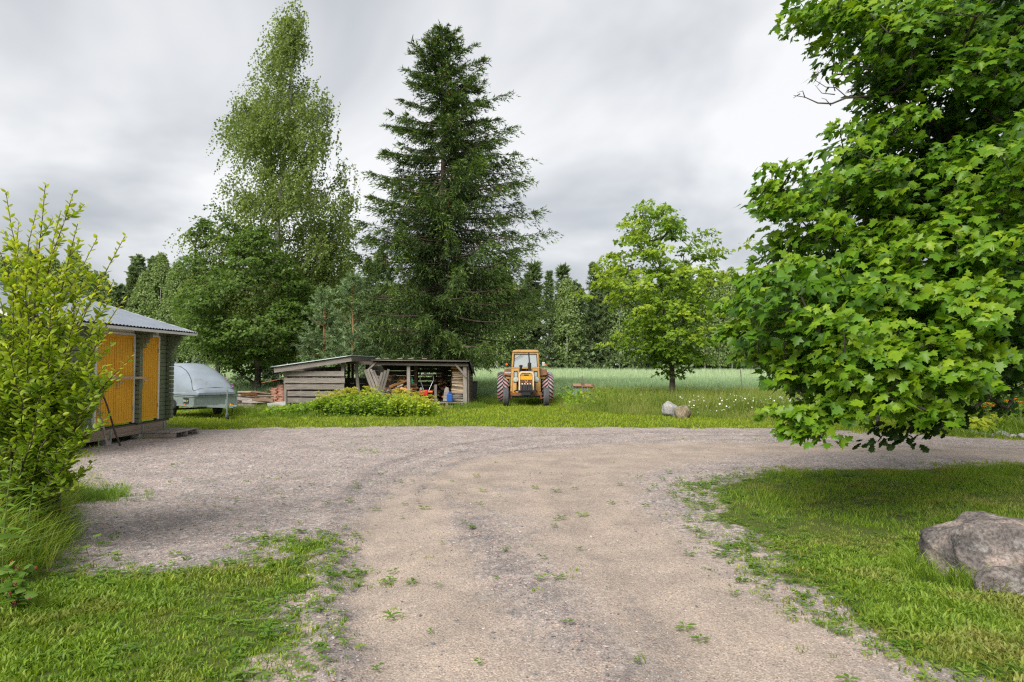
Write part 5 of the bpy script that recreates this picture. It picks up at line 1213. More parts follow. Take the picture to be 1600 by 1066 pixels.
    # bonnet: pale frame round the nose, yellow top panel, brown grille, weights
    def nose(w, zb, zt, rr): return [(-w, zb), (-w, zt - rr), (-w + rr * .3, zt - rr * .3), (-w + rr, zt), (w - rr, zt), (w - rr * .3, zt - rr * .3), (w, zt - rr), (w, zb)]
    MB().prism([(x, -.38, z) for x, z in nose(.315, .72, 1.50, .13)], (0, 1.36, 0)).build('bonnet', M['tractor'], root, bevel=.015)
    o_, i_ = nose(.322, .70, 1.51, .13), nose(.262, .70, 1.44, .10); fr = MB(); n = len(o_)
    fr.add([(x, -.46, z) for x, z in o_] + [(x, -.46, z) for x, z in i_] + [(x, -.37, z) for x, z in o_] + [(x, -.37, z) for x, z in i_],
           [(k, k + 1, n + k + 1, n + k) for k in range(n - 1)] + [(2 * n + k, k, k + 1, 2 * n + k + 1)[::-1] for k in range(n - 1)] + [(n + k, n + k + 1, 3 * n + k + 1, 3 * n + k) for k in range(n - 1)])
    fr.build('nose_frame', M['tractorpale'], root)
    MB().box((0, -.405, 1.365), (.50, .03, .10)).build('nose_panel', M['tractor'], root, bevel=.008); MB().box((0, -.425, 1.35), (.20, .012, .045)).build('badge', M['darkmetal'], root, bevel=.004)
    MB().box((0, -.41, 1.225), (.50, .05, .155)).build('nose_panel', M['tractoryellow'], root, bevel=.010)
    g = MB().box((0, -.400, 1.00), (.50, .02, .28)).build('grille', M['rust'], root)
    for k in range(9): MB().box((0, -.414, .885 + .03 * k), (.49, .010, .010)).build('slat', M['rust'], g)
    vv = MB(); vv.bar((-.065, -.425, 1.135), (-.008, -.425, 1.02), .034, .014, up=(0, 1, 0)); vv.bar((.065, -.425, 1.135), (.008, -.425, 1.02), .034, .014, up=(0, 1, 0)); vv.build('v_emblem', M['tractorpale'], root)
    for k in range(5): MB().box((-.20 + .10 * k, -.52, .83), (.088, .16, .24)).build('front_weight', M['darkmetal'], root, bevel=.012)
    for k in range(4): MB().lathe([(.022, -.008), (.034, 0), (.022, .008), (.012, 0), (.022, -.008)], 14, 'Y', (-.17 + .115 * k, -.612, .965)).build('shackle', M['chrome'], root, smooth=True)
    MB().box((0, -.50, .69), (.74, .16, .06)).build('weight_rail', M['black'], root, bevel=.01); MB().box((0, -.2, .60), (.36, .7, .20)).build('front_carrier', M['black'], root, bevel=.02)
    MB().box((0, .0, .52), (1.36, .13, .13)).build('front_axle', M['rust'], root, bevel=.02)
    MB().box((0, 1.0, .72), (.42, 1.6, .42)).build('gearbox', M['darkmetal'], root, bevel=.03); MB().tube([(-.8, RA, .715), (.8, RA, .715)], .12, 12).build('rear_axle', M['darkmetal'], root, smooth=True)
    for s in (-1, 1):
        MB().box((s * .36, .25, .86), (.10, .35, .42)).build('engine_side', M['black'], root, bevel=.02); MB().tube([(s * .36, -.1, .72), (s * .45, .3, .66), (s * .5, .9, .62)], .03, 6).build('side_pipe', M['black'], root, smooth=True)
        MB().box((s * .47, .96, .56), (.26, .34, .025)).build('step', M['tractoryellow'], root)
    MB().lathe([(.065, 1.50), (.065, 1.66), (.078, 1.68), (.078, 1.86), (.05, 1.88)], 14, 'Z', (.15, .25, 0)).build('silencer', M['darkmetal'], root, smooth=True)
    MB().tube([(.15, .25, 1.86), (.14, .25, 2.05), (.11, .25, 2.33)], .030, 10).build('exhaust_pipe', M['darkmetal'], root, smooth=True)
    MB().lathe([(.04, 1.50), (.055, 1.52), (.055, 1.70), (.085, 1.71), (.085, 1.75), (.02, 1.78)], 14, 'Z', (-.22, .30, 0)).build('air_intake', M['black'], root, smooth=True); MB().lathe([(.03, 1.50), (.03, 1.60), (.0, 1.62)], 10, 'Z', (.02, .35, 0)).build('filler_cap', M['black'], root, smooth=True)
    MB().box((-.78, RA - .735, 1.43), (.26, .012, .065)).build('fender_plate', M['white'], root)
    MB().box((0, 3.0, .42), (1.9, .10, .34), (R(-12), 0, 0)).build('rear_blade', M['bluegrey'], root, bevel=.01); MB().bar((0, 2.2, .55), (0, 3.0, .5), .08, .08).build('hitch', M['rust'], root)
    D = 29.2; root.location = (X_at(822, D), D, hz(X_at(822, D), D) - .01)
tractor()
for dx in (-.86, .86): CLEAR.append((X_at(822, 29.2) + dx, 29.2, .2))
# ---------- open woodshed
def woodshed():
    root = thing('woodshed', (-6, 28, 0), 'low weathered open woodshed with slatted wall and tin roof under the spruce', 'shed')
    F0 = 28.0; g = M['grey_wood']; dk = M['dark_wood']
    # slatted wall of the left bay
    for z, (a, b) in zip((1.41, 1.13, .875, .60), ((443, 538), (444, 539), (447, 538), (450, 538))):
        board('slat', (X_at(a, 27.7), 27.7, z), (X_at(b, 27.7), 27.7, z - .01), .205, .028, g, root)
    board('slat', (X_at(450, 27.7), 27.7, .33), (X_at(538, 27.7), 27.7, .33), .205, .028, g, root)
    for px, zt, w in ((447, 1.62, .10), (536, 2.0, .12)): board('post', (X_at(px, 27.80), 27.80, 0), (X_at(px, 27.80), 27.80, zt), w, .10, g, root, up=(1, 0, 0))
    for px in (449, 545): board('post', (X_at(px, 30), 30.0, 0), (X_at(px, 30), 30.0, 1.62 if px < 500 else 1.95), .1, .1, dk, root, up=(1, 0, 0))
    fl, frr = P(428, 578.5, 27.45), P(549, 560.5, 27.45); br = np.array([X_at(585, 30.0), 30.0, 1.985]); bl = fl + (br - frr)
    board('fascia', fl, frr, .22, .03, g, root); board('fascia', frr + np.array([.01, .02, 0]), br, .22, .03, g, root)
    # corrugated tin over the left bay
    nu, nv = 110, 12; u, v = np.meshgrid(np.linspace(0, 1, nv), np.linspace(-.02, 1.03, nu), indexing='ij')
    Q = (fl + np.array([-.08, -.06, .135]))[None, None] + (frr - fl + np.array([.12, 0, 0]))[None, None] * u[..., None] + (br - frr)[None, None] * v[..., None]
    Q[..., 2] += .018 * np.cos(v * 2 * math.pi * 22); i = np.arange(nu * nv).reshape(nv, nu); q = np.stack([i[:-1, :-1], i[1:, :-1], i[1:, 1:], i[:-1, 1:]], -1).reshape(-1, 4)
    o = link('roof_sheet', npmesh('roof_sheet', Q.reshape(-1, 3), q, smooth=True), M['zinc'], root); s = o.modifiers.new('solid', 'SOLIDIFY'); s.thickness = .012
    # back wall of the left bay: dark boards, upper part open
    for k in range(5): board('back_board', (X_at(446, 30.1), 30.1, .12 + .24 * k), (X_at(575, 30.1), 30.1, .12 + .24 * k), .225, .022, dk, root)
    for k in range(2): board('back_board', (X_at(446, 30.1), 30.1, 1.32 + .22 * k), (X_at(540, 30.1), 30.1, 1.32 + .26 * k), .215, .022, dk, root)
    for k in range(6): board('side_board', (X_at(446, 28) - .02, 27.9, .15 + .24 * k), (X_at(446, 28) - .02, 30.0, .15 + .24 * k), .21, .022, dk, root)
    board('post', (X_at(564, 28.2), 28.2, 0), (X_at(556, 28.2), 28.2, 1.76), .12, .10, g, root, up=(1, 0, 0))
    board('rafter', (X_at(540, 28.1), 28.1, 1.86), (X_at(588, 28.1), 28.1, 1.83), .12, .05, dk, root)
    board('post', (X_at(551, 30), 30.0, 1.1), (X_at(551, 30), 30.0, 1.95), .09, .08, dk, root, up=(1, 0, 0)); board('post', (X_at(574, 30), 30.0, 0), (X_at(574, 30), 30.0, 1.9), .14, .10, dk, root, up=(1, 0, 0))
    # right bay: posts, beam, braces, felted roof
    xa, xb = X_at(584, F0), X_at(730, F0)
    board('beam', (xa, F0 - .02, 1.81), (xb + .05, F0 - .02, 1.76), .105, .09, g, root)
    board('post', (X_at(639, F0), F0 + .07, 0), (X_at(638, F0), F0 + .07, 1.78), .13, .07, g, root, up=(1, 0, 0))
    board('post', (X_at(727, F0), F0 + .07, 0), (X_at(726, F0), F0 + .07, 1.74), .15, .10, g, root, up=(1, 0, 0)); board('post', (X_at(731, F0), F0 + .20, 0), (X_at(731, F0), F0 + .20, 1.76), .09, .09, g, root, up=(1, 0, 0))
    board('brace', P(711, 569, F0 - .09), P(729, 589, F0 - .09), .075, .04, g, root); board('brace', P(576, 577, F0 - .09), P(588, 566, F0 - .09), .06, .04, g, root)
    for px in (592, 650, 700, 729): board('rafter', (X_at(px, F0), F0 - .10, 1.885), (X_at(px, F0), 30.4, 1.62), .10, .05, dk, root)
    for k in range(9):
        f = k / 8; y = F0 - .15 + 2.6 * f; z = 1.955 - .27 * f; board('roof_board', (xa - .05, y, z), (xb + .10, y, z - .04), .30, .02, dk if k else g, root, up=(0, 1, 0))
    nx_, ny_ = 40, 14; u, v = np.meshgrid(np.linspace(xa - .1, xb + .22, nx_), np.linspace(0, 1, ny_), indexing='ij')
    Z = 1.995 - .27 * v - .04 * (u - xa) / (xb - xa) + (fbm(u * 3, v * 5, 5) - .5) * .03; Z = Z - np.where(u > xb + .12, .45 * ((u - xb - .12) / .10), 0)
    i = np.arange(nx_ * ny_).reshape(nx_, ny_); q = np.stack([i[:-1, :-1], i[1:, :-1], i[1:, 1:], i[:-1, 1:]], -1).reshape(-1, 4)
    o = link('roof_felt', npmesh('roof_felt', np.stack([u.ravel(), (F0 - .22 + 2.75 * v).ravel(), Z.ravel()], 1), q), M['blackfelt'], root); s = o.modifiers.new('solid', 'SOLIDIFY'); s.thickness = .015
    for px in (592, 605, 626, 643, 664): board('roof_batten', (X_at(px, F0) - .10, F0 - .16, 2.02), (X_at(px, F0) + .10, F0 - .16, 2.015), .035, .05, g, root)
    # back wall of the right bay, three gaps of daylight in the middle
    B = 30.3
    for a, b, gap in ((577, 652, .008), (652, 692, .0), (692, 733, .008)):
        if gap: rows = [(.11 + .215 * k, .205) for k in range(8)]
        else: rows = [(.11, .205), (.325, .205), (.54, .205), (.755, .205), (.945, .14), (1.155, .135), (1.32, .075), (1.50, .16), (1.66, .13)]
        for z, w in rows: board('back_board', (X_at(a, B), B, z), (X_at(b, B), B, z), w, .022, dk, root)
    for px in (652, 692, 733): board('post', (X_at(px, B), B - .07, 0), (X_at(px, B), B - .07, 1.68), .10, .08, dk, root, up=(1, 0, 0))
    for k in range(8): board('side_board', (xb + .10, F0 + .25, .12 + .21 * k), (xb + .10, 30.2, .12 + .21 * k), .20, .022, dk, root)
    board('post', (X_at(650, 29.2), 29.2, 0), (X_at(650, 29.2), 29.2, 1.72), .13, .12, M['brown_wood'], root, up=(1, 0, 0))
woodshed()

# ---------- firewood, planks and bits in the woodshed
def split_log_mesh(seed, mat):
    r = random.Random(seed); n = r.choice((3, 4, 5)); a0 = r.uniform(0, 6); pts = []
    for k in range(n): a = a0 + 6.283 * k / n + r.uniform(-.3, .3); pts.append((r.uniform(.35, .55) * math.cos(a), r.uniform(.35, .55) * math.sin(a)))
    V = []
    for x, sc in ((-.5, r.uniform(.8, 1.1)), (0, 1), (.5, r.uniform(.8, 1.1))):
        oy, oz = r.uniform(-.08, .08), r.uniform(-.08, .08); V += [(x, p[0] * sc + oy, p[1] * sc + oz) for p in pts]
    F = [tuple(range(n))[::-1], tuple(2 * n + k for k in range(n))]
    for i in range(2): F += [(i * n + k, i * n + (k + 1) % n, i * n + n + (k + 1) % n, i * n + n + k) for k in range(n)]
    me = bpy.data.meshes.new('firewood_log'); me.from_pydata(V, [], F); me.update(); me.materials.append(mat); return me
LOGS = {k: [split_log_mesh(s + 10 * j, M[k]) for s in range(6)] for j, k in enumerate(('split_wood', 'pale_wood', 'brown_wood', 'grey_wood'))}
def log(kind, c, L, th, yaw, pitch, roll, label, group, name='firewood_log'):
    o = bpy.data.objects.new(name, random.choice(LOGS[kind])); COL.objects.link(o); c = Vector([float(q) for q in c])
    o.matrix_basis = Matrix.Translation(c) @ Matrix.Rotation(yaw, 4, 'Z') @ Matrix.Rotation(pitch, 4, 'Y') @ Matrix.Rotation(roll, 4, 'X') @ Matrix.Diagonal((L, th, th, 1))
    return T(o, label, 'firewood', group)
U = random.uniform
NTH = ['first', 'second', 'third', 'fourth', 'fifth', 'sixth', 'seventh', 'eighth', 'ninth', 'tenth', 'eleventh', 'twelfth', 'thirteenth', 'fourteenth', 'fifteenth', 'sixteenth', 'seventeenth', 'eighteenth', 'nineteenth']
# tidy stack beside the right-hand post
z = .24
for k in range(19):
    kind = 'split_wood' if 15 <= k else ('pale_wood' if 3 < k < 15 else 'grey_wood')
    th = U(.085, .12)
    log(kind, (X_at(716, 28.45) + U(-.03, .03), 28.42 + U(-.03, .05), z + th / 2), U(.42, .54), th * 1.15, U(-.18, .18), U(-.14, .14), U(0, 3), f'{NTH[k]} split log from the bottom of the tidy stack at the woodshed right post', 'logs in the tidy stack')
    log('brown_wood', (X_at(714, 28.8), 28.75, z + th / 2), .48, th * 1.15, U(-.3, .3), U(-.1, .1), U(0, 3), 'split log in the second row of the tidy stack', 'logs behind the tidy stack'); z += th * .80
# loose heap in the middle of the shed
for k in range(95):
    px = U(585, 652); t = (px - 585) / 67; top = np.interp(t, [0, .25, .5, .8, 1], [1.0, 1.45, 1.35, 1.15, .55]); y = U(28.12, 29.7); zz = top * U(.1, 1.0) ** .6 * np.interp(y, [28.1, 28.8], [.72, 1.0])
    log(random.choice(('split_wood', 'split_wood', 'pale_wood', 'grey_wood')), (X_at(px, 28.8), y, max(.06, zz)), U(.30, .52), U(.08, .14), U(-1.2, 1.2), U(-.5, .6), U(0, 3), 'split log in the loose orange heap inside the woodshed', 'logs in the loose heap')
# dark stack at the back
for k in range(70):
    px = U(674, 708); zz = .12 + 1.15 * (k / 70); log(random.choice(('brown_wood', 'brown_wood', 'split_wood')), (X_at(px, 29.6), 29.5 + U(-.25, .3), zz), U(.32, .46), U(.09, .15), R(90) + U(-.4, .4), U(-.25, .25), U(0, 3), 'brown log in the dark stack at the back of the woodshed', 'logs in the dark back stack')
# plank bundles leaning as a V
for a, b, k in [((570, 578), (586, 622), 0), ((574, 577), (591, 622), 1), ((579, 577), (597, 621), 2), ((583, 579), (602, 620), 3)]:
    T(board('plank', P(*b, 28.0 + .05 * k), P(*a, 28.05 + .05 * k), .10, .03, M['grey_wood'], up=(1, .2, .3)), f'{["first", "second", "third", "fourth"][k]} grey plank from the left of the bundle leaning leftwards in the woodshed', 'plank', 'planks leaning left')
for a, b, k in [((597, 582), (585, 622), 0), ((602, 579), (590, 621), 1), ((607, 577), (595, 620), 2)]:
    T(board('plank', P(*b, 27.80 + .05 * k), P(*a, 27.85 + .05 * k), .10, .03, M['grey_wood'], up=(1, .2, -.3)), f'{["first", "second", "third"][k]} grey plank from the left of the bundle leaning rightwards in the woodshed', 'plank', 'planks leaning right')
for k in range(4): T(board('stick', P(519 + 3 * k, 588, 28.6), P(526 + 2.5 * k, 570, 28.7), .04, .03, M['brown_wood']), f'{["first", "second", "third", "fourth"][k]} thin stick from the left leaning inside the slatted bay', 'stick', 'sticks in the slatted bay')
# low pallet platform with brick blocks
pallet('pallet', 'grey pallet on bricks at the front of the woodshed', (X_at(699, 28.05), 28.15), 0, 1.35, .75, .22, 5, M['grey_wood'])
for k, (px, py, mt) in enumerate([(675, 637, 'pale_wood'), (689, 637, 'brick'), (693, 636, 'brick'), (702, 637, 'brick'), (708, 635, 'concrete')]):
    q = G(px, py); T(MB().box((q[0], 27.62 + .03 * k, .055), (.23, .12, .10), (0, 0, U(-.3, .3)), .008).build('brick' if mt != 'pale_wood' else 'wood_block', M[mt], bevel=.008),
                     f'{["pale wooden block", "broken red brick", "reddish brick", "red brick", "pale concrete brick"][k]} in front of the woodshed pallet, {["first", "second", "third", "fourth", "last"][k]} from the left', 'brick')
def canister():
    x, y = X_at(703, 28.0), 27.95; root = thing('canister', (x, y, .24), 'bright blue plastic canister on the woodshed pallet', 'canister')
    MB().box((x, y, .42), (.23, .20, .34)).build('body', M['blue'], root, bevel=.03, seg=3); MB().tube([(x - .07, y, .585), (x - .06, y, .63), (x + .03, y, .63), (x + .04, y, .585)], .016, 8).build('handle', M['blue'], root, smooth=True)
    MB().lathe([(.026, .58), (.026, .625), (.0, .63)], 14, 'Z', (x + .08, y, 0)).build('cap', M['black'], root)
canister()
def tiller():
    x, y = X_at(667, 28.5), 28.5; root = thing('garden_tiller', (x, y, 0), 'red and orange garden tiller with bright handlebar inside the woodshed', 'tiller')
    MB().tube([(x - .28, y, 1.12), (x - .27, y, 1.30), (x - .20, y, 1.38), (x + .20, y, 1.38), (x + .27, y, 1.30), (x + .28, y, 1.12)], .017, 8).build('handlebar', M['chrome'], root, smooth=True)
    MB().tube([(x - .28, y, 1.13), (x - .12, y - .1, .75), (x - .05, y - .2, .55)], .014, 8).build('handle_tube', M['chrome'], root, smooth=True); MB().tube([(x + .28, y, 1.13), (x + .12, y - .1, .75), (x + .05, y - .2, .55)], .014, 8).build('handle_tube', M['chrome'], root, smooth=True)
    MB().box((x - .08, y - .25, .62), (.36, .34, .22)).build('engine', M['red'], root, bevel=.04, seg=3); MB().box((x + .16, y - .25, .66), (.26, .30, .07)).build('cover', M['orange'], root, bevel=.015); MB().box((x + .22, y - .3, .33), (.26, .25, .05)).build('guard', M['orange'], root, bevel=.01)
    MB().lathe([(.0, -.1), (.06, -.1), (.06, .1), (0, .1)], 14, 'Y', (x - .18, y - .35, .78)).build('silencer', M['chrome'], root, smooth=True)
    for s in (-1, 1): MB().lathe([(.05, -.05), (.17, -.05), (.19, 0), (.17, .05), (.05, .05)], 20, 'X', (x + s * .26, y - .2, .19)).build('wheel', M['rubber'], root, smooth=True)
    MB().box((x, y - .22, .36), (.24, .28, .30)).build('gear_case', M['darkmetal'], root, bevel=.03)
tiller()
T(MB().prism([P(692, 627, 28.0), P(694.5, 608, 28.05), P(697, 605, 28.05), P(700.5, 606, 28.05), P(701.5, 610, 28.05), P(700, 627, 28.0)], (0, .03, 0)).build('board', M['grey_wood'], bevel=.004), 'rounded grey board standing beside the blue canister', 'board')
T(board('post', (X_at(681, 28.2), 28.2, .20), (X_at(681, 28.2), 28.2, .95), .10, .09, M['grey_wood'], up=(1, 0, 0)), 'short grey post standing on the woodshed pallet', 'post')
T(MB().lathe([(.0, 0), (.055, .01), (.06, .16), (.025, .22), (.022, .28), (.0, .285)], 14, 'Z', (X_at(644, 28.3), 28.25, .98)).build('bottle', M['greenplastic'], smooth=True), 'green plastic bottle beside the middle post of the woodshed', 'bottle')
T(board('shelf', (X_at(641, 28.3), 28.3, .96), (X_at(652, 28.3), 28.3, .96), .18, .03, M['brown_wood'], up=(0, 1, 0)), 'short plank shelf carrying the green bottle in the woodshed', 'shelf')
# ---------- black wheelie bin
def bin_():
    x, y = X_at(738, 32.6), 32.6; z0 = hz(x, y); root = thing('waste_bin', (x, y, z0), 'black plastic waste bin at the right end of the woodshed', 'bin')
    b = MB(); w0, w1, d0, d1 = .19, .235, .22, .27
    b.add([(x - w0, y - d0, z0 + .06), (x + w0, y - d0, z0 + .06), (x + w0, y + d0, z0 + .06), (x - w0, y + d0, z0 + .06), (x - w1, y - d1, z0 + .93), (x + w1, y - d1, z0 + .93), (x + w1, y + d1, z0 + .93), (x - w1, y + d1, z0 + .93)],
          [(3, 2, 1, 0), (4, 5, 6, 7), (0, 1, 5, 4), (1, 2, 6, 5), (2, 3, 7, 6), (3, 0, 4, 7)]).build('body', M['black'], root, bevel=.02)
    MB().box((x, y - .02, z0 + .955), (.52, .60, .05), (R(-4), 0, 0)).build('lid', M['black'], root, bevel=.018)
    for s in (-1, 1): MB().lathe([(.02, -.025), (.085, -.025), (.09, 0), (.085, .025), (.02, .025)], 18, 'X', (x + s * .21, y + .20, z0 + .09)).build('wheel', M['rubber'], root, smooth=True)
    MB().box((x + .02, y - .245, z0 + .5), (.015, .02, .75)).build('rib', M['black'], root)
bin_()
# ---------- stack of old bricks with a rusty sheet
def brick_stack():
    root = thing('brick_stack', (-9.8, 28.4, 0), 'crumbling stack of old red bricks under a rusty sheet beside the slatted wall', 'bricks')
    me = MB().box((0, 0, 0), (.25, .12, .062)).build('brick', M['brick'], root, bevel=.006, seg=1); COL.objects.unlink(me); me.parent = None
    x0 = X_at(423, 28.2)
    for c in range(14):
        for r_ in range(3):
            for d in range(2):
                if c > 11 and r_ == 0: continue
                o = bpy.data.objects.new('brick', me.data); COL.objects.link(o); o.location = (x0 + .13 + .255 * r_ + U(-.02, .02) + (c % 2) * .06, 28.2 + .14 * d + U(-.02, .02), .035 + .068 * c); o.rotation_euler = (0, U(-.03, .03), U(-.15, .15)); attach(o, root)
    sh = MB(); n = 16
    a, b = P(411, 598, 28.1), P(446, 591.5, 28.1)
    for i in range(n):
        f = i / (n - 1); q = a + (b - a) * f; sh.v += [(q[0], 27.9, q[2] + .012 * (i % 2)), (q[0], 28.6, q[2] + .03 + .012 * (i % 2))]
    sh.f = [(2 * i, 2 * i + 2, 2 * i + 3, 2 * i + 1) for i in range(n - 1)]; o = sh.build('cover_sheet', M['rustorange'], root); s = o.modifiers.new('solid', 'SOLIDIFY'); s.thickness = .012
brick_stack()
q = G(428, 643); T(MB().box((q[0], 26.3, .16), (.62, .50, .08), (R(24), R(-9), R(24)), .045).build('concrete_slab', M['concrete'], bevel=.015), 'pale concrete slab lying tilted in front of the brick stack', 'slab')
# rough logs piled at the left
for k, (px, py, L, th, kind, yaw) in enumerate([(392, 616, .75, .20, 'split_wood', .3), (408, 615, .8, .14, 'brown_wood', -.1), (386, 613, .7, .12, 'pale_wood', .1), (384, 634, .75, .19, 'grey_wood', -.2), (393, 640, .85, .17, 'pale_wood', -.35), (411, 626, .8, .19, 'brown_wood', .05), (397, 628, .9, .15, 'grey_wood', .15), (382, 624, .6, .14, 'grey_wood', .1), (415, 619, .6, .1, 'pale_wood', .2), (376, 630, .5, .15, 'brown_wood', 0)]):
    D = 26.2 - .0 * k; p = P(px, py, D + (635 - py) * .03); p[2] = max(p[2], th / 2)
    log(kind, p, L, th, yaw, U(-.1, .1), U(0, 3), f'{["orange split", "brown", "thin pale", "grey", "pale sawn", "dark", "long grey", "short grey", "thin bleached", "bark-brown"][k]} log in the rough pile right of the trailer', 'logs in the rough pile', 'rough_log')
for k in range(26): p = np.array([X_at(U(374, 420), 26.6), 26.6 + U(-.1, .6), U(.04, .55)]); log(random.choice(('brown_wood', 'grey_wood')), p, U(.5, .8), U(.1, .17), U(-.4, .4), U(-.15, .15), U(0, 3), 'log inside the rough pile right of the trailer', 'logs inside the rough pile', 'rough_log')

# ---------- rusty box implement, stakes
def implement():
    D = 33.0; x = X_at(909, D); z0 = hz(x, D); root = thing('farm_implement', (x, D, z0), 'rusty blue-grey metal hopper in the weeds right of the tractor', 'implement')
    MB().prism([(x - .55, D - .3, z0 + .15), (x + .42, D - .3, z0 + .15), (x + .50, D - .3, z0 + .72), (x - .40, D - .3, z0 + .74)], (0, .6, 0)).build('hopper', M['bluegrey'], root, bevel=.01)
    MB().box((x + .05, D - .05, z0 + .79), (.95, .72, .05), (R(5), R(2), 0), .02).build('lid', M['rustpale'], root); MB().box((x + .02, D - .2, z0 + .87), (.16, .12, .12)).build('cap', M['rust'], root, bevel=.01); MB().box((x + .50, D - .2, z0 + .68), (.14, .3, .30)).build('chute', M['rust'], root, bevel=.02)
    for s in (-.4, .4): MB().box((x + s, D, z0 + .09), (.07, .5, .2)).build('leg', M['rust'], root)
implement()
for lab, px, D, py0, lean, r in [('taller grey stake in front of the rusty hopper', 910, 31, 588, .0, .024), ('shorter grey stake in the weeds right of the rusty hopper', 918, 30, 606, .02, .022), ('leaning grey stake at the field edge left of the huge maple', 1157, 33, 578, .12, .025), ('thin grey stake half hidden by the huge maple', 1222, 31, 606, -.05, .02)]:
    t = P(px, py0, D); x = t[0]; T(MB().tube([(x + lean, D, hz(x, D) - .05), (x + lean * .5, D, t[2] * .5), (x, D, t[2])], [r, r, r * .85], 7).build('stake', M['grey_wood']), lab, 'stake')

# ---------- boulders
def boulder(name, label, c, size, mat, seed, cuts, parent=None, cat='boulder', rot=0, sub=4, rough=.10, planes=None):
    bm = bmesh.new(); bmesh.ops.create_icosphere(bm, subdivisions=sub, radius=1); r = np.random.default_rng(seed)
    V = np.array([v.co[:] for v in bm.verts])
    for k in range(cuts):
        n = unit(r.normal(size=3) * [1, 1, .8]); d = r.uniform(.55, .82); t = V @ n; V = V - np.outer(np.maximum(0, t - d), n) * .88
    for n, d in (planes or []):
        n = unit(np.array(n, float)); t = V @ n; V = V - np.outer(np.maximum(0, t - d), n) * .9
    for o_, (f, a) in enumerate(((1.4, rough), (3.2, rough * .5), (7.5, rough * .24))):
        V = V * (1 + a * 2 * (fbm(V[:, 0] * f + 10 + V[:, 2] * f * .7, V[:, 1] * f + 20 - V[:, 2] * f * .6, seed + o_) - .5))[:, None]
    V = V * np.array(size) / 2; c_, s_ = math.cos(rot), math.sin(rot); V = V @ np.array([[c_, s_, 0], [-s_, c_, 0], [0, 0, 1]]) + np.array(c)
    for v, p in zip(bm.verts, V): v.co = p
    me = bpy.data.meshes.new(name); bm.to_mesh(me); bm.free(); o = link(name, me, mat, parent, True)
    return T(o, label, cat) if label else o
boulder('boulder', 'large pinkish granite boulder lying in the grass at the right edge', (4.14, 5.74, .13), (1.34, .96, .80), M['rock'], 12, 0, rot=-.12, sub=5, rough=.17, planes=[((-1, -.25, .12), .80), ((.12, -.1, 1), .74), ((-.5, -.8, .35), .76), ((.25, -1, .45), .78), ((-.6, .2, .9), .84), ((.8, -.3, .6), .78), ((.6, .6, .7), .8)])
boulder('boulder', 'small rounded grey rock at the foot of the large granite boulder', (3.74, 5.27, .05), (.44, .30, .28), M['rock'], 5, 4, rot=.1)
boulder('boulder', 'dark flat rock in front of the large granite boulder at the frame edge', (3.93, 5.18, .03), (.36, .26, .16), M['rockgrey'], 7, 5)
boulder('boulder', 'pale grey lichen boulder at the foot of the young maple', (X_at(1048, 23.2), 23.2, .20), (.66, .55, .68), M['rockgrey'], 3, 6, rough=.12)
boulder('boulder', 'brown mossy boulder leaning on the pale lichen boulder', (X_at(1064, 22.6), 22.6, .17), (.60, .50, .58), M['rockbrown'], 4, 6, rough=.12)

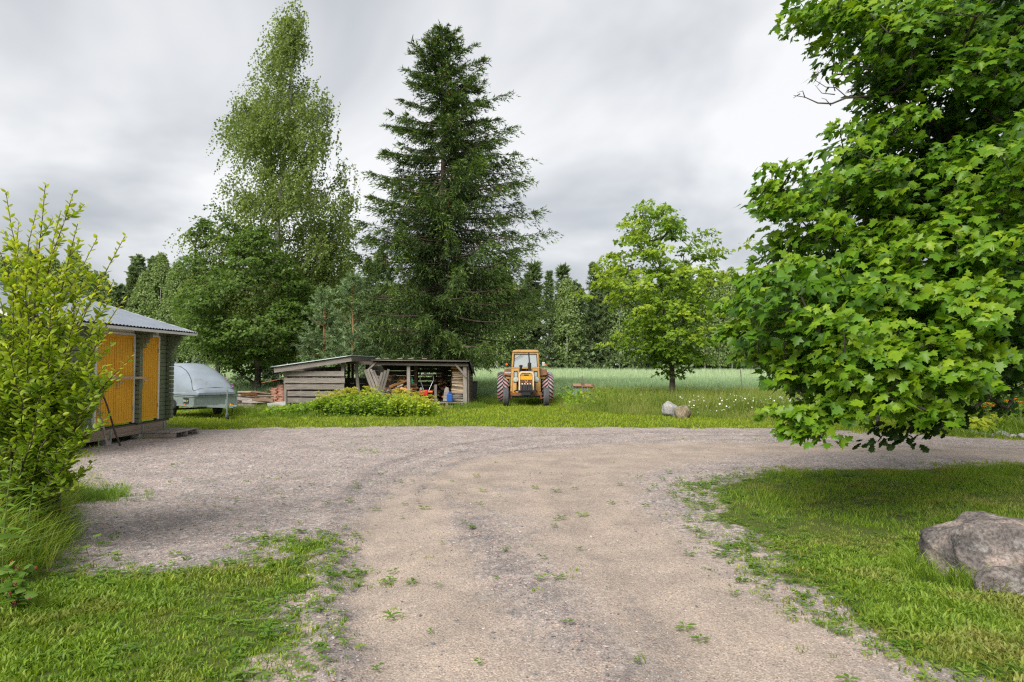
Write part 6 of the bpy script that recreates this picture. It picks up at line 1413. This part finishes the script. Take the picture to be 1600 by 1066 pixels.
# ================================================================== PLANTS NEAR THE CAMERA
def left_bush():
    bx_, by_ = -4.75, 6.75; z0 = hz(bx_, by_); root = thing('shrub', (bx_, by_, z0), 'tall yellow-green leafy bush in front of the log shed', 'bush')
    tips = [(8, 302, 6.4), (30, 345, 6.7), (72, 290, 6.3), (92, 330, 6.5), (115, 300, 6.5), (122, 350, 6.3), (150, 372, 6.4), (160, 430, 6.2), (197, 372, 6.5), (176, 440, 6.3), (190, 470, 6.2), (203, 558, 6.0), (188, 590, 6.1), (170, 520, 6.1), (150, 610, 6.0), (60, 372, 6.2), (45, 420, 6.0),
            (0, 395, 6.2), (20, 450, 6.0), (100, 420, 6.1), (130, 470, 6.0), (80, 480, 5.9), (110, 540, 5.9), (50, 520, 5.8), (10, 540, 5.9), (70, 590, 5.9), (140, 560, 6.1), (165, 570, 6.1), (30, 610, 5.8), (100, 640, 5.9), (130, 690, 6.0), (160, 660, 6.0), (60, 660, 5.8), (110, 720, 6.0), (145, 730, 6.1), (90, 700, 5.9), (125, 755, 6.1),
            (-30, 330, 6.5), (-60, 400, 6.3), (-40, 480, 6.0), (-80, 520, 6.2), (-30, 580, 6.0), (-110, 430, 6.6), (-70, 620, 6.1), (-150, 520, 6.8), (40, 470, 7.0), (90, 390, 7.1), (130, 520, 7.1), (70, 550, 7.1), (20, 380, 7.1), (-20, 450, 7.1), (110, 600, 6.9), (60, 440, 7.2), (-60, 560, 7.1), (20, 590, 7.1), (150, 480, 6.9), (165, 495, 6.6),
            (35, 395, 6.5), (55, 330, 6.6), (85, 440, 6.4), (120, 430, 6.6), (100, 490, 6.5), (60, 500, 6.4), (20, 500, 6.5), (140, 430, 6.6), (90, 560, 6.4), (40, 560, 6.4), (130, 590, 6.4), (0, 470, 6.5), (5, 600, 6.3), (160, 600, 6.5)]
    mb = MB(); LP = []; LD = []; LF = []; LS = []
    for k, (px, py, D) in enumerate(tips):
        if D > 6.85: continue
        tip = P(px, py, D); b = np.array([bx_ + U(-.28, .22), by_ + U(-.25, .25), z0 - .03]); hgt = tip[2] - b[2]; hl = math.hypot(tip[0] - b[0], tip[1] - b[1])
        c1 = b + np.array([(tip[0] - b[0]) * .25, (tip[1] - b[1]) * .25, hgt * .55]); ts = np.linspace(0, 1, 11)
        pts = np.array([(1 - t) ** 2 * b + 2 * t * (1 - t) * c1 + t * t * tip for t in ts]) + rng.normal(0, .012, (11, 3)); pts[0] = b
        mb.tube(pts, np.linspace(.010 + .004 * (k % 3), .003, 11), 5)
        def along(pts, s0, n, fresh_and_shade, size):
            s = np.linspace(s0, 1, n); cum = np.linspace(0, 1, len(pts)); p = np.stack([np.interp(s, cum, pts[:, j]) for j in range(3)], 1); tg = unit(np.gradient(p, axis=0))
            a = np.arange(n) * 2.4 + U(0, 6); side = unit(np.stack([np.cos(a), np.sin(a), np.zeros(n)], 1)); d = unit(side * .8 + tg * .65 + np.array([0, 0, .10]))
            LP.append(p); LD.append(d); LF.append(np.clip(fresh_and_shade + .45 * s ** 2 + rng.normal(0, .12, n), 0, 1)); LS.append(size * (1.05 - .45 * s ** 4) * rng.uniform(.7, 1.15, n))
        upper = hgt > 1.7
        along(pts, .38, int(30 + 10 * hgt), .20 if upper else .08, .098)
        for j in range(7):
            s = U(.35, .92); q = np.array([np.interp(s, np.linspace(0, 1, 11), pts[:, i]) for i in range(3)]); a = U(0, 6.283); ll = U(.16, .42) * (1.1 - .5 * s); e = q + np.array([math.cos(a) * ll * .7, math.sin(a) * ll * .7, ll * .75])
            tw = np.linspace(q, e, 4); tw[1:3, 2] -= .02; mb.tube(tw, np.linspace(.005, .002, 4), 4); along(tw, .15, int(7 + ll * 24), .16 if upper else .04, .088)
    mb.build('stems', M['redstem'], root, smooth=True)['kind'] = 'stuff'
    p = np.concatenate(LP); d = np.concatenate(LD); fr = np.concatenate(LF); s = np.concatenate(LS)
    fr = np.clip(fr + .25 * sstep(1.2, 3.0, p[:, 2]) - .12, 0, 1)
    B = frames(d, unit(np.array([0, 0, 1.0]) + rng.normal(0, .45, (len(p), 3))))
    px = 800 + FPX * p[:, 0] / p[:, 1]; py = 572 - FPX * (p[:, 2] - EYE) / p[:, 1]; score = s / p[:, 1] * (np.abs(B[:, 1, 2]) + .4); score[(px < 2) | (py > 745)] = 0; pick = []; seen = {}
    for i in np.argsort(-score):
        c = (int(px[i] // 16), int(py[i] // 16))
        if score[i] > 0 and seen.get(c, 0) < 1: seen[c] = 1; pick.append(i)
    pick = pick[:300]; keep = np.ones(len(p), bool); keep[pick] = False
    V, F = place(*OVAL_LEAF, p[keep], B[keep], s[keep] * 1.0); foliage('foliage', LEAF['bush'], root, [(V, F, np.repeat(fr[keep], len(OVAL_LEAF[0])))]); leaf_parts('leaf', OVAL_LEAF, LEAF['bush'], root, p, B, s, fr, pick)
left_bush()
def verge():
    # tall grass at the left edge
    tem = [blade_template(12, .62, .09, .013, .95, 2, s + 70) for s in range(5)] + [blade_template(9, .45, .06, .008, 1.2, 2, s + 80) for s in range(3)]
    x, y = rand_pts(4800, -6.8, -3.0, 4.3, 8.6); g = poly_sd([tuple(G(*q)[:2]) for q in [(-150, 960), (20, 925), (85, 892), (118, 850), (112, 800), (160, 776), (124, 750), (100, 720), (-200, 700)]], x, y)
    k = (g > -.05) & (rng.uniform(size=len(x)) < sstep(-.05, .3, g) * .95 + .1); x, y = x[k], y[k]; s = rng.uniform(.45, 1.05, len(x)) * (.55 + .5 * sstep(0, .6, g[k]))
    s = s * 1.15; stuff('verge_grass', LEAF['tall'], 'tall uncut grass below the leafy bush at the left edge', 'grass', tem, on_ground(x, y), s, np.clip(rng.normal(.5, .32, len(x)), 0, 1), tilt=.24)
    # brown seed stems
    def stalk(label, px, py, D, h, bend, kind):
        q = G(px, py) if D is None else np.array([X_at(px, D), D, 0]); b = np.array([q[0], q[1], hz(q[0], q[1]) - .01]); root = thing(kind, b, label, 'plant')
        pts = [b, b + [bend * .15, 0, h * .5], b + [bend * .5, -.02, h * .85], b + [bend, -.04, h]]; MB().tube(pts, [.004, .0035, .003, .002], 5).build('stem', M['stem'], root, smooth=True); return root, np.array(pts[-1])
    for lab, px, py, h in [('white yarrow flower furthest left in the tall grass', 35, 850, .62), ('white yarrow flower nearest the gravel', 88, 840, .55), ('white yarrow flower between the two others in the tall grass', 76, 850, .50)]:
        root, tip = stalk(lab, px, py, None, h, .03, 'yarrow'); mb = MB()
        for k in range(16): a, r_ = k * 2.4, .008 * math.sqrt(k + 1); mb.lathe([(.0, -.002), (.006, 0), (.0, .004)], 6, 'Z', (tip[0] + r_ * math.cos(a), tip[1] + r_ * math.sin(a), tip[2] + U(-.004, .006)))
        mb.build('flower_head', M['petal_white'], root); 
    root, tip = stalk('small yellow flower in the tall grass above the gravel edge', 76, 855, None, .60, .02, 'hawkweed'); mb = MB()
    for k in range(14): a = 6.283 * k / 14; mb.add([tip, tip + [.02 * math.cos(a - .18), .02 * math.sin(a - .18), .004], tip + [.02 * math.cos(a + .18), .02 * math.sin(a + .18), .004]], [(0, 1, 2)])
    mb.build('flower_head', M['petal_yellow'], root)
    # nettle-like plant poking into the picture
    def broad_plant(name, label, b, h, nleaf, L, mat, tmpl, up=.3, cat='plant', leafname='leaf', bend=(.05, 0), stemr=.006):
        root = thing(name, b, label, cat); top = np.array(b) + [bend[0], bend[1], h]; mid = (np.array(b) + top) / 2 - np.array([bend[0] * .3, 0, 0]); MB().tube([b, mid, top], [stemr, stemr * .8, stemr * .4], 6).build('stem', M['stem'], root, smooth=True)
        n = nleaf; t = np.linspace(.25, 1, n); p = np.stack([np.interp(t, [0, .5, 1], [b[j], mid[j], top[j]]) for j in range(3)], 1); a = np.arange(n) * 2.4 + U(0, 6); d = np.stack([np.cos(a), np.sin(a), np.full(n, up) - .4 * rng.uniform(0, 1, n)], 1); Bf = frames(d, unit(np.array([0, 0, 1.0]) + rng.normal(0, .2, (n, 3)))); s = L * (1.15 - .6 * t ** 3) * rng.uniform(.8, 1.15, n)
        leaf_parts(leafname, tmpl, LEAF[mat], root, p, Bf, s, np.clip(.4 + .4 * t, 0, .99), range(n)); return root
    lance = leaf_template([(0, 0), (.13, .2), (.16, .45), (.09, .75), (0, 1.0)], (0, .45), .35)
    broad_plant('willowherb', 'broad-leaved pale green weed rising above the grass at the left edge', (-3.20, 4.15, .02), 1.20, 14, .24, 'weed', lance, .45, bend=(.06, -.05))
    broad_plant('nettle', 'dark nettle in the lower left tall grass', (-3.45, 4.55, .03), .55, 14, .13, 'alder', lance, .2)
    broad_plant('nettle', 'tall nettle standing between the bush and the raspberry', (-3.95, 5.35, .03), .95, 20, .14, 'weed', lance, .25)
    broad_plant('nettle', 'pale nettle at the gravel side of the tall grass', (-4.05, 5.75, .03), .72, 16, .12, 'weed', lance, .25)
    broad_plant('nettle', 'second nettle behind the raspberry at the left edge', (-3.75, 4.95, .03), .65, 14, .13, 'alder', lance, .2)
    # coltsfoot leaves on the gravel
    rl = leaf_template([(0, .1), (.30, -.08), (.50, .22), (.46, .55), (.25, .82), (0, .88)], (0, .4), -.15)
    for k, (px, py, lab) in enumerate([(133, 870, 'round coltsfoot leaf on a stalk at the gravel edge, left one'), (150, 862, 'round coltsfoot leaf standing highest at the gravel edge'), (180, 866, 'round coltsfoot leaf lying lowest on the gravel')]):
        q = G(px, py); root = thing('coltsfoot', (q[0], q[1], hz(q[0], q[1])), lab, 'plant'); h = (.10, .16, .03)[k]; tip = np.array([q[0], q[1], hz(q[0], q[1]) + h]); MB().tube([(q[0] + .02, q[1] + .02, hz(q[0], q[1]) - .01), tip], .0035, 5).build('stem', M['stem'], root); leaf_parts('leaf', rl, LEAF['weed'], root, np.array([tip]), frames(np.array([[.5, -.6, -.1]]), np.array([[.1, -.4, 1.0]])), np.array([.075]), np.array([.8]), [0])
    # raspberry cane with red fruit
    b = np.array([-3.55, 4.95, .02]); b = np.array([*G(25, 955)[:2], .02]); root = thing('raspberry', b, 'raspberry cane with ripe red berries in the lower left corner', 'plant'); mb = MB(); P_ = []; D_ = []; bi = 0
    for k in range(9):
        e = b + np.array([U(-.24, .20), U(-.15, .12), U(.08, .34)]); mid = (b + e) / 2 + [0, 0, .06]; mb.tube([b, mid, e], [.005, .004, .002], 5)
        for t in np.linspace(.15, 1, 8): q = b + (e - b) * t + [0, 0, .06 * math.sin(t * 3.14)]; P_.append(q); a = U(0, 6.28); D_.append([math.cos(a), math.sin(a), .1])
        for j in range(2 if k % 2 else 1):
            c = e + np.array([U(-.05, .05), U(-.08, .0), U(-.05, .01)]); ms = MB()
            for i in range(14): u = unit(rng.normal(size=3)); ms.lathe([(.0, -.0038), (.0038, 0), (.0, .0038)], 6, 'Z', tuple(c + u * np.array([.0075, .0075, .009])))
            ms.build('berry', M['berry'], root, smooth=True)
    mb.build('stems', M['redstem'], root); P_ = np.array(P_); Bf = frames(np.array(D_), unit(np.array([0, -.2, 1.0]) + rng.normal(0, .3, (len(P_), 3)))); leaf_parts('leaf', leaf_template([(0, 0), (.26, .18), (.32, .42), (.2, .72), (0, 1.0)], (0, .4), .3), LEAF['weed'], root, P_, Bf, np.full(len(P_), .085), rng.uniform(.2, .8, len(P_)), range(len(P_)))
    # fireweed
    def fireweed(lab, b, h, n=1):
        b = np.array(b, float); root = thing('fireweed', b, lab, 'plant'); MB().tube([b, b + [.03, 0, h * .6], b + [.02, 0, h]], [.008, .006, .003], 5).build('stem', M['stem'], root); t = rng.uniform(.15, .75, 26); a = rng.uniform(0, 6.28, 26); p = b + np.stack([.02 * t, 0 * t, h * t], 1)
        V, F = place(*lance, p, frames(np.stack([np.cos(a), np.sin(a), .3 + 0 * a], 1), np.tile([0, 0, 1.0], (26, 1))), np.full(26, .13)); foliage('foliage', LEAF['weed'], root, [(V, F, np.full(len(V), .4))]); mb = MB()
        for k in range(34): tt = U(.72, 1.0); a = U(0, 6.28); r_ = .05 * (1.25 - tt) * 2; mb.lathe([(0, -.018), (.02, 0), (0, .018)], 5, 'Z', (b[0] + .02 + r_ * math.cos(a), b[1] + r_ * math.sin(a), b[2] + h * tt))
        o = mb.build('flowers', M['petal_pink'], root); o['kind'] = 'stuff'
    fireweed('pink fireweed spike behind the front of the trailer', (X_at(353, 27), 27, 0), 1.30); fireweed('shorter pink fireweed spike right of the trailer lid', (X_at(362, 27), 27, 0), 1.02)
    fireweed('pink fireweed spike beside the yellow double door', (-8.2, 13.6, 0), 1.42)
verge()

# ---------- herb bed in front of the woodshed
def herb_bed():
    def clump(label, xa, xb, ya, yb, hmax, nst, umb, mat, fresh_and_shade, seed, prof):
        r = np.random.default_rng(seed); root = thing('herb_clump', ((xa + xb) / 2, (ya + yb) / 2, 0), label, 'plant'); mb = MB(); LP = []; LD = []; LF = []; heads = []
        for k in range(nst):
            x = r.uniform(xa, xb); y = r.uniform(ya, yb); h = hmax * prof((x - xa) / (xb - xa)) * r.uniform(.6, 1.05); lx, ly = r.normal(0, .10, 2); z0 = hz(x, y) - .02
            mb.tube([(x, y, z0), (x + lx * .4, y + ly * .4, h * .6), (x + lx, y + ly, h)], [.008, .006, .003], 4)
            n = int(20 + 30 * h); t = r.uniform(.05, .96, n); a = r.uniform(0, 6.283, n); rad = r.uniform(.02, .24, n) * (1.1 - .7 * t)
            LP.append(np.stack([x + lx * t + rad * np.cos(a), y + ly * t + rad * np.sin(a), z0 + h * t], 1)); LD.append(np.stack([np.cos(a), np.sin(a), r.uniform(-.4, .5, n)], 1)); LF.append(np.clip(fresh_and_shade + .45 * t + r.normal(0, .16, n), 0, 1))
            if h > .72 * hmax * prof((x - xa) / (xb - xa)): heads.append((x + lx, y + ly, h))
        o = mb.build('stems', M['stem'], root); o['kind'] = 'stuff'
        p = np.concatenate(LP); d = np.concatenate(LD); f = np.concatenate(LF); V, F = place(*DIAMOND, p, frames(d, unit(np.array([0, -.3, 1.0]) + r.normal(0, .5, (len(p), 3)))), r.uniform(.06, .14, len(p)))
        foliage('foliage', LEAF[mat], root, [(V, F, np.repeat(f, 4))])
        for i in r.permutation(len(heads))[:umb]:
            hx, hy, h_ = heads[i]; u = []; 
            for k in range(26):
                a, rr = k * 2.4, .019 * math.sqrt(k + .5) * r.uniform(.8, 1.25); u.append([hx + rr * math.cos(a), hy + rr * math.sin(a), h_ + .05 + .06 * (1 - (rr / .11) ** 2) * .7 + r.normal(0, .006)])
            u = np.array(u); V, F = place(*DIAMOND, u, frames(r.normal(size=(26, 3)) * [1, 1, .3], np.tile([0, -.3, 1.0], (26, 1))), np.full(26, .045)); V2, F2 = cones(np.tile([hx, hy, h_ - .01], (26, 1)), u, np.full(26, .002), np.full(26, .0015), 3)
            o = link('flower_head', npmesh('flower_head', np.concatenate([V, V2]), [F, F2 + len(V)], rnd=r.uniform(.2, 1, len(V) + len(V2))), M['umbel'], root)
    dome = lambda t: .55 + .45 * math.sin(math.pi * min(1, max(0, t)) ** .8)
    clump('low green nettle and grass clump below the slatted woodshed wall', X_at(428, 24), X_at(520, 24), 23.2, 25.4, .60, 150, 0, 'lovage', .05, 1, lambda t: .55 + .45 * t)
    clump('yellow-green lovage bed with umbels in front of the woodshed', X_at(500, 24), X_at(626, 24), 23.0, 25.4, .86, 210, 60, 'lovage', .22, 2, lambda t: .8 + .2 * math.sin(3.1 * t))
    clump('brightest yellow lovage at the right end of the herb bed', X_at(618, 24), X_at(676, 24), 23.0, 25.2, .82, 100, 26, 'lovage', .42, 3, lambda t: 1.0 - .35 * max(0, t - .5) * 2)
    # feathery weeds beside the shed footing and a low tuft on the gravel
    tem = [blade_template(14, .34, .12, .012, .7, 2, s + 90) for s in range(4)]
    x = rng.normal(X_at(128, 8.8), .30, 260); y = rng.normal(8.75, .24, 260); stuff('horsetail_patch', LEAF['weed'], 'feathery green weeds at the gravel edge below the bush', 'weeds', tem, on_ground(x, y), rng.uniform(.2, .62, len(x)), np.clip(rng.normal(.6, .2, len(x)), 0, 1))
herb_bed()

# ---------- wild meadow along the field, oxeye daisies, margin grass
def meadow():
    tem = [blade_template(11, .55, .14, .022, .45, 1, s + 100) for s in range(5)]
    reg = [(X_at(893, 25.5), 25.5), (X_at(960, 24.2), 24.2), (X_at(1040, 23.6), 23.4), (X_at(1120, 22.3), 22.3), (X_at(1250, 22), 22), (X_at(1400, 23), 23), (X_at(1400, 34), 34), (X_at(880, 34.5), 34.5), (X_at(880, 29), 29)]
    x = rng.uniform(1.5, 19, 19000); y = rng.uniform(21.5, 35, 19000); sd = poly_sd(reg, x, y) + (fbm(x, y, 81) - .5) * .9; k = sd > 0; x, y, sd = x[k], y[k], sd[k]
    s = rng.uniform(.5, 1.25, len(x)) * (.45 + .75 * sstep(0, 1.6, sd)) * (.75 + .5 * fbm(x * .8, y * .8, 82)); f = np.clip(.42 + .9 * (fbm(x * .9, y * .9, 83) - .4) + rng.normal(0, .17, len(x)), 0, 1)
    stuff('meadow_grass', LEAF['meadow'], 'rough unmown meadow grass round the young maple', 'grass', tem, on_ground(x, y), s, f, tilt=.12)
    # leafy weeds left of the maple
    n = 3600; x = rng.uniform(X_at(885, 27), X_at(1040, 29), n); y = rng.uniform(25.5, 33.5, n); k = fbm(x * .9, y * .9, 85) > .45; x, y = x[k], y[k]; n = len(x); p = on_ground(x, y); p[:, 2] += rng.uniform(.05, 1, n) ** 1.4 * .72
    V, F = place(*DIAMOND, p, frames(rng.normal(size=(n, 3)), unit(rng.normal(0, .5, (n, 3)) + [0, -.2, 1])), rng.uniform(.07, .15, n)); T(link('meadow_weeds', npmesh('meadow_weeds', V, F, rnd=np.repeat(np.clip(rng.normal(.4, .2, n), 0, 1), 4)), LEAF['lovage']), 'leafy weeds in the meadow between hopper and young maple', 'weeds', kind='stuff')
    # daisies
    r = rng; n = 430; x = np.concatenate([r.uniform(X_at(1065, 24), X_at(1250, 24), 290), r.normal(X_at(1215, 25), .9, 140)]); y = r.uniform(22.3, 27, n); z = terrain(x, y) + r.uniform(.22, .62, n)
    tv = np.array([[math.cos(a) * .5, math.sin(a) * .5, 0] for a in np.linspace(0, 6.283, 9)[:-1]]); tf = np.array([[0, i, i + 1] for i in range(1, 7)])
    c = np.stack([x, y, z], 1); V, F = place(tv, tf, c, frames(rng.normal(size=(n, 3)), unit(np.array([0, -.55, 1.0]) + rng.normal(0, .3, (n, 3)))), rng.uniform(.028, .055, n)); T(link('oxeye_daisies', npmesh('oxeye_daisies', V, F), M['petal_white']), 'white oxeye daisies scattered in the meadow right of the boulders', 'flowers', kind='stuff')
    # uncut strip along the field front and round tractor, woodshed and trailer feet
    tem = [blade_template(10, .38, .12, .02, .5, 1, s + 110) for s in range(5)]
    x, y = rand_pts(9000, -17, 4.5, 30.5, 34.6); k = clear_of(x, y) & (rng.uniform(size=len(x)) < .25 + .75 * sstep(31.5, 33.5, y)); x, y = x[k], y[k]
    for cx, cy, rr, m in [(X_at(733, 28), 27.9, .5, 120), (X_at(690, 27.5), 27.5, 1.2, 160), (X_at(870, 31), 31.2, 1.0, 260), (X_at(395, 26), 25.7, 1.3, 420), (X_at(780, 31), 31.0, .6, 120), (X_at(450, 23.3), 23.2, 1.2, 160)]:
        a = rng.uniform(0, 6.283, m); q = rr * np.sqrt(rng.uniform(0, 1, m)); x = np.concatenate([x, cx + q * np.cos(a) * 1.4]); y = np.concatenate([y, cy + q * np.sin(a) * .6])
    stuff('margin_grass', LEAF['tall'], 'uncut grass along the field edge and round the woodshed feet', 'grass', tem, on_ground(x, y), rng.uniform(.35, .95, len(x)), np.clip(rng.normal(.42, .2, len(x)), 0, 1), tilt=.12)
    # grass round the big boulder
    tem = [blade_template(11, .26, .05, .007, .75, 2, s + 120) for s in range(4)]; a = rng.uniform(2.2, 5.6, 150); rr = rng.uniform(.95, 1.3, 150); x = 4.08 + .64 * rr * np.cos(a); y = 5.72 + .46 * rr * np.sin(a)
    stuff('boulder_grass', LEAF['grass'], 'longer grass left uncut round the granite boulder', 'grass', tem, on_ground(x, y), rng.uniform(.4, 1.0, len(x)), np.clip(rng.normal(.4, .2, len(x)), 0, 1), tilt=.2)
meadow()

# ---------- flower bed at the right
def flower_bed():
    for k in range(9):
        px = [1508, 1521, 1537, 1546, 1553, 1565, 1572, 1584, 1598][k]; q = G(px, 681 + .05 * (px - 1508)); sz = [.16, .22, .17, .13, .15, .26, .18, .15, .2][k]
        boulder('edging_stone', f'{["first", "second", "third", "fourth", "fifth", "sixth", "seventh", "eighth", "ninth"][k]} small pale edging stone from the left along the flower bed', (q[0], q[1], sz * .25), (sz * 1.3, sz, sz * .8), M['rockgrey'] if k % 3 else M['rock'], 20 + k, 3, cat='stone', sub=2)
    strap = [blade_template(46, .62, .22, .026, 1.05, 2, s + 130) for s in range(2)]
    for k, (px, D, h) in enumerate([(1556, 17.6, 1.0), (1592, 17.3, 1.1), (1640, 17.5, 1.15)]):
        x = X_at(px, D); root = thing('daylily', (x, D, 0), ['smaller orange daylily clump left in the flower bed', 'full orange daylily clump at the right frame edge', 'orange daylily clump outside the right frame edge'][k], 'plant')
        V, F, rr = scatter([strap[k % 2]], np.array([[x, D, 0], [x + .15, D + .1, 0], [x - .18, D + .05, 0]]), np.array([h, h * .9, h * .85]), np.array([.5, .6, .45])); o = link('foliage', npmesh('foliage', V, F, rnd=rr), LEAF['tall'], root); o['kind'] = 'stuff'
        for j in range(6):
            fx, fy, fz = x + U(-.4, .4), D + U(-.2, .2), U(.62, .82) * h; MB().tube([(x + (fx - x) * .3, D, 0), (fx, fy, fz)], .006, 5).build('stem', M['stem'], root); mb = MB()
            for a in range(6): t = a * 1.047; mb.add([(fx, fy, fz), (fx + .05 * math.cos(t - .3), fy + .05 * math.sin(t - .3), fz + .035), (fx + .085 * math.cos(t), fy + .085 * math.sin(t), fz + .04), (fx + .05 * math.cos(t + .3), fy + .05 * math.sin(t + .3), fz + .035)], [(0, 1, 2, 3)])
            mb.build('flower', M['petal_orange'], root)
    hos = leaf_template([(0, 0), (.30, .15), (.36, .42), (.2, .76), (0, 1.0)], (0, .4), .5)
    for k, (px, D) in enumerate([(1508, 17.5), (1526, 17.2), (1542, 17.9)]):
        x = X_at(px, D); root = thing('hosta', (x, D, 0), f'{["left", "middle", "right"][k]} light green hosta clump in the flower bed', 'plant'); n = 46; a = rng.uniform(0, 6.283, n); rr = rng.uniform(.05, .32, n); p = np.stack([x + rr * np.cos(a), D + rr * np.sin(a), .16 + .30 * rng.uniform(.2, 1, n) * (1.2 - rr * 2)], 1)
        Bf = frames(np.stack([np.cos(a), np.sin(a), np.full(n, -.25)], 1), unit(np.array([0, -.2, 1.0]) + rng.normal(0, .25, (n, 3)))); leaf_parts('leaf', hos, LEAF['bush'], root, p, Bf, rng.uniform(.18, .28, n), np.clip(rng.normal(.6, .15, n), 0, .99), range(n))
    x, y = rand_pts(800, X_at(1480, 17), 15, 16.3, 19.5); tem = [blade_template(10, .3, .12, .014, .6, 2, s + 140) for s in range(3)]
    stuff('bed_plants', LEAF['tall'], 'green growth between the daylilies and hostas', 'plants', tem, on_ground(x, y), rng.uniform(.5, 1.3, len(x)), np.clip(rng.normal(.4, .2, len(x)), 0, 1))
flower_bed()
